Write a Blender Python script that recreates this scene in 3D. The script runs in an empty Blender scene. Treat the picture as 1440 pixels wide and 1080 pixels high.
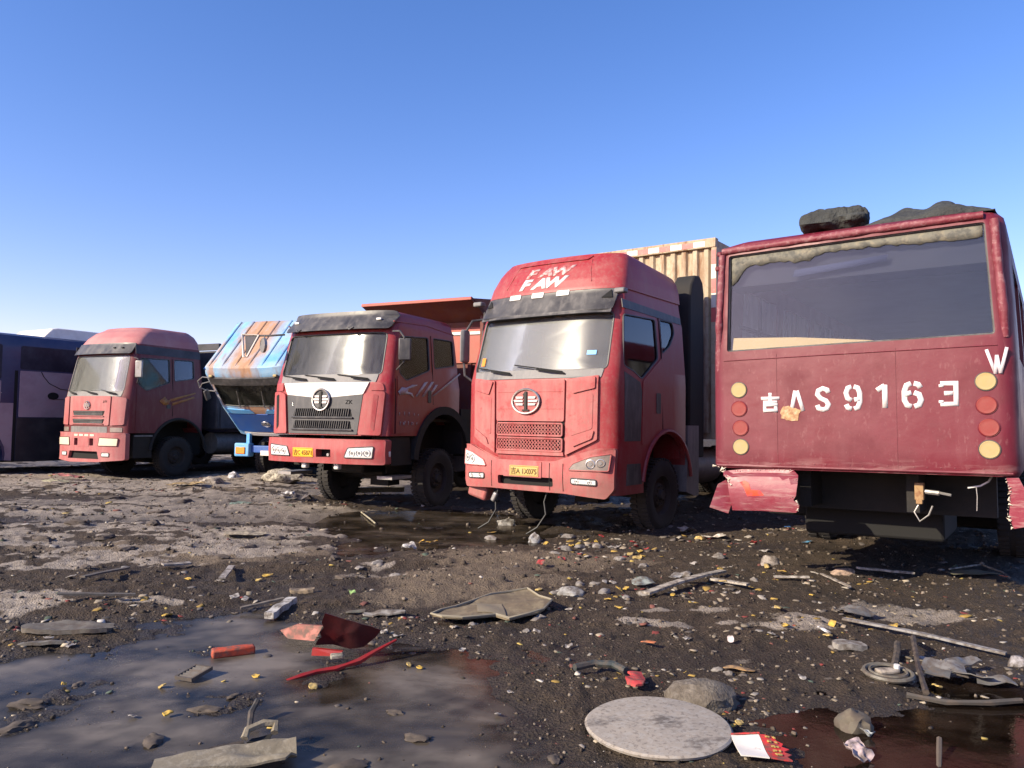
import bpy, bmesh, math, random
import numpy as np
from mathutils import Vector, Matrix, noise as mnoise

scene = bpy.context.scene
COL = scene.collection
R = math.radians

# ------------------------------------------------------------------ camera, light, exposure
PITCH, ROLL, CAMZ = R(2.89), R(0.8), 1.5
cam_data = bpy.data.cameras.new('camera')
cam = bpy.data.objects.new('camera', cam_data)
COL.objects.link(cam)
cam_data.sensor_width = 36.0
cam_data.lens = 1088.0 / 1440.0 * 36.0
cam_data.clip_start, cam_data.clip_end = 0.05, 3000.0
fw = Vector((0, math.cos(PITCH), math.sin(PITCH)))
up0 = Vector((0, -math.sin(PITCH), math.cos(PITCH)))
rt = Vector((1, 0, 0)) * math.cos(ROLL) + up0 * math.sin(ROLL)
upv = rt.cross(fw)
cam.matrix_world = Matrix(((rt.x, upv.x, -fw.x, 0), (rt.y, upv.y, -fw.y, 0), (rt.z, upv.z, -fw.z, CAMZ), (0, 0, 0, 1)))
scene.camera = cam

SUN_EL, SUN_AZ = R(28), R(60)            # azimuth: left of straight behind the camera
sdir = Vector((-math.sin(SUN_AZ) * math.cos(SUN_EL), -math.cos(SUN_AZ) * math.cos(SUN_EL), math.sin(SUN_EL)))
world = bpy.data.worlds.new('World')
scene.world = world
world.use_nodes = True
wn, wl = world.node_tree.nodes, world.node_tree.links
bg = wn['Background']
sky = wn.new('ShaderNodeTexSky')
sky.sky_type = 'NISHITA'
sky.sun_disc = False
sky.sun_elevation = SUN_EL
sky.sun_rotation = math.atan2(sdir.x, sdir.y)
sky.altitude = 200
sky.air_density = 1.0
sky.dust_density = 0.45
sky.ozone_density = 2.2
hsv = wn.new('ShaderNodeHueSaturation')
hsv.inputs['Saturation'].default_value = 1.28
wl.new(sky.outputs['Color'], hsv.inputs['Color'])
tint = wn.new('ShaderNodeMix')
tint.data_type = 'RGBA'; tint.blend_type = 'MULTIPLY'
tint.inputs[0].default_value = 1.0
tint.inputs[7].default_value = (1.36, 0.98, 1.16, 1)
wl.new(hsv.outputs['Color'], tint.inputs[6])
wl.new(tint.outputs[2], bg.inputs['Color'])
bg.inputs['Strength'].default_value = 0.118
sun_d = bpy.data.lights.new('sun', 'SUN')
sun_d.energy = 5.0
sun_d.angle = R(0.53)
sun_d.color = (1.0, 0.87, 0.66)
sun = bpy.data.objects.new('sun', sun_d)
COL.objects.link(sun)
sun.rotation_euler = sdir.to_track_quat('Z', 'Y').to_euler()
sun.location = (-20, -12, 20)
vs = scene.view_settings
vs.view_transform = 'Standard'
vs.look = 'None'
vs.exposure = 0.8
vs.gamma = 1.0
vs.use_curve_mapping = False
scene.cycles.use_denoising = True
scene.cycles.max_bounces = 8
scene.cycles.diffuse_bounces = 2
scene.cycles.transparent_max_bounces = 12
scene.cycles.caustics_reflective = False
scene.cycles.caustics_refractive = False

# ------------------------------------------------------------------ materials
MATS = {}
def mat(name, col, rough=0.6, metal=0.0, layers=(), bump=None, spec=0.5, coat=0.0):
    """layers: (colour, lo, hi, (sx, sy, sz), amount[, (z0, z1)]) noise masks in the thing's own coordinates"""
    m = bpy.data.materials.new(name)
    m.use_nodes = True
    n, l = m.node_tree.nodes, m.node_tree.links
    b = n['Principled BSDF']
    b.inputs['Roughness'].default_value = rough
    b.inputs['Metallic'].default_value = metal
    b.inputs['Specular IOR Level'].default_value = spec
    if coat:
        b.inputs['Coat Weight'].default_value = coat
        b.inputs['Coat Roughness'].default_value = 0.15
    tc = n.new('ShaderNodeTexCoord')
    rgb = n.new('ShaderNodeRGB')
    rgb.outputs[0].default_value = (*col, 1)
    cur = rgb.outputs[0]
    rcur = None
    for i, L in enumerate(layers):
        c, lo, hi, sc, amt = L[:5]
        mp = n.new('ShaderNodeMapping')
        mp.inputs['Scale'].default_value = sc
        mp.inputs['Location'].default_value = (i * 7.3 + len(name), i * 3.1, i * 5.7)
        l.new(tc.outputs['Object'], mp.inputs['Vector'])
        ns = n.new('ShaderNodeTexNoise')
        ns.inputs['Scale'].default_value = 1.0
        ns.inputs['Detail'].default_value = 7
        ns.inputs['Roughness'].default_value = 0.62
        l.new(mp.outputs[0], ns.inputs['Vector'])
        mr = n.new('ShaderNodeMapRange')
        mr.inputs['From Min'].default_value = lo
        mr.inputs['From Max'].default_value = hi
        mr.inputs['To Max'].default_value = amt
        l.new(ns.outputs[0], mr.inputs['Value'])
        fac = mr.outputs[0]
        if len(L) > 5:
            sx = n.new('ShaderNodeSeparateXYZ')
            l.new(tc.outputs['Object'], sx.inputs[0])
            for k in range(0, len(L[5]), 2):
                mz = n.new('ShaderNodeMapRange')
                mz.inputs['From Min'].default_value = L[5][k]
                mz.inputs['From Max'].default_value = L[5][k + 1]
                l.new(sx.outputs[L[6] if len(L) > 6 else 2], mz.inputs['Value'])
                mu = n.new('ShaderNodeMath')
                mu.operation = 'MULTIPLY'
                l.new(fac, mu.inputs[0]); l.new(mz.outputs[0], mu.inputs[1])
                fac = mu.outputs[0]
        mx = n.new('ShaderNodeMix')
        mx.data_type = 'RGBA'
        l.new(fac, mx.inputs[0]); l.new(cur, mx.inputs[6])
        mx.inputs[7].default_value = (*c, 1)
        cur = mx.outputs[2]
        # dust and rust are duller than paint
        mf = n.new('ShaderNodeMix')
        l.new(fac, mf.inputs[0])
        if rcur is None: mf.inputs[2].default_value = rough
        else: l.new(rcur, mf.inputs[2])
        mf.inputs[3].default_value = 0.85
        rcur = mf.outputs[0]
    l.new(cur, b.inputs['Base Color'])
    if rcur is not None: l.new(rcur, b.inputs['Roughness'])
    if bump:
        ns = n.new('ShaderNodeTexNoise')
        ns.inputs['Scale'].default_value = bump[0]
        ns.inputs['Detail'].default_value = 5
        l.new(tc.outputs['Object'], ns.inputs['Vector'])
        bp = n.new('ShaderNodeBump')
        bp.inputs['Strength'].default_value = bump[1]
        bp.inputs['Distance'].default_value = bump[2] if len(bump) > 2 else 0.02
        l.new(ns.outputs[0], bp.inputs['Height'])
        l.new(bp.outputs[0], b.inputs['Normal'])
    MATS[name] = m
    return m

def glass(name, dust=0.3, dustcol=(0.42, 0.42, 0.42), tint=(0.75, 0.8, 0.8), rough=0.12, streak=(5, 5, 1.2), lo=0.35, hi=0.75, gl=1.0, fblend=1.45):
    """a dirty pane: see-through, a film of dust, and a mirror layer on top"""
    m = bpy.data.materials.new(name)
    m.use_nodes = True
    n, l = m.node_tree.nodes, m.node_tree.links
    n.remove(n['Principled BSDF'])
    out = n['Material Output']
    tr = n.new('ShaderNodeBsdfTransparent'); tr.inputs[0].default_value = (*tint, 1)
    d1 = n.new('ShaderNodeBsdfDiffuse'); d1.inputs[0].default_value = (*dustcol, 1)
    d2 = n.new('ShaderNodeBsdfTranslucent'); d2.inputs[0].default_value = (*dustcol, 1)
    df = n.new('ShaderNodeMixShader'); df.inputs[0].default_value = 0.35
    l.new(d1.outputs[0], df.inputs[1]); l.new(d2.outputs[0], df.inputs[2])
    go = n.new('ShaderNodeBsdfGlossy'); go.inputs['Roughness'].default_value = rough
    go.inputs[0].default_value = (gl, gl, gl, 1)
    tc = n.new('ShaderNodeTexCoord'); mp = n.new('ShaderNodeMapping')
    mp.inputs['Scale'].default_value = streak
    ns = n.new('ShaderNodeTexNoise'); ns.inputs['Scale'].default_value = 1; ns.inputs['Detail'].default_value = 6
    mr = n.new('ShaderNodeMapRange')
    mr.inputs['From Min'].default_value = lo; mr.inputs['From Max'].default_value = hi
    mr.inputs['To Min'].default_value = dust * 0.55; mr.inputs['To Max'].default_value = min(1, dust * 1.35)
    l.new(tc.outputs['Object'], mp.inputs[0]); l.new(mp.outputs[0], ns.inputs['Vector']); l.new(ns.outputs[0], mr.inputs['Value'])
    m1 = n.new('ShaderNodeMixShader')
    l.new(mr.outputs[0], m1.inputs[0]); l.new(tr.outputs[0], m1.inputs[1]); l.new(df.outputs[0], m1.inputs[2])
    fr = n.new('ShaderNodeFresnel'); fr.inputs[0].default_value = fblend
    m2 = n.new('ShaderNodeMixShader')
    l.new(fr.outputs[0], m2.inputs[0]); l.new(m1.outputs[0], m2.inputs[1]); l.new(go.outputs[0], m2.inputs[2])
    l.new(m2.outputs[0], out.inputs[0])
    MATS[name] = m
    return m

DUST = (0.36, 0.265, 0.225)
MUD = (0.085, 0.065, 0.05)
RUST = (0.17, 0.06, 0.025)
F3 = lambda s: (s, s, s)
M_RED4 = mat('dusty_red_paint', (0.27, 0.013, 0.020), 0.45, layers=[(DUST, 0.35, 0.8, F3(2.2), 0.18), (DUST, 0.48, 0.72, (9, 9, 2.2), 0.16), ((0.25, 0.16, 0.13), 0.5, 0.62, F3(26), 0.2), (MUD, 0.35, 0.7, (5, 5, 3), 0.55, (1.1, 0.5))], bump=(14, 0.1, 0.01))  # thinly dusted red, its base darkened to carry the flank's shade
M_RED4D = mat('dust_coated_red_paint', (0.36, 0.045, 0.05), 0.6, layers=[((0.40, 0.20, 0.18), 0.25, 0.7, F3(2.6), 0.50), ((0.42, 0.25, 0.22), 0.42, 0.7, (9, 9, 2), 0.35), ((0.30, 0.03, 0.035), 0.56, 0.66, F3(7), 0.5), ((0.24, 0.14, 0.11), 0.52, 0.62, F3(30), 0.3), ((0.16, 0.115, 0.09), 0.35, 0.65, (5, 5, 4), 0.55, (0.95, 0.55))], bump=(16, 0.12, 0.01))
M_RED3 = mat('red_cab_paint', (0.25, 0.010, 0.015), 0.38, layers=[(DUST, 0.35, 0.8, F3(2.0), 0.2), (DUST, 0.45, 0.75, (10, 10, 2), 0.15), ((0.25, 0.14, 0.12), 0.52, 0.64, F3(24), 0.22), (MUD, 0.4, 0.7, (4, 4, 2), 0.6, (1.8, 1.1))], bump=(12, 0.1, 0.01))  # base darker than the front paint, deepening shade on the cab sides
M_RED1 = mat('faded_red_paint', (0.11, 0.007, 0.012), 0.5, layers=[((0.20, 0.075, 0.075), 0.38, 0.75, F3(1.7), 0.2), (DUST, 0.48, 0.75, (9, 9, 2.4), 0.15), (MUD, 0.4, 0.7, (4, 4, 2), 0.55, (1.3, 0.6))], bump=(12, 0.1, 0.01))  # flank shade put into the dark base, under faded and dusty patches
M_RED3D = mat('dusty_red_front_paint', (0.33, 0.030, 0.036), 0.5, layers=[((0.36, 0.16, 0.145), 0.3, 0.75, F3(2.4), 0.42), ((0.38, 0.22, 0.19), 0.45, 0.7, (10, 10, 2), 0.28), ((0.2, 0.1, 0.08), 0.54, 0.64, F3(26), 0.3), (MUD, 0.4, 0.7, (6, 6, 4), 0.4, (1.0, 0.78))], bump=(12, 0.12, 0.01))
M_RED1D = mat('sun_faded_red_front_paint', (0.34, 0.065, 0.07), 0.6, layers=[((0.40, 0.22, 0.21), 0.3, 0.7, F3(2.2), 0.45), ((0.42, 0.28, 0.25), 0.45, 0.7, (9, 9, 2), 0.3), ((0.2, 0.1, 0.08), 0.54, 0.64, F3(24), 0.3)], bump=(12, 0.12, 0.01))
M_ROOF1 = mat('sun_bleached_red_roof', (0.36, 0.125, 0.125), 0.6, layers=[((0.44, 0.27, 0.25), 0.35, 0.7, F3(2), 0.5)], bump=(10, 0.1, 0.01))
M_BLACKP = mat('black_plastic', (0.022, 0.022, 0.025), 0.5, layers=[((0.28, 0.26, 0.25), 0.35, 0.75, F3(3), 0.3), ((0.3, 0.28, 0.26), 0.5, 0.7, (12, 12, 3), 0.25)], bump=(30, 0.1, 0.005))
M_GREYP = mat('grey_dusty_plastic', (0.10, 0.10, 0.105), 0.5, layers=[((0.32, 0.30, 0.29), 0.35, 0.7, F3(3), 0.4), ((0.33, 0.31, 0.29), 0.48, 0.68, (10, 10, 2.5), 0.35)], bump=(30, 0.1, 0.005))
M_GREY3 = mat('dark_grey_grille_plastic', (0.040, 0.041, 0.045), 0.5, layers=[((0.16, 0.15, 0.145), 0.38, 0.75, F3(3), 0.35), ((0.18, 0.165, 0.155), 0.5, 0.68, (10, 10, 2.5), 0.3)], bump=(30, 0.1, 0.005))
M_VISOR4 = mat('tinted_visor_plastic', (0.032, 0.030, 0.030), 0.35, layers=[((0.20, 0.19, 0.18), 0.35, 0.75, F3(2.4), 0.38), ((0.22, 0.2, 0.19), 0.5, 0.66, (9, 9, 2), 0.25)])
M_DARK = mat('dark_grimy_metal', (0.008, 0.0075, 0.007), 0.8, layers=[((0.022, 0.018, 0.015), 0.4, 0.7, F3(4), 0.7)], bump=(20, 0.3, 0.01))
M_VOID = mat('black_gap', (0.006, 0.006, 0.006), 0.9)
M_TYRE = mat('muddy_tyre_rubber', (0.018, 0.017, 0.017), 0.85, layers=[((0.045, 0.036, 0.03), 0.4, 0.75, F3(5), 0.5)], bump=(40, 0.3, 0.01))
M_RIM = mat('muddy_steel_rim', (0.03, 0.026, 0.025), 0.7, metal=0.2, layers=[((0.055, 0.042, 0.034), 0.35, 0.7, F3(6), 0.7)], bump=(25, 0.3, 0.01))
M_CHROME = mat('worn_chrome', (0.55, 0.54, 0.52), 0.28, metal=0.9, layers=[((0.3, 0.26, 0.22), 0.4, 0.8, F3(15), 0.5)])
M_STEEL = mat('scratched_grey_metal', (0.32, 0.31, 0.30), 0.42, metal=0.6, layers=[(MUD, 0.45, 0.7, F3(9), 0.5)])
M_WHITE = mat('grubby_white_paint', (0.68, 0.65, 0.60), 0.5, layers=[((0.40, 0.40, 0.35), 0.5, 0.8, F3(7), 0.4)])
M_STENCIL = mat('white_stencil_paint', (0.66, 0.62, 0.61), 0.8, layers=[((0.35, 0.13, 0.15), 0.56, 0.72, F3(22), 0.45)])
M_YPLATE = mat('yellow_plate_paint', (0.85, 0.44, 0.015), 0.5, layers=[(DUST, 0.5, 0.8, F3(12), 0.3)])
M_YPLATE2 = mat('dusty_yellow_plate_paint', (0.55, 0.36, 0.09), 0.7, layers=[(DUST, 0.4, 0.75, F3(14), 0.6)])
M_INK = mat('black_plate_ink', (0.02, 0.018, 0.015), 0.7)
M_INK2 = mat('worn_plate_ink', (0.16, 0.11, 0.04), 0.8)
M_LENS = mat('clear_lamp_lens', (0.66, 0.66, 0.64), 0.2, layers=[((0.5, 0.45, 0.38), 0.4, 0.7, F3(10), 0.4)], spec=0.8, bump=(60, 0.2, 0.004))
M_LENSD = mat('dusty_lamp_lens', (0.17, 0.145, 0.125), 0.3, layers=[((0.27, 0.20, 0.165), 0.35, 0.7, F3(8), 0.6)], spec=0.8, bump=(50, 0.2, 0.004))
M_AMBER = mat('amber_lens', (0.75, 0.25, 0.03), 0.3)
M_LAMPY = mat('yellow_lamp_lens', (0.36, 0.265, 0.105), 0.6, layers=[((0.34, 0.29, 0.165), 0.4, 0.65, F3(14), 0.6)], bump=(90, 0.25, 0.003))
M_LAMPR = mat('red_lamp_lens', (0.22, 0.024, 0.020), 0.6, layers=[((0.22, 0.07, 0.06), 0.4, 0.7, F3(12), 0.5)], bump=(90, 0.25, 0.003))
M_LETW = mat('white_lettering', (0.74, 0.70, 0.67), 0.6)
M_LETF = mat('peeling_white_lettering', (0.60, 0.42, 0.40), 0.7, layers=[((0.5, 0.1, 0.1), 0.42, 0.55, F3(22), 0.9)])
M_SILVER = mat('silver_decal', (0.45, 0.42, 0.42), 0.45, layers=[((0.3, 0.05, 0.05), 0.5, 0.62, F3(20), 0.6)])
M_GOLD = mat('faded_gold_decal', (0.36, 0.17, 0.05), 0.6, layers=[((0.2, 0.03, 0.03), 0.45, 0.6, F3(14), 0.5)])
M_BLUE2 = mat('blue_rusty_cab_paint', (0.13, 0.36, 0.62), 0.5, layers=[((0.42, 0.52, 0.58), 0.38, 0.7, F3(1.6), 0.65), ((0.40, 0.22, 0.12), 0.25, 0.5, (1.6, 0.8, 0.8), 0.95, (-0.75, -0.3, 0.55, 0.15), 0), ((0.38, 0.20, 0.10), 0.54, 0.64, (2.4, 0.8, 0.9), 0.8), ((0.22, 0.10, 0.05), 0.52, 0.66, (6, 1.5, 2), 0.5)], bump=(14, 0.12, 0.01))
M_BLUED = mat('deep_blue_paint', (0.018, 0.085, 0.33), 0.45, layers=[((0.10, 0.16, 0.3), 0.4, 0.7, F3(3), 0.4)])
M_BLUEL = mat('light_blue_paint', (0.10, 0.36, 0.70), 0.45, layers=[((0.3, 0.36, 0.42), 0.45, 0.7, F3(4), 0.4)])
M_BUS = mat('maroon_bus_paint', (0.125, 0.0065, 0.017), 0.45, layers=[((0.175, 0.04, 0.06), 0.40, 0.75, F3(1.3), 0.30), ((0.085, 0.008, 0.015), 0.48, 0.66, F3(2.2), 0.5), ((0.22, 0.09, 0.10), 0.5, 0.74, (6, 6, .9), 0.18), ((0.34, 0.20, 0.19), 0.5, 0.62, (3, 3, 22), 0.5, (1.24, 1.12)), ((0.3, 0.15, 0.15), 0.58, 0.68, (30, 30, 12), 0.22)], bump=(2.4, 0.3, 0.03))
M_BUSIN = mat('grey_bus_lining', (0.42, 0.43, 0.45), 0.8, layers=[((0.3, 0.3, 0.31), 0.4, 0.7, F3(3), 0.5)])
M_CEIL = mat('dark_bus_headlining', (0.018, 0.018, 0.028), 0.9)
M_GUM = mat('old_window_sealant', (0.15, 0.145, 0.12), 0.9, layers=[((0.24, 0.21, 0.15), 0.47, 0.62, F3(14), 0.7), ((0.07, 0.07, 0.065), 0.45, 0.6, F3(20), 0.8)], bump=(90, 0.2, 0.002))
M_TAN = mat('tan_plywood', (0.60, 0.43, 0.20), 0.8, layers=[((0.48, 0.33, 0.16), 0.4, 0.7, (2, 2, 9), 0.5)])
M_BUSF = mat('chalky_maroon_surround', (0.15, 0.014, 0.026), 0.55, layers=[((0.24, 0.085, 0.10), 0.38, 0.7, F3(5), 0.6), ((0.34, 0.2, 0.2), 0.52, 0.64, F3(22), 0.5)], bump=(18, 0.6, 0.015))  # lighter copy of the bus paint, with sun on the edges painted in
M_FIBRE = mat('broken_fibreglass', (0.72, 0.64, 0.52), 0.9, layers=[((0.45, 0.35, 0.24), 0.4, 0.65, F3(30), 0.7)], bump=(80, 0.6, 0.01))
M_BUMPB = mat('maroon_fibreglass_bumper', (0.20, 0.020, 0.038), 0.4, layers=[((0.30, 0.12, 0.14), 0.42, 0.7, F3(4), 0.5), ((0.36, 0.24, 0.22), 0.5, 0.62, (4, 4, 30), 0.5)], bump=(9, 0.3, 0.02))
M_ORANGE = mat('orange_red_spray', (0.80, 0.045, 0.012), 0.5, layers=[((0.4, 0.05, 0.06), 0.5, 0.62, F3(18), 0.8)])
M_PUTTY = mat('bare_body_filler', (0.42, 0.27, 0.14), 0.9, layers=[((0.25, 0.12, 0.06), 0.42, 0.6, F3(16), 0.8), ((0.55, 0.43, 0.28), 0.5, 0.65, F3(26), 0.7)])
M_STICK = mat('faded_blue_film', (0.05, 0.055, 0.10), 0.95, spec=0.0)
M_NAVY = mat('navy_coach_paint', (0.022, 0.030, 0.085), 0.3, layers=[((0.12, 0.12, 0.17), 0.4, 0.75, F3(1.5), 0.35)])
M_NAVYG = mat('coach_side_glass', (0.012, 0.014, 0.028), 0.4, layers=[((0.10, 0.10, 0.13), 0.45, 0.8, F3(2), 0.35)], spec=0.3)
M_PINKG = mat('dusty_mauve_coach_panel', (0.36, 0.25, 0.285), 0.45, layers=[((0.36, 0.32, 0.34), 0.35, 0.7, (1, 1.2, 2), 0.7), ((0.2, 0.13, 0.16), 0.45, 0.7, F3(2.5), 0.5)])
M_COACHLOW = mat('black_coach_skirt', (0.02, 0.02, 0.026), 0.5, layers=[((0.1, 0.09, 0.09), 0.45, 0.75, F3(2), 0.4)])
M_ACW = mat('off_white_roof_unit', (0.72, 0.69, 0.62), 0.6, layers=[((0.5, 0.45, 0.38), 0.45, 0.7, F3(3), 0.4)])
M_CREAM = mat('rusty_cream_box_panel', (0.44, 0.38, 0.27), 0.7, layers=[((0.33, 0.25, 0.16), 0.35, 0.65, (4, 4, 1.2), 0.7), ((0.20, 0.095, 0.045), 0.50, 0.64, (7, 7, 1.2), 0.85), ((0.3, 0.2, 0.12), 0.5, 0.6, F3(14), 0.4)], bump=(20, 0.2, 0.01))
M_TAPER = mat('red_reflective_tape', (0.50, 0.10, 0.09), 0.5, layers=[((0.55, 0.38, 0.3), 0.5, 0.7, F3(12), 0.5)])
M_TAPEW = mat('white_reflective_tape', (0.66, 0.60, 0.52), 0.5, layers=[((0.45, 0.33, 0.25), 0.5, 0.7, F3(12), 0.5)])
M_BED = mat('rusty_red_dump_steel', (0.13, 0.036, 0.030), 0.8, layers=[((0.17, 0.10, 0.08), 0.4, 0.7, F3(2.5), 0.6), (RUST, 0.5, 0.65, F3(5), 0.7)], bump=(16, 0.25, 0.01))
M_BEDL = mat('salmon_dump_front_paint', (0.38, 0.09, 0.065), 0.6, layers=[((0.38, 0.19, 0.15), 0.4, 0.7, F3(3), 0.5)])  # salmon copy of the dump steel with sunlight put into the colour
M_TARPB = mat('dark_blue_grey_tarpaulin', (0.030, 0.030, 0.040), 0.7, layers=[((0.12, 0.11, 0.13), 0.4, 0.7, F3(2), 0.5)], bump=(6, 0.4, 0.03))
M_CANVAS = mat('weathered_black_canvas', (0.026, 0.028, 0.028), 0.9, layers=[((0.075, 0.08, 0.072), 0.4, 0.75, F3(5), 0.6)], bump=(13, 1.0, 0.05))
M_SEAT = mat('dark_seat_cloth', (0.05, 0.05, 0.055), 0.9)
M_CURTAIN = mat('dusty_brown_curtain', (0.15, 0.14, 0.135), 0.95, layers=[((0.08, 0.07, 0.07), 0.4, 0.6, (30, 30, 1), 0.7)])
M_CABLE = mat('black_rubber_hose', (0.015, 0.015, 0.015), 0.6)
M_WIRE = mat('bare_wire', (0.35, 0.33, 0.30), 0.5, metal=0.5)
G_FRONT4 = glass('hazy_windscreen', 0.36, (0.36, 0.36, 0.35), (0.8, 0.83, 0.84), 0.17, (3, 3, 0.9), 0.3, 0.75)
G_FRONT3 = glass('dusty_windscreen', 0.24, (0.27, 0.27, 0.265), (0.8, 0.83, 0.84), 0.11, (9, 9, 0.8), 0.35, 0.7, 0.55)
G_FRONT1 = glass('milky_windscreen', 0.36, (0.38, 0.38, 0.35), (0.8, 0.83, 0.84), 0.12, (4, 4, 1.2), 0.35, 0.7)
G_SIDE = glass('grimy_side_window', 0.05, (0.25, 0.23, 0.22), (0.8, 0.83, 0.86), 0.06, (4, 4, 2), 0.35, 0.75)
G_DARK = glass('dark_side_window', 0.06, (0.22, 0.2, 0.2), (0.5, 0.53, 0.57), 0.05, (4, 4, 2), 0.35, 0.75)
G_BLUE = glass('dirty_green_windscreen', 0.10, (0.2, 0.22, 0.19), (0.8, 0.85, 0.82), 0.05, (5, 5, 5), 0.35, 0.75)
G_BUSS = glass('daylit_bus_side_window', 0.6, (0.7, 0.72, 0.75), (0.95, 0.96, 0.97), 0.1)  # pale film brightens the panes in place of daylight behind them
G_BUS = glass('dusty_bus_window', 0.045, (0.30, 0.31, 0.33), (0.93, 0.95, 0.97), 0.03, (1.2, 1.2, 2.6), 0.3, 0.75)

# ------------------------------------------------------------------ mesh helpers
def rounded(poly, r, n=4):
    """2-D polygon with its corners rounded"""
    out = []
    N = len(poly)
    rs = r if isinstance(r, (list, tuple)) else [r] * N
    for i in range(N):
        p0, p1, p2 = Vector(poly[i - 1]), Vector(poly[i]), Vector(poly[(i + 1) % N])
        a, b = p0 - p1, p2 - p1
        rr = min(rs[i], a.length * 0.45, b.length * 0.45)
        if rr < 1e-4:
            out.append(tuple(p1)); continue
        s, e = p1 + a.normalized() * rr, p1 + b.normalized() * rr
        for k in range(n + 1):
            t = k / n
            q = s * (1 - t) ** 2 + p1 * 2 * t * (1 - t) + e * t * t
            out.append((q.x, q.y))
    return out

def dense(poly, step=0.12):
    out = []
    for i in range(len(poly)):
        a, b = Vector(poly[i]), Vector(poly[(i + 1) % len(poly)])
        k = max(1, int((b - a).length / step + 0.5))
        for j in range(k):
            q = a.lerp(b, j / k)
            out.append((q.x, q.y))
    return out

class MB:
    def __init__(s):
        s.v, s.f = [], []
    def add(s, vs, fs):
        o = len(s.v)
        s.v += [tuple(p) for p in vs]
        s.f += [tuple(i + o for i in q) for q in fs]
        return s
    def box(s, c, d, rot=None):
        x, y, z = [k / 2 for k in d]
        P = [Vector(p) for p in ((-x, -y, -z), (x, -y, -z), (x, y, -z), (-x, y, -z), (-x, -y, z), (x, -y, z), (x, y, z), (-x, y, z))]
        if rot is not None: P = [rot @ p for p in P]
        c = Vector(c)
        return s.add([p + c for p in P], [(0, 3, 2, 1), (4, 5, 6, 7), (0, 1, 5, 4), (1, 2, 6, 5), (2, 3, 7, 6), (3, 0, 4, 7)])
    def bx(s, x0, x1, y0, y1, z0, z1):
        return s.box(((x0 + x1) / 2, (y0 + y1) / 2, (z0 + z1) / 2), (x1 - x0, y1 - y0, z1 - z0))
    def loft(s, secs, caps=True):
        n = len(secs[0])
        vs = [p for q in secs for p in q]
        fs = []
        for i in range(len(secs) - 1):
            for j in range(n):
                k = (j + 1) % n
                fs.append((i * n + j, i * n + k, (i + 1) * n + k, (i + 1) * n + j))
        if caps:
            fs.append(tuple(range(n - 1, -1, -1)))
            m = (len(secs) - 1) * n
            fs.append(tuple(range(m, m + n)))
        return s.add(vs, fs)
    def prism(s, poly, fn, lo, hi):
        """poly in 2-D; fn(a, b, t) -> 3-D at depth t"""
        return s.loft([[fn(a, b, lo) for a, b in poly], [fn(a, b, hi) for a, b in poly]])
    def patch(s, poly, surf, off=0.01, depth=0.03, rings=4, step=0.1):
        """a plate lying on a curved surface: surf(a, b, o) -> point o metres proud of it"""
        P = dense(poly, step)
        n = len(P)
        cx = sum(p[0] for p in P) / n; cy = sum(p[1] for p in P) / n
        def layer(o):
            L = [surf(cx, cy, o)]
            for k in range(1, rings + 1):
                t = k / rings
                L += [surf(cx + (a - cx) * t, cy + (b - cy) * t, o) for a, b in P]
            return L
        vs = layer(off) + layer(off - depth)
        fs = []
        m = 1 + rings * n
        for base, flip in ((0, False), (m, True)):
            for j in range(n):
                q = (base, base + 1 + j, base + 1 + (j + 1) % n)
                fs.append(q[::-1] if flip else q)
            for k in range(rings - 1):
                for j in range(n):
                    a = base + 1 + k * n
                    q = (a + j, a + n + j, a + n + (j + 1) % n, a + (j + 1) % n)
                    fs.append(q[::-1] if flip else q)
        e = 1 + (rings - 1) * n
        for j in range(n):
            k = (j + 1) % n
            fs.append((e + j, m + e + j, m + e + k, e + k))
        return s.add(vs, fs)
    def tube(s, pts, r, n=6, closed=False):
        P = [Vector(p) for p in pts]
        N = len(P)
        rs = r if isinstance(r, (list, tuple)) else [r] * N
        rings = []
        ref = None
        for i in range(N):
            if closed: t = P[(i + 1) % N] - P[i - 1]
            else: t = P[min(i + 1, N - 1)] - P[max(i - 1, 0)]
            t = t.normalized() if t.length > 1e-9 else Vector((0, 0, 1))
            if ref is None:
                ref = t.orthogonal().normalized()
            ref = (ref - t * ref.dot(t))
            ref = ref.normalized() if ref.length > 1e-6 else t.orthogonal().normalized()
            b = t.cross(ref)
            rings.append([P[i] + (ref * math.cos(a) + b * math.sin(a)) * rs[i] for a in [2 * math.pi * k / n for k in range(n)]])
        if closed:
            vs = [p for q in rings for p in q]
            fs = []
            for i in range(N):
                for j in range(n):
                    fs.append((i * n + j, i * n + (j + 1) % n, ((i + 1) % N) * n + (j + 1) % n, ((i + 1) % N) * n + j))
            return s.add(vs, fs)
        return s.loft(rings)
    def cyl(s, p0, p1, r, n=16, r1=None):
        p0, p1 = Vector(p0), Vector(p1)
        t = (p1 - p0).normalized(); a = t.orthogonal().normalized(); b = t.cross(a)
        r1 = r if r1 is None else r1
        ring = lambda p, rr: [p + (a * math.cos(2 * math.pi * k / n) + b * math.sin(2 * math.pi * k / n)) * rr for k in range(n)]
        return s.loft([ring(p0, r), ring(p1, r1)])
    def lathe(s, prof, axis=0, n=32, c=(0, 0, 0)):
        """prof: (radius, height) closed loop turned about an axis"""
        vs, fs = [], []
        N = len(prof)
        for k in range(n):
            a = 2 * math.pi * k / n
            for r, h in prof:
                p = [0, 0, 0]
                p[axis] = h; p[(axis + 1) % 3] = r * math.cos(a); p[(axis + 2) % 3] = r * math.sin(a)
                vs.append((p[0] + c[0], p[1] + c[1], p[2] + c[2]))
        for k in range(n):
            for i in range(N):
                fs.append((k * N + i, k * N + (i + 1) % N, ((k + 1) % n) * N + (i + 1) % N, ((k + 1) % n) * N + i))
        return s.add(vs, fs)
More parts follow.
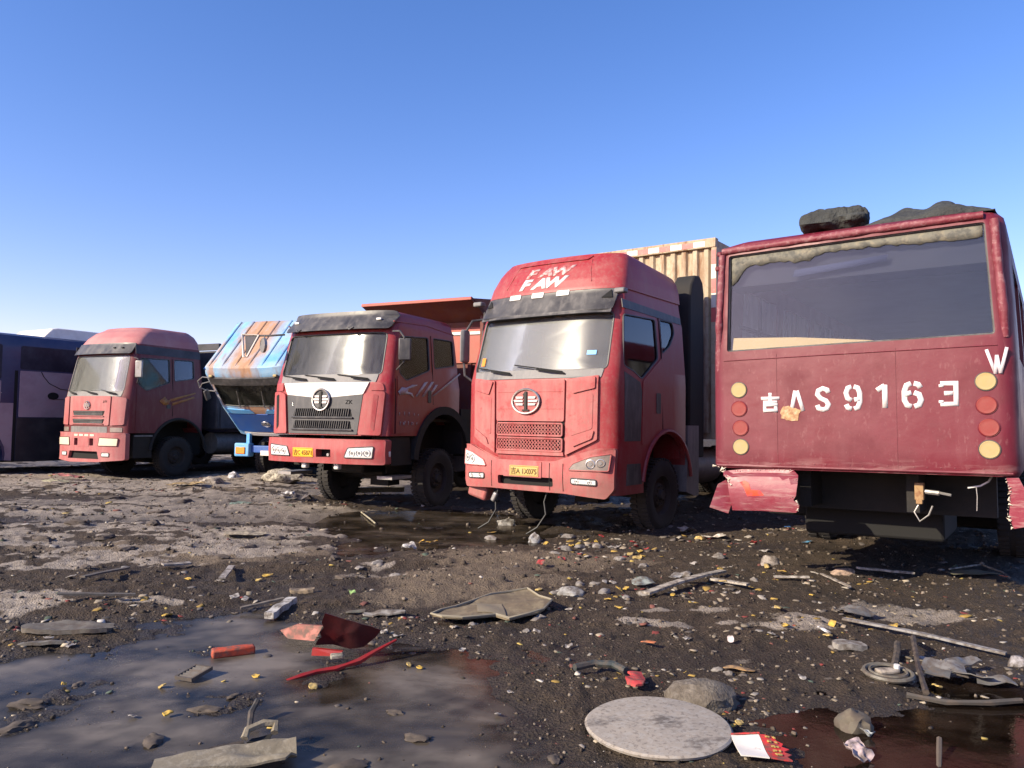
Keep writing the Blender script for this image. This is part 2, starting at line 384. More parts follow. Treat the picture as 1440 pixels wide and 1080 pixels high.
    def grid(s, fn, nu, nv):
        vs = [fn(i / nu, j / nv) for i in range(nu + 1) for j in range(nv + 1)]
        fs = [(i * (nv + 1) + j, (i + 1) * (nv + 1) + j, (i + 1) * (nv + 1) + j + 1, i * (nv + 1) + j + 1) for i in range(nu) for j in range(nv)]
        return s.add(vs, fs)
    def mesh(s, name, m=None, angle=35):
        me = bpy.data.meshes.new(name)
        bm = bmesh.new()
        V = [bm.verts.new(p) for p in s.v]
        for q in s.f:
            try: bm.faces.new([V[i] for i in q])
            except ValueError: pass
        bmesh.ops.recalc_face_normals(bm, faces=bm.faces)
        for f in bm.faces: f.smooth = True
        bm.to_mesh(me); bm.free()
        me.set_sharp_from_angle(angle=R(angle))
        if m: me.materials.append(m)
        return me
    def build(s, name, m=None, parent=None, angle=35, bevel=0, solid=0):
        o = bpy.data.objects.new(name, s.mesh(name, m, angle))
        COL.objects.link(o)
        if parent is not None: o.parent = parent
        if solid:
            k = o.modifiers.new('thickness', 'SOLIDIFY'); k.thickness = solid; k.offset = 0
        if bevel:
            k = o.modifiers.new('bevel', 'BEVEL'); k.width = bevel; k.segments = 2; k.limit_method = 'ANGLE'; k.angle_limit = R(40)
            k.harden_normals = False
        return o

def carve(o, *cutters):
    """subtract solids from an object, leaving a plain mesh"""
    tmp = []
    for c in cutters:
        t = c.build('cutter', None, o.parent)
        tmp.append(t)
        k = o.modifiers.new('cut', 'BOOLEAN'); k.operation = 'DIFFERENCE'; k.object = t; k.solver = 'EXACT'
    dg = bpy.context.evaluated_depsgraph_get()
    dg.update()
    me = bpy.data.meshes.new_from_object(o.evaluated_get(dg))
    o.modifiers.clear()
    old = o.data
    o.data = me
    me.name = old.name
    for f in me.polygons: f.use_smooth = True
    me.set_sharp_from_angle(angle=R(30))
    for t in tmp: bpy.data.objects.remove(t)
    return o

def thing(name, label, cat, loc=(0, 0, 0), yaw=0.0, group=None, rx=0.0, ry=0.0):
    o = bpy.data.objects.new(name, None)
    o.empty_display_size = 0.3
    COL.objects.link(o)
    o.location = loc
    o.rotation_euler = (rx, ry, -R(yaw))
    o['label'] = label; o['category'] = cat
    if group: o['group'] = group
    return o

def tag(o, label, cat, group=None):
    o['label'] = label; o['category'] = cat
    if group: o['group'] = group
    if 'kind' not in o: o['kind'] = 'thing'
    return o

def text_mesh(txt, size, shear=0.0, bold=0.0, spacing=1.0):
    """2-D triangles of a piece of lettering, origin at its lower left"""
    c = bpy.data.curves.new('lettering', 'FONT')
    c.body = txt; c.size = size; c.shear = shear; c.offset = bold; c.space_character = spacing
    c.resolution_u = 3
    o = bpy.data.objects.new('lettering', c)
    COL.objects.link(o)
    dg = bpy.context.evaluated_depsgraph_get(); dg.update()
    me = bpy.data.meshes.new_from_object(o.evaluated_get(dg))
    V = [(v.co.x, v.co.y) for v in me.vertices]; Fs = [tuple(p.vertices) for p in me.polygons]
    bpy.data.objects.remove(o); bpy.data.curves.remove(c); bpy.data.meshes.remove(me)
    return V, Fs

def lettering(txt, x0, z0, width, height, surf, off, m, parent, shear=0.0, bold=0.0, name='lettering'):
    V, Fs = text_mesh(txt, 1.0, shear, bold)
    if not V: return None
    xs = [p[0] for p in V]; zs = [p[1] for p in V]
    sx, sz = width / (max(xs) - min(xs)), height / (max(zs) - min(zs))
    b = MB()
    b.add([surf(x0 + (x - min(xs)) * sx, z0 + (z - min(zs)) * sz, off) for x, z in V], Fs)
    o = b.build(name, m, parent, solid=0.0015)
    if len(txt) > 1: o['kind'] = 'stuff'
    return o

def strokes(lines, x0, z0, w, h, th, surf, off, m, parent, name='letter'):
    """stencil letter of thick polylines in a unit box"""
    b = MB()
    for li, L in enumerate(lines):
        P = [Vector((x0 + p[0] * w, z0 + p[1] * h)) for p in L]
        lt, rtt = [], []
        for i, p in enumerate(P):
            d0 = (p - P[i - 1]).normalized() if i else (P[1] - p).normalized()
            d1 = (P[i + 1] - p).normalized() if i < len(P) - 1 else d0
            n0, n1 = Vector((-d0.y, d0.x)), Vector((-d1.y, d1.x))
            nn = (n0 + n1)
            nn = nn / max(0.5, nn.dot(n0)) if nn.length > 1e-6 else n0
            lt.append(p + nn * th / 2); rtt.append(p - nn * th / 2)
        o = off + li * 0.0007
        vs = [surf(p.x, p.y, o) for p in lt] + [surf(p.x, p.y, o) for p in rtt]
        n = len(P)
        b.add(vs, [(i, i + 1, n + i + 1, n + i) for i in range(n - 1)])
    return b.build(name, m, parent, solid=0.0015)

def arc(cx, cy, rx, ry, a0, a1, n=10):
    return [(cx + rx * math.cos(R(a0 + (a1 - a0) * k / n)), cy + ry * math.sin(R(a0 + (a1 - a0) * k / n))) for k in range(n + 1)]

def circle(cx, cy, r, n=20, ry=None):
    ry = r if ry is None else ry
    return [(cx + r * math.cos(2 * math.pi * k / n), cy + ry * math.sin(2 * math.pi * k / n)) for k in range(n)]

# ------------------------------------------------------------------ ground
rng = np.random.default_rng(11)
_perm = rng.random((256, 256))
def vnoise(x, y):
    xi = np.floor(x).astype(int); yi = np.floor(y).astype(int)
    fx = x - xi; fy = y - yi
    fx = fx * fx * (3 - 2 * fx); fy = fy * fy * (3 - 2 * fy)
    g = lambda a, b: _perm[a & 255, b & 255]
    return (g(xi, yi) * (1 - fx) + g(xi + 1, yi) * fx) * (1 - fy) + (g(xi, yi + 1) * (1 - fx) + g(xi + 1, yi + 1) * fx) * fy
def fbm(x, y, s, octv=4, seed=0.0):
    x = np.asarray(x, float) * s + seed * 17.3 + 40; y = np.asarray(y, float) * s + seed * 9.1 + 40
    t = 0; a = 0.5; n = 0
    for k in range(octv):
        t = t + a * vnoise(x, y); n += a
        x, y = x * 2.03 + y * 0.2 + 5.1, y * 2.03 - x * 0.2 + 1.7; a *= 0.5
    return t / n
def sstep(a, b, x):
    t = np.clip((x - a) / (b - a), 0, 1)
    return t * t * (3 - 2 * t)
def polydist(x, y, poly):
    """signed distance to a polygon, positive inside"""
    x = np.asarray(x, float); y = np.asarray(y, float)
    d = np.full(x.shape, 1e9); ins = np.zeros(x.shape, bool)
    n = len(poly)
    for i in range(n):
        ax, ay = poly[i]; bx, by = poly[(i + 1) % n]
        ex, ey = bx - ax, by - ay
        t = np.clip(((x - ax) * ex + (y - ay) * ey) / (ex * ex + ey * ey + 1e-12), 0, 1)
        d = np.minimum(d, np.hypot(x - ax - t * ex, y - ay - t * ey))
        c = ((ay > y) != (by > y)) & (x < (bx - ax) * (y - ay) / (by - ay + 1e-12) + ax)
        ins ^= c
    return np.where(ins, d, -d)

PUD = {
    'near': [(-3.156, 4.887), (-2.986, 5.045), (-2.586, 5.064), (-2.572, 5.677), (-2.173, 6.215), (-1.661, 5.726), (-1.362, 5.285), (-0.936, 5.306), (-0.563, 5.410), (-0.310, 5.286), (-0.066, 5.029), (0.126, 4.502), (0.284, 4.125), (0.108, 3.755), (0.023, 3.456), (0.0, 3.1), (-0.1, 2.6), (-2.2, 2.4), (-3.2, 3.0), (-4.6, 4.4), (-4.4, 5.2)],
    'mid': [(-2.417, 10.732), (-2.543, 12.262), (-1.919, 13.346), (-0.709, 13.498), (0.244, 11.781), (0.509, 10.540), (0.028, 9.530), (-0.647, 9.259), (-1.256, 8.812), (-1.889, 9.152)],
    'red': [(1.414, 4.168), (1.669, 4.447), (1.996, 4.460), (2.225, 4.356), (2.668, 4.797), (3.302, 5.034), (4.2, 4.7), (4.4, 3.4), (2.6, 2.5), (1.5, 2.6), (1.22, 3.2)],
}
WATER = -0.022
def basin(x, y):
    x = np.asarray(x, float); y = np.asarray(y, float)
    wob = (fbm(x, y, 1.6, 4, 3) - 0.5) * 0.6 + (fbm(x, y, 6.0, 4, 4) - 0.5) * 0.30
    m = np.zeros(x.shape)
    for k, p in PUD.items():
        w = 0.32 if k != 'mid' else 0.3
        m = np.maximum(m, sstep(-w, w, polydist(x, y, p) + wob * (1.0 if k != 'mid' else 1.8)))
    return m
def H(x, y):
    x = np.asarray(x, float); y = np.asarray(y, float)
    far = np.clip(y / 12.0, 0.25, 1.6)
    h = 0.022 + (fbm(x, y, 0.35, 3, 1) - 0.5) * 0.14 * far + (fbm(x, y, 1.1, 4, 2) - 0.5) * 0.085
    r = np.abs(fbm(x, y, 3.2, 4, 5) - 0.5)
    h = h + (0.09 - r) * 0.10 + (fbm(x, y, 9, 4, 6) - 0.5) * 0.042 + (fbm(x, y, 32, 3, 7) - 0.5) * 0.020
    # shallow tyre tracks running across the yard
    t = x * 0.22 - y + 2.2 * fbm(x, y, 0.16, 2, 8)
    h = h - 0.03 * sstep(0.55, 0.95, np.sin(t * 3.1)) * sstep(0.4, 0.6, fbm(x, y, 0.3, 2, 9))
    b = basin(x, y)
    hb = -0.052 + (fbm(x, y, 2.3, 4, 12) - 0.5) * 0.115 + (fbm(x, y, 11, 4, 13) - 0.5) * 0.05
    return h * (1 - b) + hb * b
def Hs(p, r=0.0):
    return float(H(np.array([p[0]]), np.array([p[1]]))[0])
def Hw(p):
    return max(Hs(p), WATER)

def np_mesh(name, V, Q):
    me = bpy.data.meshes.new(name)
    k = Q.shape[1]
    me.vertices.add(len(V)); me.vertices.foreach_set('co', np.ascontiguousarray(V, dtype=np.float32).ravel())
    me.loops.add(Q.size); me.loops.foreach_set('vertex_index', np.ascontiguousarray(Q, dtype=np.int32).ravel())
    me.polygons.add(len(Q)); me.polygons.foreach_set('loop_start', np.arange(0, Q.size, k, dtype=np.int32))
    me.polygons.foreach_set('loop_total', np.full(len(Q), k, dtype=np.int32))
    me.update(calc_edges=True)
    return me
def attr(me, name, arr):
    a = me.attributes.new(name, 'FLOAT', 'POINT')
    a.data.foreach_set('value', np.ascontiguousarray(arr, dtype=np.float32))

rows = np.concatenate([[-200, -60, -20, -8, -3, 0, 0.8], np.geomspace(1.6, 32, 520), np.geomspace(36, 1500, 22)])
cols = np.concatenate([[-60, -12, -4, -2.2, -1.5, -1.15], np.linspace(-0.92, 0.85, 560), [1.05, 1.4, 2.1, 4, 12, 60]])
YY, UU = np.meshgrid(rows, cols, indexing='ij')
XX = UU * np.maximum(YY, 1.6)
ZZ = H(XX, YY)
ZZ = np.where((YY < 1.0) | (YY > 60) | (np.abs(UU) > 3), 0.02 + (ZZ - 0.02) * 0.4, ZZ)
nr, nc = YY.shape
idx = np.arange(nr * nc).reshape(nr, nc)
Q = np.stack([idx[:-1, :-1], idx[:-1, 1:], idx[1:, 1:], idx[1:, :-1]], -1).reshape(-1, 4)
gx, gy = XX.ravel(), YY.ravel()
gme = np_mesh('ground', np.stack([gx, gy, ZZ.ravel()], 1), Q)

def blob(x, y, c, rx, ry, rot=0.0):
    dx, dy = x - c[0], y - c[1]
    a = dx * math.cos(rot) + dy * math.sin(rot); b = -dx * math.sin(rot) + dy * math.cos(rot)
    return np.exp(-(a / rx) ** 2 - (b / ry) ** 2)
def masks(x, y):
    n1 = fbm(x, y, 1.3, 5, 21); n2 = fbm(x, y, 5.0, 4, 22); n3 = fbm(x * 0.28 + y * 0.1, y * 1.3, 2.4, 5, 23)
    left = sstep(1.0, -3.0, x) * sstep(6.0, 8.5, y)
    band = left * (0.30 + 0.7 * n3)
    s = sstep(0.515, 0.61, band * 0.66 + n2 * 0.26 + 0.05 * sstep(9, 14, y)) * left
    for c, rx, ry, k in (
        ((-3.945, 6.254), 0.5, 0.42, 1.0), ((-4.600, 7.712), 0.9, 0.35, 0.8), ((3.079, 6.472), 0.55, 0.36, 0.85), ((3.405, 6.211), 0.5, 0.22, 0.85), ((2.120, 5.928), 0.38, 0.18, 0.9),
        ((1.392, 6.281), 0.5, 0.15, 0.85), ((1.251, 5.881), 0.5, 0.13, 0.9), ((-1.368, 8.069), 0.45, 0.2, 0.75), ((-1.353, 7.587), 0.5, 0.12, 0.8), ((-2.841, 6.320), 0.45, 0.14, 0.7),
        ((-7.601, 16.066), 2.2, 0.5, 0.65), ((-4.508, 16.561), 1.6, 0.5, 0.75), ((-1.062, 17.112), 0.8, 0.3, 0.3), ((-3.380, 10.998), 0.8, 0.3, 0.5), ((-9.475, 15.767), 1.8, 0.5, 0.7), ((1.594, 5.106), 0.2, 0.1, 0.6),
        ((2.065, 4.706), 0.4, 0.06, 0.6), ((-1.986, 7.906), 0.3, 0.1, 0.5), ((-4.382, 9.879), 1.6, 0.35, 0.55), ((1.808, 9.313), 0.5, 0.2, 0.4), ((-4.459, 12.613), 1.4, 0.3, 0.6), ((-6.725, 12.338), 1.5, 0.3, 0.55)):
        s = np.maximum(s, sstep(0.36, 0.62, blob(x, y, c, rx * 1.25, ry * 1.3) * k * 0.75 + (n2 - 0.5) * 0.7 + (n1 - 0.5) * 0.3))
    s = s * (0.75 + 0.25 * n2)
    d = np.zeros(x.shape)
    for c, rx, ry, k in (((-0.439, 7.315), 0.95, 0.8, 1.0), ((0.181, 8.476), 1.2, 0.7, 0.9), ((-2.509, 8.709), 1.0, 0.5, 0.7), ((1.116, 8.549), 0.9, 0.6, 0.6), ((-0.946, 6.692), 0.6, 0.4, 0.8), ((-2.208, 15.325), 2.0, 1.0, 0.4), ((-4.450, 8.785), 1.6, 0.6, 0.75), ((-3.113, 8.219), 1.2, 0.4, 0.7), ((1.102, 4.424), 0.2, 0.14, 1.0), ((-5.937, 16.332), 3.0, 1.2, 0.45)):
        d = np.maximum(d, sstep(0.25, 0.7, blob(x, y, c, rx, ry) * k + (n2 - 0.5) * 0.5 + (n1 - 0.5) * 0.4))
    for vx, vy, va in ((0.374, 10.744, 36.5), (-3.072, 13.058, 26.5), (-10.5, 19.548, 26), (-5.96, 19.56, 18), (-14.4, 20.0, 30)):   # crust and sand tones masked out under the vehicles to deepen the shade
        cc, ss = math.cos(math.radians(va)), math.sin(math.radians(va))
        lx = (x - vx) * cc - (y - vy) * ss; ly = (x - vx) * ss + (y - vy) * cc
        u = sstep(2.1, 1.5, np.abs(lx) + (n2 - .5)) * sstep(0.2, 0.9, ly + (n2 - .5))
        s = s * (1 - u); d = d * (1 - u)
    w = np.maximum(sstep(0.028, -0.03, H(x, y)) * .8, sstep(0.02, 0.5, basin(x, y)))
    return s, d, w
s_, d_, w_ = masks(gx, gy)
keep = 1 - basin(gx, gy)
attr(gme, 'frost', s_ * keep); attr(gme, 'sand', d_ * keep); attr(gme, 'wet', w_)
gme.polygons.foreach_set('use_smooth', np.ones(len(gme.polygons), dtype=bool))
ground = bpy.data.objects.new('ground', gme)
COL.objects.link(ground)
ground['kind'] = 'structure'

gm = bpy.data.materials.new('scrapyard_mud'); gm.use_nodes = True
n, l = gm.node_tree.nodes, gm.node_tree.links
b = n['Principled BSDF']
tc = n.new('ShaderNodeTexCoord')
def nz(scale, detail=8, rough=0.65):
    q = n.new('ShaderNodeTexNoise'); q.inputs['Scale'].default_value = scale; q.inputs['Detail'].default_value = detail; q.inputs['Roughness'].default_value = rough
    l.new(tc.outputs['Object'], q.inputs['Vector']); return q.outputs[0]
def ramp(v, lo, hi, a=0.0, c=1.0):
    q = n.new('ShaderNodeMapRange'); q.inputs['From Min'].default_value = lo; q.inputs['From Max'].default_value = hi; q.inputs['To Min'].default_value = a; q.inputs['To Max'].default_value = c
    l.new(v, q.inputs['Value']); return q.outputs[0]
def mixc(f, a, c):
    q = n.new('ShaderNodeMix'); q.data_type = 'RGBA'
    l.new(f, q.inputs[0])
    for i, v in ((6, a), (7, c)):
        if isinstance(v, tuple): q.inputs[i].default_value = (*v, 1)
        else: l.new(v, q.inputs[i])
    return q.outputs[2]
def mth(op, a, c):
    q = n.new('ShaderNodeMath'); q.operation = op
    for i, v in ((0, a), (1, c)):
        if isinstance(v, (int, float)): q.inputs[i].default_value = v
        else: l.new(v, q.inputs[i])
    q.use_clamp = op != 'ADD'
    return q.outputs[0]
def at(name):
    q = n.new('ShaderNodeAttribute'); q.attribute_name = name; return q.outputs['Fac']
fine = nz(55); grit = nz(170, 4); medium = nz(9); big = nz(1.1)
c = mixc(ramp(medium, 0.35, 0.7), (0.026, 0.0180, 0.0115), (0.074, 0.050, 0.032))
c = mixc(ramp(fine, 0.5, 0.72), c, (0.125, 0.090, 0.060))
c = mixc(ramp(grit, 0.60, 0.72, 0, 0.7), c, (0.17, 0.135, 0.105))
c = mixc(ramp(big, 0.45, 0.65, 0, 0.35), c, (0.050, 0.036, 0.025))
sandc = mixc(ramp(fine, 0.35, 0.7), (0.105, 0.078, 0.053), (0.235, 0.180, 0.125))
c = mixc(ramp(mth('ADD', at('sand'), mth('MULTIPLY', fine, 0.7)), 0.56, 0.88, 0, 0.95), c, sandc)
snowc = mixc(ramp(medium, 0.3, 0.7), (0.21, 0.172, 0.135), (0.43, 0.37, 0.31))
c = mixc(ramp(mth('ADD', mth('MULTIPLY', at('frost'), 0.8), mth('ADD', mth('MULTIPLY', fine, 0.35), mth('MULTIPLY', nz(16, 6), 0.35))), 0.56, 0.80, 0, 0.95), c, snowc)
wet = mth('MULTIPLY', at('wet'), ramp(medium, 0.25, 0.6, 0.5, 1.0))
c = mixc(mth('MULTIPLY', wet, 0.75), c, (0.014, 0.010, 0.008))
l.new(c, b.inputs['Base Color'])
l.new(ramp(wet, 0, 1, 0.92, 0.42), b.inputs['Roughness'])
b.inputs['Specular IOR Level'].default_value = 0.35
vor = n.new('ShaderNodeTexVoronoi'); vor.inputs['Scale'].default_value = 60
l.new(tc.outputs['Object'], vor.inputs['Vector'])
hh = mth('ADD', mth('MULTIPLY', fine, 0.5), mth('MULTIPLY', vor.outputs['Distance'], 0.35))
hh = mth('ADD', hh, mth('MULTIPLY', grit, 0.3))
bp = n.new('ShaderNodeBump'); bp.inputs['Strength'].default_value = 1.0; bp.inputs['Distance'].default_value = 0.045
l.new(hh, bp.inputs['Height']); l.new(bp.outputs[0], b.inputs['Normal'])
gme.materials.append(gm)

def water_mat(name, c0, c1, rough=(0.03, 0.2), film=0.5, refl=0.8, clear=0.06):
    """silty water: the mud shows through where it is shallow, and the surface mirrors by angle"""
    global n, l, tc
    m = bpy.data.materials.new(name); m.use_nodes = True
    n, l = m.node_tree.nodes, m.node_tree.links
    n.remove(n['Principled BSDF'])
    tc = n.new('ShaderNodeTexCoord')
    mp = n.new('ShaderNodeMapping'); mp.inputs['Scale'].default_value = (0.7, 1.5, 1); mp.inputs['Rotation'].default_value = (0, 0, 0.35)
    l.new(tc.outputs['Object'], mp.inputs[0])
    q = n.new('ShaderNodeTexNoise'); q.inputs['Scale'].default_value = 1.3; q.inputs['Detail'].default_value = 7; q.inputs['Distortion'].default_value = 0.9
    l.new(mp.outputs[0], q.inputs['Vector'])
    cl = mixc(ramp(q.outputs[0], 0.36, 0.62), c0, c1)
    cl = mixc(ramp(nz(0.8, 6), 0.52, 0.68, 0, film), cl, tuple(v * 1.5 for v in c1))
    cl = mixc(ramp(nz(5, 6), 0.5, 0.68, 0, film * 0.8), cl, c0)
    cl = mixc(ramp(nz(80, 3), 0.66, 0.74, 0, film * 0.8), cl, (0.2, 0.17, 0.14))
    df = n.new('ShaderNodeBsdfDiffuse'); l.new(cl, df.inputs[0])
    tr = n.new('ShaderNodeBsdfTransparent'); tr.inputs[0].default_value = (0.55, 0.48, 0.42, 1)
    go = n.new('ShaderNodeBsdfGlossy')
    l.new(ramp(q.outputs[0], 0.36, 0.66, rough[0], rough[1]), go.inputs['Roughness'])
    go.inputs[0].default_value = (refl, refl * 0.96, refl * 0.92, 1)
    bp = n.new('ShaderNodeBump'); bp.inputs['Strength'].default_value = 0.10; bp.inputs['Distance'].default_value = 0.01
    l.new(nz(13, 4), bp.inputs['Height']); l.new(bp.outputs[0], go.inputs['Normal'])
    m1 = n.new('ShaderNodeMixShader'); l.new(ramp(at('depth'), 0.0, clear, 0.12, 1.0), m1.inputs[0]); l.new(tr.outputs[0], m1.inputs[1]); l.new(df.outputs[0], m1.inputs[2])
    fr = n.new('ShaderNodeFresnel'); fr.inputs[0].default_value = 1.33
    m2 = n.new('ShaderNodeMixShader'); l.new(fr.outputs[0], m2.inputs[0]); l.new(m1.outputs[0], m2.inputs[1]); l.new(go.outputs[0], m2.inputs[2])
    l.new(m2.outputs[0], n['Material Output'].inputs[0])
    return m
W1 = water_mat('murky_grey_water', (0.058, 0.046, 0.034), (0.165, 0.140, 0.112), (0.12, 0.45), 0.55, 0.55, 0.05)
W2 = water_mat('brown_puddle_water', (0.045, 0.034, 0.023), (0.10, 0.078, 0.055), (0.06, 0.25), 0.5, 0.65)
W3 = water_mat('dark_reddish_water', (0.014, 0.009, 0.006), (0.032, 0.021, 0.014), (0.03, 0.2), 0.3, 0.75)
for k, wm in (('near', W1), ('mid', W2), ('red', W3)):
    P = np.array(PUD[k])
    x0, y0 = P.min(0) - 0.35; x1, y1 = P.max(0) + 0.35
    nx, ny = int((x1 - x0) / 0.035), int((y1 - y0) / 0.035)
    GX, GY = np.meshgrid(np.linspace(x0, x1, nx), np.linspace(y0, y1, ny), indexing='ij')
    ix = np.arange(nx * ny).reshape(nx, ny)
    Q = np.stack([ix[:-1, :-1], ix[1:, :-1], ix[1:, 1:], ix[:-1, 1:]], -1).reshape(-1, 4)
    dep = WATER - H(GX, GY)
    near = polydist(GX, GY, [tuple(p) for p in P]) > -0.5
    ok = (near & (dep > -0.03)).ravel()
    Q = Q[ok[Q].all(1)]
    used, inv = np.unique(Q, return_inverse=True)
    V = np.stack([GX.ravel(), GY.ravel(), np.full(nx * ny, WATER)], 1)[used]
    me = np_mesh('puddle', V, inv.reshape(-1, 4))
    attr(me, 'depth', np.maximum(dep.ravel()[used], 0))
    me.materials.append(wm)
    o = bpy.data.objects.new('puddle', me); COL.objects.link(o)
    o['kind'] = 'structure'

# loose stones and crumbs of dirt: nobody could count them
def scatter(name, N, smin, smax, flat, palette, power=2.2, ymax=24.0, seed=1, yb=1.9, spots=None):
    g = np.random.default_rng(seed)
    y = yb * (ymax / yb) ** (g.random(N) ** 1.0)
    x = (g.random(N) * 1.62 - 0.8) * y
    if spots:
        k = g.integers(0, len(spots), N)
        sp = np.array([(q[0][0], q[0][1], q[1]) for q in spots])[k]
        x = sp[:, 0] + g.normal(size=N) * sp[:, 2]; y = sp[:, 1] + g.normal(size=N) * sp[:, 2] * .6
    h = H(x, y)
    ok = (h > WATER - 0.004) | (g.random(N) < 0.05)
    # clumps
    if not spots: ok &= fbm(x, y, 1.5, 3, 31) + g.random(N) * 0.5 > 0.62
    x, y, h = x[ok], y[ok], h[ok]
    N = len(x)
    s = (smin + (smax - smin) * g.random(N) ** power) * np.clip(y / 5, 0.7, 2.2)
    base = np.array([(-1, -1, -1), (1, -1, -1), (1, 1, -1), (-1, 1, -1), (-.7, -.7, 1), (.7, -.7, 1), (.7, .7, 1), (-.7, .7, 1)], float)
    V = base[None] * (1 + 0.45 * (g.random((N, 8, 3)) - 0.5))
    V *= np.stack([s * (0.6 + 0.9 * g.random(N)), s * (0.6 + 0.6 * g.random(N)), s * flat * (0.5 + g.random(N))], 1)[:, None, :]
    a = g.random(N) * 6.283
    tilt = (g.random(N) - 0.5) * 0.9
    ct, st = np.cos(tilt)[:, None], np.sin(tilt)[:, None]
    X, Y, Z = V[..., 0], V[..., 1], V[..., 2]
    X, Z = X * ct - Z * st, X * st + Z * ct
    ca, sa = np.cos(a)[:, None], np.sin(a)[:, None]
    X, Y = X * ca - Y * sa, X * sa + Y * ca
    V = np.stack([X + x[:, None], Y + y[:, None], Z + np.maximum(h, WATER)[:, None] + (s * flat * 0.35)[:, None]], -1).reshape(-1, 3)
    F = np.array([(0, 3, 2, 1), (4, 5, 6, 7), (0, 1, 5, 4), (1, 2, 6, 5), (2, 3, 7, 6), (3, 0, 4, 7)])
    Q = (F[None] + (np.arange(N) * 8)[:, None, None]).reshape(-1, 4)
    me = np_mesh(name, V, Q)
    pal = np.array(palette)
    ci = pal[g.integers(0, len(pal), N)] * (0.7 + 0.6 * g.random((N, 1)))
    ca_ = me.color_attributes.new('tone', 'FLOAT_COLOR', 'POINT')
    ca_.data.foreach_set('color', np.concatenate([np.repeat(ci, 8, 0), np.ones((N * 8, 1))], 1).astype(np.float32).ravel())
    m = bpy.data.materials.new(name + '_surface'); m.use_nodes = True
    q = m.node_tree.nodes.new('ShaderNodeAttribute'); q.attribute_name = 'tone'
    bb = m.node_tree.nodes['Principled BSDF']; bb.inputs['Roughness'].default_value = 0.9
    m.node_tree.links.new(q.outputs['Color'], bb.inputs['Base Color'])
    me.materials.append(m)
    o = bpy.data.objects.new(name, me); COL.objects.link(o)
    o['kind'] = 'stuff'
    return o
tag(scatter('gravel', 22000, 0.003, 0.014, 0.6, [(0.042, 0.030, 0.021), (0.034, 0.025, 0.017), (0.065, 0.047, 0.033), (0.095, 0.072, 0.053), (0.16, 0.13, 0.10)], 3.0, seed=3), 'loose dark grit and small stones strewn over the mud', 'gravel')
tag(scatter('fine_rubbish', 2600, 0.005, 0.026, 0.22, [(0.32, 0.27, 0.2), (0.38, 0.35, 0.31), (0.30, 0.22, 0.06), (0.16, 0.14, 0.125), (0.16, 0.06, 0.045), (0.22, 0.18, 0.13), (0.08, 0.067, 0.06), (0.05, 0.07, 0.05)], 2.2, 20, seed=5), 'small pale and coloured chips of rubbish trodden into the mud', 'rubbish')

tag(scatter('rubbish_litter', 1500, 0.004, 0.026, 0.16, [(0.26, 0.21, 0.15), (0.28, 0.25, 0.21), (0.26, 0.17, 0.04), (0.12, 0.10, 0.085), (0.14, 0.115, 0.09), (0.08, 0.065, 0.055), (0.10, 0.085, 0.07), (0.18, 0.15, 0.11), (0.04, 0.034, 0.03), (0.17, 0.03, 0.025)], 2.2, 20, seed=9, spots=[((1.410, 8.935), .45), ((1.339, 6.890), .4), ((1.861, 7.216), .35), ((2.606, 10.105), .4), ((1.098, 9.793), .5), ((-0.863, 5.768), .3), ((-1.234, 5.789), .3), ((2.572, 4.861), .3), ((2.976, 4.948), .3), ((-2.609, 6.053), .4), ((-3.134, 5.369), .4), ((3.055, 6.423), .4), ((2.120, 5.928), .35), ((1.147, 4.605), .25), ((1.300, 4.163), .2), ((0.611, 4.645), .25), ((4.103, 11.171), .4), ((-8.144, 15.979), 1.2), ((-3.913, 14.397), .8), ((3.187, 7.560), .4), ((1.200, 5.411), .5)]), 'dense scatter of torn plastic, wood and foam bits trodden into the mud', 'rubbish')

# ------------------------------------------------------------------ truck parts
def gcurve(u):
    return 1 - (max(0.0, 1 - abs(u) ** 2.5)) ** (1 / 2.2)

class Cab:
    """front profile, half width and length by height; y runs backwards from the front, x to the viewer's right"""
    def __init__(s, secs):
        s.z = [q[0] for q in secs]; s.yc = [q[1] for q in secs]; s.hw = [q[2] for q in secs]
        s.bow = [q[3] for q in secs]; s.L = [q[4] for q in secs]
    def at(s, k, z): return float(np.interp(z, s.z, k))
    def F(s, x, z):
        return s.at(s.yc, z) + s.at(s.bow, z) * gcurve(min(1.0, abs(x) / s.at(s.hw, z)))
    def front(s, x, z, o=0.0): return Vector((x, s.F(x, z) - o, z))
    def right(s, y, z, o=0.0): return Vector((s.at(s.hw, z) + o, y, z))
    def left(s, y, z, o=0.0): return Vector((-s.at(s.hw, z) - o, y, z))
    def outline(s, z, ins=0.0):
        hw, L = s.at(s.hw, z) - ins, s.at(s.L, z) - ins
        us = [-1, -.985, -.955, -.91, -.85, -.76, -.6, -.4, -.2, 0, .2, .4, .6, .76, .85, .91, .955, .985, 1]
        P = [(u * hw, s.at(s.yc, z) + ins + s.at(s.bow, z) * gcurve(u)) for u in us]
        y0 = P[-1][1]
        P += [(hw, y0 + (L - y0) * t) for t in (.25, .5, .75, .95)] + [(hw - .06, L), (0, L), (-hw + .06, L)] + [(-hw, y0 + (L - y0) * t) for t in (.95, .75, .5, .25)]
        return P
    def solid(s, z0, z1, ins=0.0, step=0.12, top=()):
        zs = sorted(set([z0, z1] + [z for z in s.z if z0 < z < z1] + list(np.arange(z0, z1, step))))
        secs = [[(x, y, z) for x, y in s.outline(z, ins)] for z in zs]
        for dz, sc in top:                        # rounded roof: pull the outline in
            q = s.outline(z1, ins); cy = sum(p[1] for p in q) / len(q)
            secs.append([(x * sc, cy + (y - cy) * sc, z1 + dz) for x, y in q])
        return MB().loft(secs)

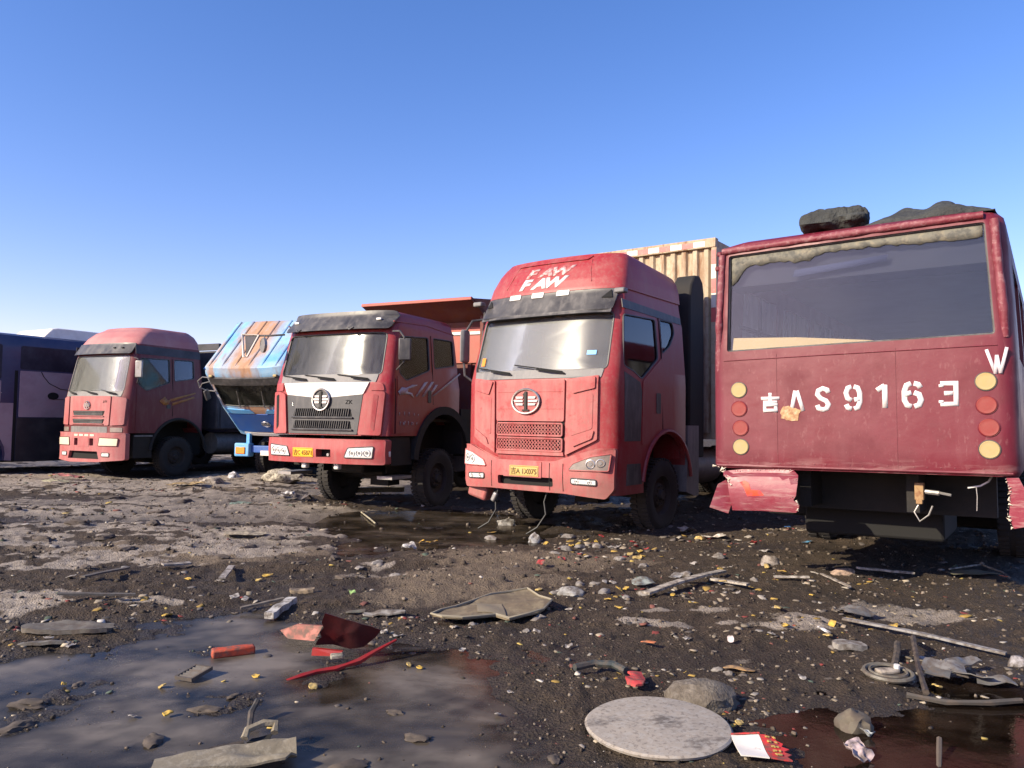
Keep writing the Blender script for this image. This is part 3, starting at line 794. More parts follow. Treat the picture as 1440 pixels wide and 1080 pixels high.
_wheel_cache = {}
def wheel(parent, x, y, r=0.52, w=0.29, side=1, dirt=1):
    """tyre > rim > ; side = +1 shows its outer face to +x"""
    key = (r, w)
    if key not in _wheel_cache:
        a, bb = r, w / 2
        t = MB().lathe([(a * .56, -bb * .8), (a * .80, -bb), (a * .93, -bb * .95), (a * .985, -bb * .8), (a, -bb * .4), (a, bb * .4), (a * .985, bb * .8), (a * .93, bb * .95), (a * .80, bb), (a * .56, bb * .8)], 0, 40)
        for k in range(44):                       # tread blocks on the shoulders
            an = 2 * math.pi * k / 44
            for sgn in (-1, 1):
                rot = Matrix.Rotation(an + sgn * .04, 3, 'X')
                t.box(rot @ Vector((sgn * bb * .55, 0, a)), (bb * .7, a * .085, .03), rot)
        q = MB().lathe([(a * .57, -bb * .7), (a * .57, bb * .78), (a * .54, bb * .8), (a * .49, bb * .35), (a * .36, bb * .25), (a * .30, bb * .55), (a * .14, bb * .6), (a * .14, -bb * .2), (a * .5, -bb * .2)], 0, 32)
        h = MB().lathe([(0.001, bb * .9), (a * .12, bb * .9), (a * .17, bb * .5), (a * .17, bb * .2), (0.001, bb * .2)], 0, 20)
        for k in range(10):
            an = 2 * math.pi * k / 10
            c = (0, a * .25 * math.cos(an), a * .25 * math.sin(an))
            h.cyl((bb * .5, c[1], c[2]), (bb * .72, c[1], c[2]), .016, 6)
        _wheel_cache[key] = (t.mesh('tyre', M_TYRE), q.mesh('rim', M_RIM), h.mesh('hub', M_RIM))
    T, Q, Hh = _wheel_cache[key]
    o = bpy.data.objects.new('wheel', T); COL.objects.link(o); o.parent = parent
    o.location = (x, y, r - 0.03)
    o.rotation_euler = (random.uniform(0, 6), 0, 0 if side > 0 else math.pi)
    for nm, me in (('rim', Q), ('hub', Hh)):
        c = bpy.data.objects.new(nm, me); COL.objects.link(c); c.parent = o
    return o

def seat(parent, x, y, z):
    m = MB().box((x, y, z), (.52, .52, .16)).box((x, y + .28, z + .42), (.5, .15, .75), Matrix.Rotation(-.15, 3, 'X')).box((x, y + .36, z + .86), (.28, .1, .2))
    return m.build('seat', M_SEAT, parent, bevel=.03)
def steering(parent, x, y, z):
    c = Vector((x, y, z)); rot = Matrix.Rotation(R(-38), 3, 'X')
    m = MB().tube([c + rot @ Vector((.23 * math.cos(a), .23 * math.sin(a), 0)) for a in np.linspace(0, 2 * math.pi, 25)[:-1]], .016, 6, True)
    m.cyl(c, c + rot @ Vector((0, 0, -.5)), .035, 8)
    m.box(c, (.44, .03, .02), rot)
    return m.build('steering_wheel', M_BLACKP, parent)

def emblem(parent, surf, cx, cz, rx, rz, body=M_CHROME, bar=M_CHROME, fill=None):
    """round badge: ring, an upright figure one and barred wings either side"""
    m = MB().tube([surf(cx + rx * math.cos(a), cz + rz * math.sin(a), .025) for a in np.linspace(0, 2 * math.pi, 33)[:-1]], min(rx, rz) * .10, 6, True)
    o = m.build('emblem', body, parent)
    if fill:
        MB().patch(circle(cx, cz, rx * .95, 24, rz * .95), surf, .014, .014, 2).build('emblem_plate', fill, o)
    k = MB()
    k.patch([(cx - rx * .09, cz - rz * .72), (cx + rx * .09, cz - rz * .72), (cx + rx * .09, cz + rz * .8), (cx - rx * .02, cz + rz * .82), (cx - rx * .2, cz + rz * .55), (cx - rx * .09, cz + rz * .52)], surf, .034, .02, 1)
    k.patch([(cx - rx * .25, cz - rz * .8), (cx + rx * .25, cz - rz * .8), (cx + rx * .25, cz - rz * .68), (cx - rx * .25, cz - rz * .68)], surf, .032, .02, 1)
    k.build('emblem_figure', body if fill is None else M_INK, o)
    for s in (-1, 1):
        wgs = MB()
        for j, (z, ln) in enumerate(((.30, .62), (.02, .78), (-.26, .62))):
            a, e = cx + s * rx * .2, cx + s * rx * (.2 + ln * .9)
            wgs.patch([(a, cz + rz * (z - .09)), (e - s * rx * .08, cz + rz * (z - .09)), (e, cz + rz * (z + .09)), (a, cz + rz * (z + .09))], surf, .032, .02, 1)
        wgs.build('emblem_wing', bar, o)
    return o

def pane(parent, poly, surf, m, name='window', seal=M_BLACKP, off=-.02, sr=.014):
    o = MB().patch(poly, surf, off, .006, 5).build(name, m, parent)
    MB().tube([surf(a, c, off + .012) for a, c in dense(poly, .1)], sr, 6, True).build('rubber_seal', seal, o)
    return o

def lamp(parent, poly, surf, lens, bezel=M_BLACKP, bulbs=(), off=.02, grow=1.12, name='headlight'):
    cx = sum(p[0] for p in poly) / len(poly); cy = sum(p[1] for p in poly) / len(poly)
    P = rounded(poly, .02, 3)
    o = MB().patch(P, surf, off, .05, 4, .06).build(name, lens, parent)
    MB().tube([surf(a, c, off - .004) for a, c in dense(P, .06)], .010, 6, True).build('lamp_surround', bezel, o)
    for bx_, bz, r in bulbs:
        MB().tube([surf(bx_ + r * math.cos(a), bz + r * math.sin(a), off + .002) for a in np.linspace(0, 2 * math.pi, 17)[:-1]], r * .13, 5, True).build('reflector', M_CHROME, o)
        MB().patch(circle(bx_, bz, r * .45, 10), surf, off + .005, .01, 1).build('bulb', M_GREYP, o)
    return o

def plate(parent, surf, x0, x1, z0, z1, txt, yel, ink, off=.02):
    o = MB().patch(rounded([(x0, z0), (x1, z0), (x1, z1), (x0, z1)], .012, 2), surf, off, .01, 2).build('number_plate', yel, parent)
    w, h = x1 - x0, z1 - z0
    lettering(txt, x0 + w * .06, z0 + h * .16, w * .88, h * .66, surf, off + .004, ink, o, bold=.02)
    MB().tube([surf(a, c, off + .001) for a, c in dense(rounded([(x0 + .012, z0 + .012), (x1 - .012, z0 + .012), (x1 - .012, z1 - .012), (x0 + .012, z1 - .012)], .01, 2), .1)], .003, 4, True).build('plate_border', ink, o)
    return o

def wiper(parent, surf, x0, z0, x1, z1, m=M_VOID):
    b = MB()
    xm, zm = x0 + (x1 - x0) * .55, z0 + (z1 - z0) * .55
    b.tube([surf(x0, z0, .03), surf((x0 + xm) / 2, (z0 + zm) / 2, .06), surf(xm, zm, .05)], .012, 5)
    dx, dz = x1 - x0, z1 - z0
    b.tube([surf(xm - dx * .5, zm - dz * .5 + .02, .028), surf(xm, zm + .02, .034), surf(xm + dx * .5, zm + dz * .5 + .02, .028)], .009, 5)
    return b.build('wiper', m, parent)

def chassis(parent, y0, y1, z=0.85, axles=(), rear=(), tank=True):
    m = MB()
    for s in (-1, 1): m.bx(s * .42 - .04, s * .42 + .04, y0, y1, z - .13, z + .13)
    for y in np.arange(y0 + .6, y1, 1.3): m.bx(-.4, .4, y - .05, y + .05, z - .08, z + .08)
    m.build('chassis_frame', M_DARK, parent)
    for y in list(axles) + list(rear):
        MB().cyl((-1.0, y, .5), (1.0, y, .5), .075, 10).box((0, y, .5), (.4, .36, .36)).build('axle', M_DARK, parent)
    for y in axles:
        for s in (-1, 1): wheel(parent, s * 1.05, y, side=s)
    for y in rear:
        for s in (-1, 1):
            wheel(parent, s * 1.08, y, side=s); wheel(parent, s * .76, y, side=s)
    m = MB().box((0, y0 + .9, .95), (.7, 1.2, .7)).cyl((-.3, y0 + .35, 1.0), (.3, y0 + .35, 1.0), .28, 14).box((0, y0 + 1.5, .7), (.45, .9, .4))
    m.build('engine', M_DARK, parent, bevel=.04)
    if tank:
        MB().cyl((.75, 3.0, .82), (.75, 4.1, .82), .30, 20).build('fuel_tank', M_GREYP, parent)
        MB().bx(-1.08, -.5, 3.0, 3.7, .6, 1.05).build('battery_box', M_DARK, parent, bevel=.02)

def mirror(parent, pts, head, m=M_GREYP, size=(.05, .20, .38), name='mirror'):
    o = MB().tube(pts, .016, 6).build('mirror_arm', M_BLACKP, parent)
    MB().box(head, size).build(name, m, o, bevel=.03)
    return o

def prismx(poly, x0, x1): return MB().prism(poly, lambda a, c, t: (t, a, c), x0, x1)
def prismy(poly, y0, y1): return MB().prism(poly, lambda a, c, t: (a, t, c), y0, y1)

def hatch(parent, c, poly, name, m, off=.012):
    return MB().patch(poly, c, off, .02, 5).build(name, m, parent)

def door(parent, surf, poly, window, m, glassm, axis_cut, off=.007, name='door'):
    """door skin with its window opening cut out; window pane and handle are its parts"""
    d = MB().patch(poly, surf, off, .014, 6).build(name, m, parent)
    carve(d, axis_cut)
    return d

def shade_liner(parent, sf, y0, y1, z0, z1):  # black liner added so the wheel arch reads as deep shade
    return MB().patch([(y0, z0), (y1, z0), (y1, z1), (y0, z1)], sf, -.55, .02, 2).build('shade_liner', M_VOID, parent)

# ================================================================== long red box truck with raised roof (middle right)
T4 = thing('box_truck', 'dusty red truck with raised roof, white roof lettering and tall rusty cream box', 'truck', (0.374, 10.744, 0), 36.5, 'derelict lorries parked in a row')
c4 = Cab([(.55, -.20, 1.25, .30, 2.2), (1.1, -.22, 1.25, .31, 2.2), (2.08, -.22, 1.25, .31, 2.2), (2.25, -.17, 1.24, .30, 2.2), (2.98, .04, 1.19, .28, 2.18), (3.05, .06, 1.18, .28, 2.16), (3.34, .14, 1.14, .28, 2.14)])
cabm = c4.solid(.58, 3.34)
WS4 = rounded([(-1.10, 2.22), (1.10, 2.22), (1.08, 3.0), (-1.08, 3.0)], .08)
SW4 = rounded([(.16, 2.28), (.42, 2.22), (.66, 2.12), (1.20, 2.44), (1.17, 3.0), (.24, 2.97)], .06)
QW4 = rounded([(1.34, 2.52), (1.62, 2.66), (1.80, 2.86), (1.76, 3.02), (1.32, 3.02)], .06)
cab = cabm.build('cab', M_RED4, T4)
arch4 = MB().cyl((-2, 1.48, .62), (2, 1.48, .62), .76, 36)
carve(cab, c4.solid(.72, 3.26, .06), prismy(WS4, -1.0, .62), prismx(SW4, .9, 1.6), prismx(QW4, .9, 1.6), prismx(SW4, -1.6, -.9), prismx(QW4, -1.6, -.9), arch4)
pane(T4, WS4, c4.front, G_FRONT4, 'windscreen')
for sf in (c4.right, c4.left):
    pane(T4, SW4, sf, G_DARK, 'door_window'); pane(T4, QW4, sf, G_DARK, 'quarter_window')
    # dark strip between the corner panel and the door, door skin, step well and handle
    MB().patch([(.17, 1.28), (.62, 1.28), (.66, 1.95), (.60, 2.08), (.16, 2.2)], sf, .006, .012, 4).build('door_front_strip', M_BLACKP, T4)
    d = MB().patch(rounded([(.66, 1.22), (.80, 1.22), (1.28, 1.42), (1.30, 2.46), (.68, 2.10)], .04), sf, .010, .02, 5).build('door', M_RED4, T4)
    MB().patch(rounded([(1.08, 1.66), (1.22, 1.66), (1.22, 1.95), (1.08, 1.95)], .03), sf, .016, .012, 2).build('handle', M_BLACKP, d)
    MB().tube([sf(a, z, .006) for a, z in ((1.27, 3.04), (1.3, 2.5), (1.30, 1.44))], .008, 5).build('door_seam', M_VOID, T4)
    MB().patch([(.22, .70), (.66, .70), (.62, .98), (.24, .98)], sf, .008, .02, 2).build('step', M_BLACKP, T4)
    MB().patch([(.22, 3.06), (2.05, 3.02), (2.05, 3.12), (.22, 3.18)], sf, .008, .012, 4).build('roof_gutter', M_BLACKP, T4)
    ar = MB()
    ar.tube([sf(1.48 + .80 * math.cos(a), .62 + .80 * math.sin(a), .012) for a in np.linspace(R(8), R(172), 19)], .028, 6)
    ar.build('wheel_arch_trim', M_RED4, T4)
    MB().patch([(2.16, .5), (2.45, .42), (2.62, .42), (2.62, 1.5), (2.22, 1.5)], sf, -.01, .5, 3).build('mudguard', M_GREYP, T4)
    shade_liner(T4, sf, .6, 2.4, .5, 1.5)
sf = c4.front
# hood, corner panels and grille bands
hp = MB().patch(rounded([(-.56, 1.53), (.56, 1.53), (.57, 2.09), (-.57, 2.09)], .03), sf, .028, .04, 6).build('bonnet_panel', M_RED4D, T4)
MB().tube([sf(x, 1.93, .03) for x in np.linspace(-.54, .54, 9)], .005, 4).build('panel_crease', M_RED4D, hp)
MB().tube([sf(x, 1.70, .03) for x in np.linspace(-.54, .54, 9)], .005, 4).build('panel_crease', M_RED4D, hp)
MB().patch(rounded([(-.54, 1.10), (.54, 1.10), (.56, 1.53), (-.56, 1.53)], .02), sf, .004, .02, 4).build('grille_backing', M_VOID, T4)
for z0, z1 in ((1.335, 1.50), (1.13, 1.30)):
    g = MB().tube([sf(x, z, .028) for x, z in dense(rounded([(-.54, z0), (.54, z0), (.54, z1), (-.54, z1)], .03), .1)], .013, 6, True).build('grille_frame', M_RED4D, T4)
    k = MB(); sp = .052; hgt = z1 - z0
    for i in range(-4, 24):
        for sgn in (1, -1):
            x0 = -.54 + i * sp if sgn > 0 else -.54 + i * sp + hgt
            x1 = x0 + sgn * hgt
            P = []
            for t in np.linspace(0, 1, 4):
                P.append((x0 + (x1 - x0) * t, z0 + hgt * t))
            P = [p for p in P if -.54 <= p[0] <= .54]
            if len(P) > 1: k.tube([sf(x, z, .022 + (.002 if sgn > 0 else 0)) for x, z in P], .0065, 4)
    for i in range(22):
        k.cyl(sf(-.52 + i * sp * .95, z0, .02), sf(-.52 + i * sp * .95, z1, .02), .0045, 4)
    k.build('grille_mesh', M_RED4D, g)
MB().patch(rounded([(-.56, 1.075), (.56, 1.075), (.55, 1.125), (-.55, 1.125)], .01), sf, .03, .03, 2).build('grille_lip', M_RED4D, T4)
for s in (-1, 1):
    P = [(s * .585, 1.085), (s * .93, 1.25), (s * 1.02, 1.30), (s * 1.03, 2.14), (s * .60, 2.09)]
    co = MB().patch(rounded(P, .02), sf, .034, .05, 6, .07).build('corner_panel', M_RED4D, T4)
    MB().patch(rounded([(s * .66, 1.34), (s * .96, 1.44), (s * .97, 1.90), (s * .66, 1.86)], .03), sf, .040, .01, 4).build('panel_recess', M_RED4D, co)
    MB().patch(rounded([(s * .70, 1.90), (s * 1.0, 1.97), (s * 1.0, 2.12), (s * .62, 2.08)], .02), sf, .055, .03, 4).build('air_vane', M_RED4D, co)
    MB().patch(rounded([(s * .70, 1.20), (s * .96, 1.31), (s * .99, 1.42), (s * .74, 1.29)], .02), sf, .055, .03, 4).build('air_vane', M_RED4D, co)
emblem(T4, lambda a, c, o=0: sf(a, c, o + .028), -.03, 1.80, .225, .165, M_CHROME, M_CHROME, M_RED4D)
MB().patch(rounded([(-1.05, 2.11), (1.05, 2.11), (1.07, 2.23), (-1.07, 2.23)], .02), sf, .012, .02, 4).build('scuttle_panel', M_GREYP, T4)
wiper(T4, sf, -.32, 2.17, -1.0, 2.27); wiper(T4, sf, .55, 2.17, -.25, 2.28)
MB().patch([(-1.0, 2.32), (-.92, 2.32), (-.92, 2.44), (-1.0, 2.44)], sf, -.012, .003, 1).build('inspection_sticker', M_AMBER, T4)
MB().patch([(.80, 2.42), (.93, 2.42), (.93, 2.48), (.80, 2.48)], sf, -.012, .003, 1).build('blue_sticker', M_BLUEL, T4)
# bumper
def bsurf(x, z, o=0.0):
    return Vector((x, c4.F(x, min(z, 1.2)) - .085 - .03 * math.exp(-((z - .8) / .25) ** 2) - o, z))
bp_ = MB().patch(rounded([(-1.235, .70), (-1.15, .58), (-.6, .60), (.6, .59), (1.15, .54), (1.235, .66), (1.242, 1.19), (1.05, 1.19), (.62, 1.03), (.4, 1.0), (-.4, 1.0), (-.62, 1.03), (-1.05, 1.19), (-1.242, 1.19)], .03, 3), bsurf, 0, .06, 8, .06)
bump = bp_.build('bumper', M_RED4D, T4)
carve(bump, prismy(rounded([(-.46, .665), (.45, .665), (.45, .785), (-.46, .785)], .03), -1.2, 0))
MB().bx(-.46, .45, -.22, -.19, .64, .8).build('bumper_slot', M_VOID, bump)
for x in (-.58, .40, .60): MB().tube([bsurf(x, z, .002) for z in (.62, .8, .98)], .005, 4).build('bumper_seam', M_VOID, bump)
for s in (-1, 1):
    lamp(T4, [(s * .68, .90), (s * 1.19, .90), (s * 1.21, 1.12), (s * .98, 1.08), (s * .74, .985)], bsurf, M_LENSD if s > 0 else M_LENS, M_RED4D, [(s * .98, .985, .055), (s * 1.10, 1.0, .05)], .012)
    lamp(T4, [(s * .72, .725), (s * 1.05, .715), (s * 1.05, .785), (s * .72, .795)], bsurf, M_LENS, M_BLACKP, [(s * .80, .757, .025), (s * .97, .752, .025)], .012, name='fog_lamp')
pb = MB().patch(rounded([(-.35, .775), (.28, .775), (.28, .99), (-.35, .99)], .01, 2), bsurf, .012, .02, 3).build('plate_holder', M_RED4D, T4)
plate(T4, bsurf, -.24, .24, .79, .93, '吉A 1X075', M_YPLATE2, M_INK2, .018)
for x, z, g in ((-.52, .50, .1), (.30, .5, .14)):
    MB().tube([(x, -.2, .6), (x - .04, -.22, .45), (x + g * .3, -.3, .3), (x - .08, -.32, .12), (x - .2, -.4, .03)], .012, 5).build('hanging_cable', M_CABLE, T4)
MB().box((-.55, -.26, .47), (.07, .06, .14), Matrix.Rotation(.5, 3, 'Y')).build('dangling_fog_lamp', M_STEEL, T4, bevel=.02)
MB().box((-.98, -.02, .52), (.34, .2, .22), Matrix.Rotation(.25, 3, 'Y')).build('broken_step_corner', M_RED4D, T4, bevel=.04)
# visor, raised roof, lettering, marker lamps
def vsurf(x, z, o=0.0):
    t = (z - 3.0) / .36
    return Vector((x, c4.F(x * .98, min(z, 3.3)) - .09 * (1 - t) - .02 - o, z))
v = MB().patch(rounded([(-1.10, 3.02), (1.10, 3.02), (1.10, 3.33), (-1.10, 3.33)], .06), vsurf, 0, .018, 6).build('sun_visor', M_VISOR4, T4)
MB().patch(rounded([(-1.09, 2.985), (1.09, 2.985), (1.09, 3.03), (-1.09, 3.03)], .01), vsurf, .004, .02, 3).build('visor_lip', M_BLACKP, v)
for s in (-1, 1): MB().patch([(s * .92, 3.2), (s * 1.06, 3.2), (s * 1.02, 3.31)], vsurf, .012, .012, 1).build('visor_bracket', M_VOID, v)
c4r = Cab([(3.34, .10, 1.16, .30, 2.16), (3.5, .16, 1.14, .30, 2.16), (3.7, .27, 1.09, .30, 2.17), (3.82, .36, 1.04, .30, 2.16), (3.88, .42, 1.0, .30, 2.1)])
fr = c4r.solid(3.335, 3.85, 0, .05, [(.035, .965), (.05, .88), (.055, .4)])
for i, (x, y, z) in enumerate(fr.v):             # the roof falls away to the back
    if z > 3.55: fr.v[i] = (x, y, 3.55 + (z - 3.55) * (1 - .35 * max(0, (y - .7) / 1.5)))
roof = fr.build('raised_roof', M_RED4, T4, 40)
rf = c4r.front
MB().patch(rounded([(-.62, 3.80), (.56, 3.80), (.62, 3.86), (-.66, 3.86)], .02), rf, .02, .03, 3).build('roof_lip', M_RED4, roof)
for s in (-1, 1): MB().tube([rf(s * .62, 3.80, .004), rf(s * .66, 3.62, .004), rf(s * .72, 3.45, .004)], .008, 4).build('roof_crease', M_RED4, roof)
for ch, x, wd in (('F', -.46, .22), ('A', -.26, .27), ('W', -.02, .38)): lettering(ch, x, 3.405, wd, .165, rf, .006, M_LETW, roof, .25, .05, 'roof_letter')
for ch, x, wd in (('F', -.40, .22), ('A', -.20, .27), ('W', .04, .38)): lettering(ch, x, 3.585, wd, .145, rf, .006, M_LETF, roof, .25, .05, 'roof_letter')
for x in (-.50, -.10, .32): MB().patch(rounded([(x - .1, 3.27), (x + .1, 3.27), (x + .1, 3.345), (x - .1, 3.345)], .01, 2), vsurf, .012, .02, 1).build('marker_lamp', M_WHITE, v)
for s, y in ((1, .12), (-1, .12)):
    MB().box((s * 1.2, y + .02, 3.27), (.16, .12, .07)).build('corner_lamp', M_GREYP, T4, bevel=.02)
# left hand mirrors on a hoop; right hand mirror
h = MB().tube([(-1.12, .2, 3.05), (-1.26, .06, 3.02), (-1.36, .02, 2.85), (-1.38, .0, 2.5), (-1.36, .02, 2.2), (-1.25, .1, 2.1)], .018, 6).build('mirror_arm', M_BLACKP, T4)
MB().box((-1.37, .02, 2.64), (.08, .18, .5)).build('mirror', M_GREYP, h, bevel=.04)
seat(T4, .55, .95, 1.75); seat(T4, -.55, .95, 1.75); steering(T4, .55, .55, 2.05)
MB().bx(-1.1, 1.1, .12, .5, 1.7, 2.08).build('dashboard', M_BLACKP, T4, bevel=.05)
MB().bx(-1.15, 1.15, .1, 2.1, 1.45, 1.5).build('cab_floor', M_DARK, T4)
chassis(T4, .2, 11.5, .85, (1.48,), (8.0, 9.3))
# cargo box: ribbed cream front sheet, rails with red and white tape
bx0, bx1, by, bz0, bz1, bl = -1.62, 1.27, 3.25, 1.28, 4.60, 8.2
box_ = MB().bx(bx0, bx1, by + .06, by + bl, bz0, bz1 - .04).build('cargo_box', M_CREAM, T4)
k = MB(); x = bx0 + .08
P = []
while x < bx1 - .2:
    P += [(x, 0), (x + .07, 0), (x + .10, .045), (x + .17, .045), (x + .20, 0)]; x += .20
P = [(min(a, bx1 - .08), d) for a, d in P]
k.add([(a, by + .01 + d, z) for a, d in P for z in (bz0 + .1, bz1 - .16)], [(2 * i, 2 * i + 2, 2 * i + 3, 2 * i + 1) for i in range(len(P) - 1)])
k.build('ribbed_front_sheet', M_CREAM, box_, angle=20)
b = MB().loft([[(x, 2.40, 1.0), (x, 2.98, 1.0), (x, 2.98, 3.62), (x, 2.93, 3.80), (x, 2.80, 3.90), (x, 2.62, 3.88), (x, 2.48, 3.72), (x, 2.42, 3.5)] for x in (.86, 1.13, 1.18)])
b.build('air_intake', M_DARK, T4, bevel=.03)
MB().bx(bx0, bx1, by - .03, by + .1, bz1 - .16, bz1).build('top_rail', M_CREAM, box_, bevel=.01)
MB().bx(bx1 - .08, bx1 + .015, by - .02, by + .1, bz0, bz1 - .16).build('corner_post', M_CREAM, box_, bevel=.01)
MB().bx(bx0 - .015, bx0 + .08, by - .02, by + .1, bz0, bz1 - .16).build('corner_post', M_CREAM, box_, bevel=.01)
i = 0; x = bx0 + .02
while x + .2 < bx1:
    MB().bx(x, x + .205, by - .034, by - .028, bz1 - .135, bz1 - .045).build('reflective_tape', M_TAPER if i % 2 else M_TAPEW, box_); x += .207; i += 1
for i, z in enumerate(np.arange(4.16, 3.0, -.24)):
    MB().bx(bx1 - .075, bx1 + .005, by - .026, by - .0205, z, z + .236).build('reflective_tape', M_TAPEW if i % 2 else M_TAPER, box_)
for y in np.arange(by + .6, by + bl, .6): MB().bx(bx1, bx1 + .03, y - .03, y + .03, bz0 + .05, bz1 - .1).build('side_rib', M_CREAM, box_)

# ================================================================== red dump truck with grey bonnet panel (centre)
T3 = thing('dump_truck', 'red dump truck with white and grey bonnet, big round badge and yellow number plate', 'truck', (-3.072, 13.058, 0), 26.5, 'derelict lorries parked in a row')
c3 = Cab([(1.25, -.20, 1.24, .28, 2.3), (2.12, -.17, 1.24, .28, 2.3), (2.22, -.13, 1.23, .27, 2.28), (2.95, .06, 1.17, .26, 2.2), (3.1, .10, 1.15, .26, 2.18), (3.32, .22, 1.08, .26, 2.14)])
WS3 = rounded([(-1.06, 2.26), (1.06, 2.26), (1.03, 2.97), (-1.03, 2.97)], .08)
DW3 = rounded([(.26, 2.30), (.46, 2.18), (1.20, 2.40), (1.20, 2.98), (.33, 2.92)], .06)
RW3 = rounded([(1.36, 2.44), (2.06, 2.54), (2.04, 3.0), (1.36, 2.99)], .06)
cab = c3.solid(1.26, 3.30, 0, .1, [(.05, .95), (.085, .8), (.095, .4)]).build('cab', M_RED3, T3, 40)
arch3 = MB().cyl((-2, 1.66, .78), (2, 1.66, .78), .92, 36)
carve(cab, c3.solid(1.34, 3.24, .06), prismy(WS3, -1.0, .6), prismx(DW3, .9, 1.6), prismx(RW3, .9, 1.6), prismx(DW3, -1.6, -.9), prismx(RW3, -1.6, -.9), arch3)
pane(T3, WS3, c3.front, G_FRONT3, 'windscreen', M_BLACKP)
for sf in (c3.right, c3.left):
    pane(T3, DW3, sf, G_SIDE, 'door_window'); pane(T3, RW3, sf, G_SIDE, 'rear_window')
    d = MB().patch(rounded([(.16, 1.30), (.62, 1.30), (.80, 1.55), (1.05, 1.73), (1.27, 1.77), (1.26, 2.38), (.44, 2.13), (.2, 2.26)], .03), sf, .008, .016, 6).build('door', M_RED3, T3)
    MB().patch(rounded([(1.10, 1.83), (1.20, 1.83), (1.20, 2.05), (1.10, 2.05)], .03), sf, .018, .012, 2).build('handle', M_BLACKP, d)
    MB().tube([sf(a, z, .004) for a, z in ((1.28, 3.02), (1.28, 2.4), (1.28, 1.80))], .008, 5).build('door_seam', M_VOID, T3)
    MB().tube([sf(a, z, .004) for a, z in ((.14, 2.2), (.14, 1.8), (.14, 1.3))], .008, 5).build('door_seam', M_VOID, T3)
    fl = MB()
    fl.loft([[sf(1.66 + r * math.cos(a), .78 + r * math.sin(a), o) for a in np.linspace(R(5), R(175), 21)] + [sf(1.66 + (r + .14) * math.cos(a), .78 + (r + .14) * math.sin(a), o) for a in np.linspace(R(175), R(5), 21)] for r, o in ((.86, .035), (.86, -.3))])
    fl.build('wheel_arch', M_DARK, T3)
    shade_liner(T3, sf, .7, 2.7, .6, 1.8)
    MB().patch([(2.36, .9), (2.75, .9), (2.75, 1.75), (2.3, 1.75)], sf, -.02, .4, 2).build('mudguard', M_DARK, T3)
    MB().patch(rounded([(.10, .78), (.70, .78), (.62, 1.24), (.10, 1.24)], .03), sf, -.03, .4, 2).build('step_box', M_DARK, T3)
    MB().patch([(.12, .55), (.68, .55), (.68, .60), (.12, .60)], sf, -.02, .3, 1).build('step', M_STEEL, T3)
    rs = MB().tube([sf(a, z, .002) for a, z in ((.2, 3.16), (1.2, 3.2), (2.1, 3.13))], .012, 5).build('roof_gutter', M_RED3, T3)
k = MB()
sf = c3.right
for P in ([(.19, 1.99), (.30, 2.07), (.42, 2.06), (.60, 2.12), (.78, 2.13), (.62, 2.07), (.50, 2.05), (.46, 2.0), (.60, 1.98), (.66, 1.9), (.52, 1.95), (.36, 1.95), (.25, 1.93)],
          [(.70, 1.93), (.78, 1.93), (1.10, 2.20), (.98, 2.18)], [(.90, 1.93), (.98, 1.93), (1.30, 2.21), (1.2, 2.2)], [(1.08, 1.93), (1.16, 1.94), (1.42, 2.16), (1.34, 2.16)],
          [(1.22, 1.95), (1.30, 1.96), (1.80, 2.18), (2.24, 2.40), (2.22, 2.42), (1.72, 2.19)]):
    k.add([sf(a, z, .0165) for a, z in P], [tuple(range(len(P)))])
k.build('silver_decal', M_SILVER, T3, solid=.001)
random.seed(12)
k = MB()
for z, w in ((1.60, .66), (1.44, .62)):         # two rows of worn-away lettering
    for i in range(5):
        for j in range(random.randint(1, 3)):
            x = .22 + w * i / 5 + random.uniform(0, .05); hh = random.uniform(.03, .07)
            k.add([c3.right(x + dx, z + dz, .0165) for dx, dz in ((0, 0), (.014, 0), (.02, hh), (.004, hh))], [(0, 1, 2, 3)])
o = k.build('worn_lettering', M_SILVER, T3, solid=.001)
o['kind'] = 'stuff'
sf = c3.front
# bonnet: white upper V over grey grille panel
hb = MB().patch(rounded([(-.72, 1.28), (.72, 1.28), (.80, 1.93), (0, 1.865), (-.80, 1.93)], .02), sf, .018, .03, 6).build('bonnet_panel', M_GREY3, T3)
MB().patch(rounded([(0, 1.868), (.80, 1.934), (.90, 2.13), (-.90, 2.13), (-.80, 1.934)], .015), sf, .021, .03, 6).build('white_bonnet_band', M_WHITE, T3)
emblem(T3, lambda a, c, o=0: sf(a, c, o + .025), 0, 1.845, .175, .175, M_CHROME, M_CHROME, M_GREY3)
for z0, z1 in ((1.57, 1.70), (1.37, 1.50)):
    MB().patch(rounded([(-.62, z0), (.62, z0), (.58, z1), (-.58, z1)], .02), sf, .021, .004, 3).build('grille_opening', M_VOID, hb)
    MB().tube([sf(x, z0 - .02, .035) for x in np.linspace(-.64, .64, 11)], .016, 6).build('grille_bar', M_GREY3, hb)
    for i in range(26):
        x = -.56 + i * 1.12 / 25
        MB().box(sf(x, (z0 + z1) / 2, .028), (.012, .03, z1 - z0 - .01), Matrix.Rotation(.18, 3, 'Y')).build('grille_slat', M_BLACKP if i % 3 else M_GREY3, hb)
lettering('L', -.66, 1.74, .03, .09, sf, .022, M_CHROME, hb); lettering('ZK', .48, 1.775, .14, .065, sf, .022, M_VOID, hb)
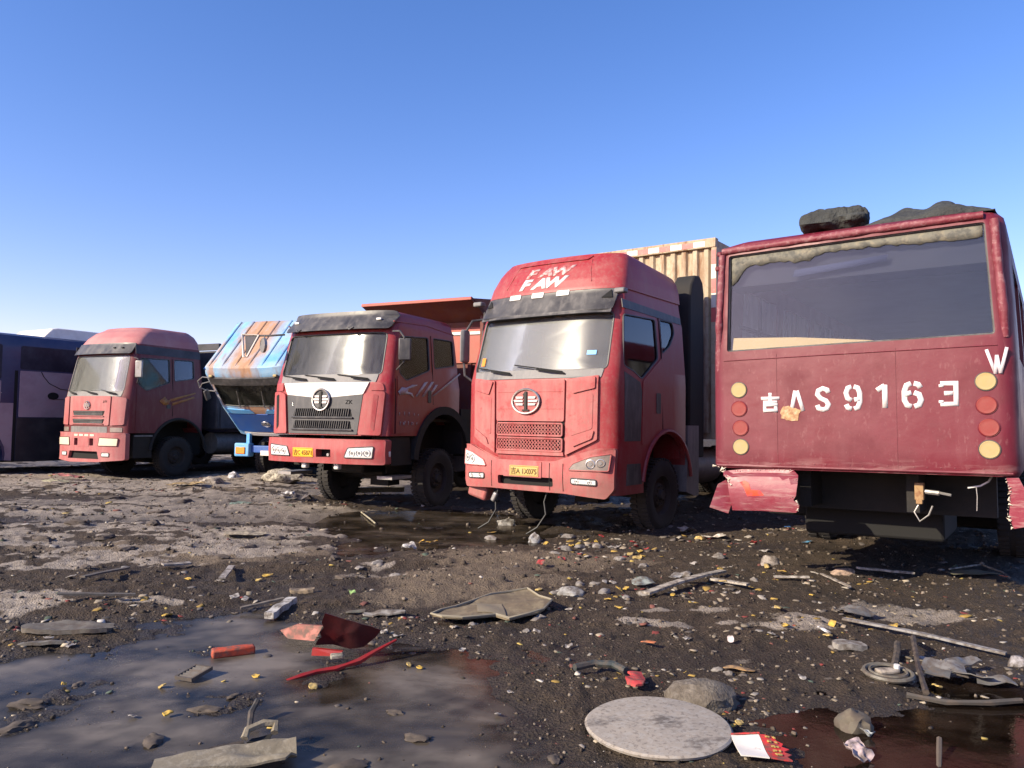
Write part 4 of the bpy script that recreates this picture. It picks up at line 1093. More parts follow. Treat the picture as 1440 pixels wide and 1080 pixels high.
for s in (-1, 1):
    co = MB().patch(rounded([(s * .75, 1.28), (s * 1.13, 1.27), (s * 1.17, 1.98), (s * 1.0, 1.99), (s * .83, 1.94)], .04), sf, .045, .06, 6, .07).build('corner_panel', M_RED3D, T3)
    MB().patch(rounded([(s * .97, 1.40), (s * 1.03, 1.34), (s * 1.08, 1.92), (s * 1.0, 1.94)], .02), sf, .05, .012, 3).build('air_slot', M_VOID if s < 0 else M_RED3, co)
    MB().patch(rounded([(s * .92, 2.0), (s * 1.15, 2.0), (s * 1.12, 2.12), (s * .92, 2.14)], .03), sf, .02, .04, 4).build('shoulder_panel', M_RED3D, T3)
MB().patch(rounded([(-1.0, 2.13), (1.0, 2.13), (1.02, 2.27), (-1.02, 2.27)], .02), sf, .012, .02, 4).build('scuttle_panel', M_GREYP, T3)
for x0, x1 in ((-.35, -.95), (.25, -.4), (.9, .3)): wiper(T3, sf, x0, 2.17, x1, 2.24)
b3 = lambda x, z, o=0.0: Vector((x, c3.F(x * .985, 1.3) - .10 - o - .02 * math.exp(-((z - 1.0) / .15) ** 2), z))
bump = MB().patch(rounded([(-1.235, .80), (1.235, .80), (1.235, 1.20), (-1.235, 1.20)], .035, 3), b3, 0, .16, 8, .06).build('bumper', M_RED3D, T3)
carve(bump, prismy(rounded([(.0, .90), (.30, .90), (.30, 1.03), (.0, 1.03)], .012), -1.2, .2))
MB().bx(-.02, .32, -.17, -.14, .88, 1.05).build('bumper_slot', M_VOID, bump)
MB().cyl((.2, -.2, .94), (.2, -.26, .94), .025, 8).build('tow_pin', M_STEEL, bump)
plate(T3, b3, -.50, -.06, .895, 1.045, '吉C 45B71', M_YPLATE, mat('brown_plate_ink', (.20, .10, .01), .7), .01)
for s in (-1, 1):
    lamp(T3, [(s * .57, .905), (s * 1.06, .905), (s * 1.08, 1.09), (s * .64, 1.06)], b3, M_LENS, M_BLACKP, [(s * .72, .98, .05), (s * .85, .985, .05), (s * .98, .99, .055)], .012)
    MB().bx(s * .34 - .05, s * .34 + .05, -.22, -.12, .70, .80).build('tow_eye', M_WHITE, T3, bevel=.02)
MB().box((1.22, .02, .97), (.05, .05, .09)).build('side_marker', M_LENS, T3, bevel=.01)
v3 = lambda x, z, o=0.0: Vector((x, c3.F(x * .99, min(z, 3.28)) - .11 * (1 - (z - 3.03) / .35) - .02 - o, z))
v = MB().patch(rounded([(-1.13, 3.03), (1.13, 3.03), (1.10, 3.36), (-1.06, 3.36)], .08), v3, 0, .03, 6).build('sun_visor', M_VISOR4, T3)
for x in (-.72, 0.42): MB().tube([v3(x - .06, 3.06, .01), v3(x, 3.02, .01), v3(x + .06, 3.06, .01)], .014, 5).build('visor_bracket', M_BLACKP, v)
for s in (-1, 1): MB().box(v3(s * .88, 3.20, .02), (.10, .03, .04)).build('marker_lamp', M_LENS, v, bevel=.01)
# mirrors: bracketed one out to the left, dark one at the right door
a = MB().tube([(-1.08, .05, 3.0), (-1.3, -.06, 2.98), (-1.62, -.16, 2.98)], .017, 6).build('mirror_arm', M_BLACKP, T3)
MB().loft([[(-1.48, -.20, 2.98), (-1.74, -.24, 2.98), (-1.70, -.24, 2.62)], [(-1.48, -.12, 2.98), (-1.74, -.16, 2.98), (-1.70, -.16, 2.62)]]).build('mirror', M_TARPB, a, bevel=.012)
MB().tube([(-1.77, -.26, 3.0), (-1.74, -.25, 2.6), (-1.66, -.25, 2.6), (-1.45, -.2, 2.98)], .022, 5, True).build('mirror_frame', M_WHITE, a)
MB().cyl((-1.34, -.16, 2.80), (-1.36, -.20, 2.80), .13, 18).build('round_mirror', M_STEEL, a)
MB().tube([(-1.40, -.1, 2.98), (-1.36, -.15, 2.92), (-1.35, -.17, 2.8)], .012, 5).build('mirror_stalk', M_BLACKP, a)
a = MB().tube([(1.18, .12, 2.98), (1.40, .0, 2.96), (1.50, -.02, 2.85), (1.48, 0, 2.45), (1.25, .15, 2.35)], .016, 6).build('mirror_arm', M_BLACKP, T3)
MB().box((1.50, .0, 2.66), (.20, .06, .36), Matrix.Rotation(.5, 3, 'Z')).build('mirror', M_BLACKP, a, bevel=.02)
seat(T3, .55, .95, 1.8); seat(T3, -.55, .95, 1.8); steering(T3, .55, .5, 2.1)
MB().bx(-1.1, 1.1, .12, .45, 1.75, 2.12).build('dashboard', M_BLACKP, T3, bevel=.05)
MB().bx(-1.12, 1.12, .1, 2.15, 1.5, 1.55).build('cab_floor', M_DARK, T3)
MB().grid(lambda u, w: (1.06 + .02 * math.sin(w * 40), .96 + .20 * w, 2.25 + .72 * u), 4, 24).build('curtain', M_CURTAIN, T3)
MB().grid(lambda u, w: (1.05 + .02 * math.sin(w * 44), 1.62 + .42 * w, 2.42 + .58 * u), 4, 28).build('curtain', M_CURTAIN, T3)
chassis(T3, .2, 8.6, .95, (1.63,), (5.6, 6.95))
bed = MB().bx(-1.27, 1.27, 3.25, 3.33, 1.35, 3.55)
bed.bx(-1.27, -1.2, 3.03, 8.4, 1.35, 3.75).bx(1.2, 1.27, 3.03, 8.4, 1.35, 3.75).bx(-1.2, 1.2, 3.03, 8.4, 1.35, 1.45).bx(-1.27, 1.27, 8.4, 8.48, 1.35, 3.6)
bd = bed.build('dump_bed', M_BED, T3)
MB().loft([[(-1.30, 3.32, 3.50), (-1.30, 2.50, 3.85), (-1.30, 2.50, 3.91), (-1.30, 3.40, 3.58)], [(1.30, 3.32, 3.50), (1.30, 2.50, 3.85), (1.30, 2.50, 3.91), (1.30, 3.40, 3.58)]]).build('cab_guard', M_BED, bd)
for s in (-1, 1):
    MB().loft([[(s * 1.30, 2.5, 3.88), (s * 1.30, 3.3, 3.46), (s * 1.30, 8.4, 3.5), (s * 1.30, 8.4, 3.95), (s * 1.30, 3.5, 4.0)], [(s * 1.25, 2.5, 3.88), (s * 1.25, 3.3, 3.46), (s * 1.25, 8.4, 3.5), (s * 1.25, 8.4, 3.95), (s * 1.25, 3.5, 4.0)]]).build('bed_side_board', M_BED, bd)
MB().bx(-1.3, 1.3, 2.475, 2.505, 3.845, 3.905).build('guard_rim', M_BEDL, bd, bevel=.01)
MB().bx(-1.25, 1.25, 3.215, 3.245, 2.70, 3.42).build('sunlit_front_sheet', M_BEDL, bd)  # salmon sheet paints the sunlit part of the front wall
MB().bx(-1.25, 1.25, 3.19, 3.213, 3.27, 3.33).build('front_rail', M_WHITE, bd)
for x in (-.9, -.3, .3, .9): MB().bx(x - .04, x + .04, 3.15, 3.213, 1.4, 2.68).build('front_rib', M_BED, bd)

# ================================================================== faded red truck with raised roof (left)
T1 = thing('cab_over_truck', 'sun-faded red truck with black visor and raised roof beside the navy coach', 'truck', (-10.5, 19.548, 0), 26, 'derelict lorries parked in a row')
c1 = Cab([(.55, -.2, 1.24, .30, 2.3), (1.28, -.20, 1.24, .31, 2.3), (2.02, -.18, 1.24, .31, 2.3), (2.14, -.15, 1.23, .30, 2.3), (3.03, .04, 1.16, .28, 2.26), (3.36, .14, 1.12, .28, 2.24)])
WS1 = rounded([(-1.05, 2.13), (1.05, 2.13), (1.0, 3.06), (-1.0, 3.06)], .10)
DW1 = rounded([(.24, 2.34), (.48, 2.18), (1.20, 2.42), (1.20, 3.02), (.32, 3.0)], .06)
RW1 = rounded([(1.34, 2.46), (1.98, 2.56), (1.98, 3.04), (1.34, 3.03)], .06)
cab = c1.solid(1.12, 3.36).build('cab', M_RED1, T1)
carve(cab, c1.solid(1.24, 3.28, .06), prismy(WS1, -1, .6), prismx(DW1, .9, 1.6), prismx(RW1, .9, 1.6), prismx(DW1, -1.6, -.9), prismx(RW1, -1.6, -.9), MB().cyl((-2, 1.5, .62), (2, 1.5, .62), .84, 36))
pane(T1, WS1, c1.front, G_FRONT1, 'windscreen', M_GREYP)
for sf in (c1.right, c1.left):
    pane(T1, DW1, sf, G_DARK, 'door_window'); pane(T1, RW1, sf, G_DARK, 'rear_window')
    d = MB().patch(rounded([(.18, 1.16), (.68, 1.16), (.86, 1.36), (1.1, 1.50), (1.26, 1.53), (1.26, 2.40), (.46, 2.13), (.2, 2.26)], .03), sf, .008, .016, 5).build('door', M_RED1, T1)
    MB().patch(rounded([(1.08, 1.75), (1.2, 1.75), (1.2, 1.85), (1.08, 1.85)], .02), sf, .02, .012, 2).build('handle', M_BLACKP, d)
    MB().tube([sf(a, z, .004) for a, z in ((1.28, 3.04), (1.28, 2.4), (1.28, 1.55))], .008, 5).build('door_seam', M_VOID, T1)
    MB().patch(rounded([(.16, .50), (.72, .50), (.64, 1.08), (.16, 1.08)], .03), sf, -.02, .4, 2).build('step_box', M_DARK, T1)
    MB().patch([(.18, 1.03), (.70, 1.03), (.70, 1.07), (.18, 1.07)], sf, .0, .2, 1).build('step', M_GREYP, T1)
    MB().tube([sf(1.5 + .86 * math.cos(t), .62 + .86 * math.sin(t), .0) for t in np.linspace(R(5), R(175), 17)], .04, 6).build('wheel_arch', M_DARK, T1)
    shade_liner(T1, sf, .6, 2.7, .5, 1.6)
    MB().patch([(.2, 3.1), (2.2, 3.1), (2.2, 3.3), (.2, 3.32)], sf, .006, .012, 4).build('roof_band', M_TARPB, T1)
k = MB()
for P in ([(.85, 1.94), (1.02, 2.06), (1.10, 1.96), (1.2, 1.99), (1.12, 1.84), (.98, 1.84)], [(1.18, 2.0), (2.0, 2.2), (2.02, 2.17), (1.2, 1.93)], [(1.24, 1.90), (1.95, 2.09), (1.97, 2.05), (1.26, 1.83)]):
    k.add([c1.right(a, z, .0165) for a, z in P], [tuple(range(len(P)))])
k.build('gold_decal', M_GOLD, T1, solid=.001)
sf = c1.front
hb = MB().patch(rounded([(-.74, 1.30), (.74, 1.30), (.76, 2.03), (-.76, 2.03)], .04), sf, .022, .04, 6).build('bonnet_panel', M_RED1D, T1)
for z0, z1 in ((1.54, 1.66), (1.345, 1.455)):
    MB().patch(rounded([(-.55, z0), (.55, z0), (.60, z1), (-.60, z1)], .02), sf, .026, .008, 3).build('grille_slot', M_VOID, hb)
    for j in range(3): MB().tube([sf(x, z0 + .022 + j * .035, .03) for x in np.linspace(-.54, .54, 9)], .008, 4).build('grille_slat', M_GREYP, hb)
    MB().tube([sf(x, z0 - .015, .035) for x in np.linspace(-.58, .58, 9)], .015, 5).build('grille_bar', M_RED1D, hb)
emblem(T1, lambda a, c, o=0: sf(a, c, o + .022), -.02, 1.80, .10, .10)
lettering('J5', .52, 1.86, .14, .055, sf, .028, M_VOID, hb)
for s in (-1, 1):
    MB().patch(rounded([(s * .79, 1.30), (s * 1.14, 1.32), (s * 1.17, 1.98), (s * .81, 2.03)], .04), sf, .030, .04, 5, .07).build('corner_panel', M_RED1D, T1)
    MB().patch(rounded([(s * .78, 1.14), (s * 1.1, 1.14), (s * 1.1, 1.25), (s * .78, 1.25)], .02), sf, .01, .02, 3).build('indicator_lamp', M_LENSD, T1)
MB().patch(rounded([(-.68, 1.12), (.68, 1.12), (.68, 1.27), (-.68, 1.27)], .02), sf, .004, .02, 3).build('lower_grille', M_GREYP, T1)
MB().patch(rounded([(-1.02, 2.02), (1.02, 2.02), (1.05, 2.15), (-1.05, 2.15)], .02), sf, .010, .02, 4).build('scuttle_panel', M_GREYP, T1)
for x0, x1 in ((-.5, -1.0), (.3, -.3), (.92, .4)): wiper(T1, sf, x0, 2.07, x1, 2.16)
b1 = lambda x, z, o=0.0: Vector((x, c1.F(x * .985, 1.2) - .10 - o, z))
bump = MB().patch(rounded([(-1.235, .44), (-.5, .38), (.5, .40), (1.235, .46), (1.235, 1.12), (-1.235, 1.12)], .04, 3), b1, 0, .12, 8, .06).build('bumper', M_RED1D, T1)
carve(bump, prismy(rounded([(-.60, .47), (.56, .47), (.50, .66), (-.54, .66)], .02), -1.2, .3), prismy(rounded([(-.36, .80), (-.22, .80), (-.22, .98), (-.36, .98)], .02), -1.2, .3), prismy(rounded([(.22, .80), (.36, .80), (.36, .98), (.22, .98)], .02), -1.2, .3))
MB().bx(-.6, .6, -.2, -.17, .4, 1.0).build('bumper_backing', M_VOID, bump)
MB().patch([(-.2, .77), (.2, .77), (.2, 1.0), (-.2, 1.0)], b1, .006, .012, 2).build('blank_plate', M_RED1D, bump)
for j in range(4): MB().patch([(-.36 + j * .2, 1.03), (-.22 + j * .2, 1.03), (-.22 + j * .2, 1.08), (-.36 + j * .2, 1.08)], b1, .006, .01, 1).build('peeled_paint', M_FIBRE, bump)
for s in (-1, 1):
    lamp(T1, [(s * .54, .80), (s * 1.08, .80), (s * 1.10, .99), (s * .57, 1.0)], b1, mat('cream_lamp_lens_%d' % (s + 1), (.62, .56, .42), .4), M_RED1, [], .012)
    lamp(T1, [(s * .66, .54), (s * .88, .54), (s * .88, .63), (s * .66, .63)], b1, M_LENS, M_BLACKP, [], .012, name='fog_lamp')
v1 = lambda x, z, o=0.0: Vector((x, c1.F(x * .99, z) - .09 * (1 - (z - 3.1) / .28) - .02 - o, z))
v = MB().patch(rounded([(-1.08, 3.1), (1.08, 3.1), (1.06, 3.38), (-1.06, 3.38)], .06), v1, 0, .03, 6).build('sun_visor', M_VISOR4, T1)
for x in (.55, .8): MB().box(v1(x, 3.25, .015), (.06, .03, .03)).build('marker_lamp', M_VOID, v)
c1r = Cab([(3.36, .12, 1.12, .30, 2.22), (3.55, .24, 1.07, .32, 2.22), (3.7, .40, .99, .34, 2.16), (3.8, .58, .88, .36, 2.06)])
c1r.solid(3.355, 3.79, 0, .05, [(.035, .94), (.05, .8), (.055, .4)]).build('raised_roof', M_ROOF1, T1, 40)
a = MB().tube([(1.15, .16, 3.0), (1.42, .06, 2.95), (1.44, .06, 2.45), (1.24, .2, 2.36)], .016, 6).build('mirror_arm', M_BLACKP, T1)
MB().box((1.46, .06, 2.70), (.18, .06, .42), Matrix.Rotation(.4, 3, 'Z')).build('mirror', M_STEEL, a, bevel=.02)
seat(T1, .55, .95, 1.75); seat(T1, -.55, .95, 1.75); steering(T1, .55, .5, 2.05)
MB().bx(-1.1, 1.1, .1, .45, 1.7, 2.05).build('dashboard', M_BLACKP, T1, bevel=.05)
MB().bx(-1.12, 1.12, .1, 2.2, 1.4, 1.45).build('cab_floor', M_DARK, T1)
chassis(T1, .2, 9.5, .85, (1.5,), (6.2, 7.5))
cb = MB().bx(-1.25, 1.25, 2.75, 9.4, 1.2, 3.40).build('cargo_body', M_TARPB, T1, bevel=.05)
for y in np.arange(2.9, 9.3, .8): MB().bx(1.25, 1.28, y - .03, y + .03, 1.25, 3.3).build('cargo_post', M_TARPB, cb)
MB().bx(-1.27, 1.27, 2.72, 2.80, 3.42, 3.60).build('front_rail', M_TARPB, cb)
MB().bx(1.24, 1.28, 2.8, 9.4, 3.44, 3.58).build('side_rail', M_TARPB, cb)

# ================================================================== blue truck, its cab tipped forward
T2 = thing('tipped_cab_truck', 'blue truck with rust-striped roof, its cab tipped forward onto the bumper', 'truck', (-5.96, 19.56, 0), 18, 'derelict lorries parked in a row')
TH = .80
def tip(p):
    p = Vector(p); c, s = math.cos(TH), math.sin(TH)
    return Vector((p.x, p.y * c - p.z * s, p.y * s + p.z * c + 1.09))
def tipped(mb):
    mb.v = [tuple(tip(p)) for p in mb.v]; return mb
c2 = Cab([(0, .0, 1.08, .10, 1.75), (.95, -.03, 1.11, .12, 1.8), (1.8, .05, 1.12, .12, 1.9), (1.98, .08, 1.12, .12, 2.0), (2.12, .15, 1.10, .12, 2.0)])
WS2 = rounded([(-.98, 1.06), (.98, 1.06), (.97, 1.70), (-.97, 1.70)], .08)
DW2 = rounded([(.25, 1.1), (1.0, 1.1), (1.0, 1.72), (.32, 1.72)], .06)
cab = tipped(c2.solid(.0, 2.11, 0, .12, [(.03, .97), (.05, .9), (.055, .5)])).build('cab', M_BLUE2, T2)
carve(cab, tipped(c2.solid(.08, 2.0, .05)), tipped(prismy(WS2, -.6, .5)), tipped(prismx(DW2, .8, 1.3)), tipped(prismx(DW2, -1.3, -.8)))
f2 = lambda x, z, o=0.0: tip(c2.front(x, z, o))
pane(T2, WS2, f2, G_BLUE, 'windscreen')
for sf in (c2.right, c2.left):
    s2 = (lambda q: lambda a, z, o=0.0: tip(q(a, z, o)))(sf)
    pane(T2, DW2, s2, G_SIDE, 'door_window')
    MB().tube([s2(a, z, .003) for a, z in ((1.1, 1.8), (1.1, .1), (.2, .1), (.2, 1.05))], .008, 5).build('door_seam', M_VOID, T2)
for x in (-.94, -.56, -.19, .18, .55, .92):
    MB().tube([tip((x, y, z)) for y, z in ((.24, 2.15), (.4, 2.172), (1.2, 2.174), (1.92, 2.165))], .020, 5).build('roof_rib', M_BLUE2, T2)
MB().tube([tip((-1.09, y, 2.1)) for y in (.2, 1.0, 1.95)], .02, 5).build('roof_gutter', M_BLUED, T2)
MB().patch(rounded([(-1.0, 1.74), (1.0, 1.74), (1.0, 1.93), (-1.0, 1.93)], .04), f2, .05, .05, 4).build('sun_visor', M_BLACKP, T2)
MB().patch(rounded([(-1.0, .16), (1.0, .16), (1.0, .80), (-1.0, .80)], .04), f2, .018, .03, 5).build('nose_panel', M_BLUED, T2)
MB().patch(rounded([(-1.0, .81), (-.15, .84), (-.25, .96), (-1.0, .97)], .02), f2, .022, .03, 4).build('nose_stripe', M_BLUEL, T2)
MB().patch(rounded([(.15, .84), (1.0, .81), (1.0, .97), (.25, .96)], .02), f2, .022, .03, 4).build('nose_stripe', M_BLUEL, T2)
MB().patch(rounded([(-.85, .02), (.9, .02), (.9, .12), (-.85, .12)], .01), f2, .02, .03, 3).build('nose_trim', M_WHITE, T2)
emblem(T2, lambda a, c, o=0: f2(a, c, o + .02), 0, .48, .12, .09)
for s in (-1, 1): MB().box(f2(s * .9, 1.97, .03), (.10, .06, .06)).build('marker_lamp', M_LAMPY, T2, bevel=.015)
for x0 in (-.45, .25): wiper(T2, f2, x0, 1.04, x0 + .1, 1.5, M_STEEL)
seat2 = tipped(MB().box((-.45, .75, .62), (.5, .5, .15)).box((-.45, 1.02, 1.0), (.5, .14, .7)).box((.45, .75, .62), (.5, .5, .15)).box((.45, 1.02, 1.0), (.5, .14, .7)))
seat2.build('seats', M_SEAT, T2)
tipped(MB().box((0, .2, .9), (1.8, .25, .2))).build('dashboard', M_BLACKP, T2)
a = MB()
a.tube([f2(-1.0, 1.9, .02), f2(-1.16, 1.94, .1), f2(-1.34, 1.84, .12), f2(-1.40, 1.62, .1), f2(-1.26, 1.5, .06), f2(-1.0, 1.5, .02)], .014, 6)
a.tube([f2(-1.0, 1.8, .02), f2(-1.2, 1.8, .16), f2(-1.3, 1.7, .2)], .012, 6)
a = a.build('mirror_arm', M_STEEL, T2)
MB().box(f2(-1.27, 1.42, .12), (.06, .16, .26), Matrix.Rotation(.5, 3, 'X')).build('mirror', M_BLACKP, a, bevel=.02)
MB().bx(-1.02, 1.02, -.10, .06, .66, .84).build('bumper', M_BLUED, T2, bevel=.02)
for s in (-1, 1):
    hl = MB().bx(s * .84 - .22, s * .84 + .22, -.20, .02, .56, .90).build('lamp_housing', M_BLUEL, T2, bevel=.03)
    MB().bx(s * .86 - .14, s * .86 + .13, -.225, -.195, .63, .80).build('headlight', M_AMBER if s < 0 else M_LENS, hl, bevel=.01)
    MB().box((s * .72, -.06, 1.0), (.10, .10, .28)).build('hinge_bracket', M_BLUEL, T2, bevel=.01)
MB().bx(-.3, .5, -.16, -.12, .6, .72).build('number_plate', M_WHITE, T2)
chassis(T2, .1, 8.0, .8, (1.35,), (5.6,))
MB().box((0, 1.2, 1.25), (.75, 1.1, .6)).cyl((-.25, .7, 1.6), (.25, .9, 1.6), .18, 14).tube([(-.6, .6, 1.1), (-.5, 1.2, 1.7), (.3, 1.6, 1.6)], .05, 6).build('engine_block', M_DARK, T2, bevel=.03)
MB().bx(-1.1, 1.1, 2.9, 8.0, 1.05, 1.6).build('load_bed', M_DARK, T2, bevel=.02)

# ================================================================== navy coach at the far left
CO = thing('coach', 'long dusty navy and mauve coach with off-white roof unit, standing behind the leftmost truck', 'coach', (-13.2, 20, 0), 30)
W = -2.5
body = MB()
prof = [(0, .35), (0, 3.30), (-.03, 3.5), (-.10, 3.62), (-.25, 3.68), (W + .25, 3.68), (W + .10, 3.62), (W + .03, 3.5), (W, 3.30), (W, .35)]
body.loft([[(x, y, z) for x, z in prof] for y in (-1.42, -1.3, 9.0, 9.3)])
cbody = body.build('body', M_NAVY, CO, 30)
carve(cbody, MB().cyl((-3, -.55, .5), (1, -.55, .5), .64, 32), MB().cyl((-3, 6.2, .5), (1, 6.2, .5), .64, 32))
sr = lambda y, z, o=0.0: Vector((o, y, z))
sl = lambda y, z, o=0.0: Vector((W - o, y, z))
for sd in (sr, sl):
    for y0, y1, z0, z1 in ((.44, 2.0, 2.74, 3.36), (2.05, 3.6, 2.74, 3.36), (3.65, 5.2, 2.74, 3.36), (5.25, 6.8, 2.74, 3.36), (6.85, 8.9, 2.74, 3.36), (-1.3, -.02, 2.46, 3.36)):
        MB().patch(rounded([(y0, z0), (y1, z0), (y1, z1), (y0, z1)], .06), sd, .008, .02, 2).build('window', M_NAVYG, CO)
    p1 = MB().patch(rounded([(.44, 1.48), (9.1, 1.48), (9.1, 2.70), (.44, 2.70)], .03), sd, .010, .02, 3).build('side_panel', M_PINKG, CO)
    MB().patch(rounded([(.40, .30), (5.4, .30), (5.4, 1.46), (.40, 1.46)], .03), sd, .008, .02, 3).build('luggage_flap', M_COACHLOW, CO)
    MB().patch(circle(1.32, 2.06, .15, 20, .10), sd, .016, .012, 2).build('filler_flap', M_VOID, p1)
    MB().tube([sd(y, z, .014) for y, z in ((.98, 2.70), (1.04, 2.58), (1.2, 2.40), (1.5, 2.26), (1.9, 2.22), (2.6, 2.26))], .010, 4).build('swoosh_line', M_VOID, p1)
    MB().tube([sd(y, z, .014) for y, z in ((1.2, 1.98), (1.7, 1.97), (2.4, 2.02), (3.2, 2.1))], .008, 4).build('swoosh_line', M_VOID, p1)
    MB().patch(rounded([(-1.35, 1.86), (-.02, 1.86), (-.02, 2.42), (-1.35, 2.42)], .03), sd, .010, .02, 3).build('side_panel', M_PINKG, CO)
    lo = [(-1.36, .34), (-1.28, .34)] + [(-.55 + .70 * math.cos(t), .5 + .70 * math.sin(t)) for t in np.linspace(R(192), R(-12), 15)] + [(.30, .34), (.30, 1.84), (-1.36, 1.84)]
    MB().prism(lo, lambda a, c, t: sd(a, c, t), -.01, .012).build('lower_panel', M_PINKG, CO)
    MB().tube([sd(y, z, .014) for y, z in ((-1.2, 2.12), (-.6, 2.26), (-.3, 2.18), (.0, 2.1))], .010, 4).build('swoosh_line', M_SILVER, CO)
    MB().patch([(.31, .34), (.39, .34), (.39, 2.70), (.31, 2.70)], sd, .004, .01, 2).build('body_seam', M_VOID, CO)
for y in (-.55, 6.2):
    for x, s in ((-.18, 1), (W + .18, -1)): wheel(CO, x, y, .50, .28, s)
ac = MB().loft([[(-2.15, 1.15, 3.66), (-.30, 1.15, 3.66), (-.40, 1.45, 3.95), (-2.05, 1.45, 3.95)], [(-2.15, 1.55, 3.66), (-.30, 1.55, 3.66), (-.38, 1.6, 3.98), (-2.07, 1.6, 3.98)], [(-2.15, 4.0, 3.66), (-.30, 4.0, 3.66), (-.38, 4.0, 3.98), (-2.07, 4.0, 3.98)]])
ac.build('roof_unit', M_ACW, CO, bevel=.03)
MB().bx(W + .1, -.1, -1.3, 9.0, .30, .36).build('underfloor', M_DARK, CO)

# ================================================================== maroon bus seen from behind (right)
BUSYAW = 35
BUSLOC = (4.10 - 1.2825 * math.cos(R(BUSYAW)), 6.22 + 1.2825 * math.sin(R(BUSYAW)), 0)
BU = thing('bus', 'maroon bus seen from behind with white stencilled number, torn bumper and dusty rear window', 'bus', BUSLOC, BUSYAW, ry=-0.012)
BU.scale = (1.026, 1, 1)
def brear(x, z):
    u = min(1, abs(x) / 1.25)
    return .02 * u * u + max(0.0, (z - 2.2)) * .03
def bus_outline(z, hw, y0, y1, r):
    P = []
    for a in np.linspace(90, 0, 7):
        P.append((hw - r + r * math.cos(R(a - 90)) , y0 + r - r * math.cos(R(90 - a)) if False else y0 + r + r * math.sin(R(a - 180)) if False else 0))
    P = [(x, y0 + brear(x, 0)) for x in np.linspace(-(hw - r), hw - r, 13)]
    P += [(hw - r + r * math.sin(R(a)), y0 + .02 + r - r * math.cos(R(a))) for a in (20, 45, 70, 90)]
    P += [(hw, y) for y in np.linspace(y0 + .6, y1 - .4, 9)]
    P += [(hw - .2, y1), (0, y1 + .05), (-hw + .2, y1)]
    P += [(-hw, y) for y in np.linspace(y1 - .4, y0 + .6, 9)]
    P += [(-(hw - r + r * math.sin(R(a))), y0 + .02 + r - r * math.cos(R(a))) for a in (90, 70, 45, 20)]
    return P
def bus_solid(secs):
    return MB().loft([[(x, y, z) for x, y in bus_outline(z, hw, y0, y1, r)] for z, hw, y0, y1, r in secs])
bsecs = [(1.105, 1.235, .01, 9.2, .12), (1.14, 1.25, 0, 9.2, .12)] + [(z, float(np.interp(z, [1.14, 2.2, 3.0, 3.2], [1.25, 1.247, 1.215, 1.20])), max(0, z - 2.2) * .03, 9.2, .13) for z in np.arange(1.3, 3.25, .19)]
bsecs += [(3.27, 1.185, .04, 9.18, .14), (3.315, 1.15, .065, 9.15, .16), (3.345, 1.08, .12, 9.1, .18), (3.36, .9, .25, 9.0, .2), (3.37, .3, .5, 8.6, .1)]
bb_ = bus_solid(bsecs).build('body', M_BUS, BU, 40)
RW = [(-1.09, 2.245), (1.11, 2.275), (1.06, 3.225), (-1.07, 3.205)]
RWr = rounded(RW, .03)
cut = [bus_solid([(1.2, 1.19, .06, 9.1, .1), (2.2, 1.187, .06, 9.1, .1), (3.2, 1.14, .10, 9.1, .1), (3.29, 1.08, .16, 9.05, .1)]), prismy(RWr, -.5, .4)]
for y in np.arange(.75, 8.3, 1.5):
    for x0, x1 in ((.9, 1.6), (-1.6, -.9)):
        cut.append(prismx(rounded([(y, 2.12), (y + 1.3, 2.12), (y + 1.3, 2.98), (y, 2.98)], .06), x0, x1))
cut.append(prismy(rounded([(-1.05, 1.9), (1.05, 1.9), (1.05, 3.05), (-1.05, 3.05)], .1), 8.6, 9.6))
for y in (3.7, 7.6): cut.append(MB().cyl((-2, y, .55), (2, y, .55), .66, 28))
carve(bb_, *cut)
bs = lambda x, z, o=0.0: Vector((x, brear(x, z) - o, z))
w = MB().patch(RWr, bs, -.045, .006, 5, .15).build('rear_window', G_BUS, BU)
MB().tube([bs(a, c, -.034) for a, c in dense(RWr, .15)], .016, 6, True).build('window_seal', M_BLACKP, w)
random.seed(5)
top = [(-1.05 + 2.09 * i / 46, 3.195 + .018 * i / 46) for i in range(47)]
low = []
for i in range(47):
    t = i / 46; x = -1.05 + 2.09 * t
    z = 3.105 - .10 * math.exp(-((t) / .05) ** 2) * 2 - .02 * math.sin(t * 9) - (.03 if .28 < t < .36 else 0) + random.uniform(-.012, .012) + .02 * t
    low.append((x, z))
gm_ = MB()
gm_.add([bs(a, c, -.038) for a, c in top] + [bs(a, c, -.038) for a, c in low], [(i, i + 1, 48 + i, 47 + i) for i in range(46)])
gm_.build('sealant_residue', M_GUM, w, angle=5, solid=.003)
MB().add([bs(a, c, -.056) for a, c in ((-.48, 2.93), (.32, 2.995), (.33, 3.05), (-.46, 3.0))], [(0, 1, 2, 3)]).build('faded_sticker', M_STICK, w, solid=.002)
for s in (-1, 1):
    for y in np.arange(.75, 8.3, 1.5):
        sd = lambda a, z, o=0.0: Vector((s * (float(np.interp(z, [1.14, 2.2, 3.0, 3.2], [1.25, 1.247, 1.215, 1.20])) - .03 + o), a, z))
        MB().patch(rounded([(y, 2.12), (y + 1.3, 2.12), (y + 1.3, 2.98), (y, 2.98)], .06), sd, 0, .006, 3, .3).build('side_window', G_BUSS, BU)
        MB().bx(s * 1.19 - .02, s * 1.19 + .02, y + .62, y + .67, 2.12, 2.98).build('window_bar', M_CEIL, BU)
        MB().bx(s * 1.17 - .02, s * 1.17 + .02, y - .1, y + 1.4, 2.55, 2.59).build('hand_rail', M_CEIL, BU)
MB().bx(-1.15, 1.15, .1, 9.0, 3.16, 3.2).build('headlining', M_BUSIN, BU)
MB().bx(-1.12, 1.12, .14, .55, 2.90, 3.15).build('rear_locker', M_CEIL, BU)
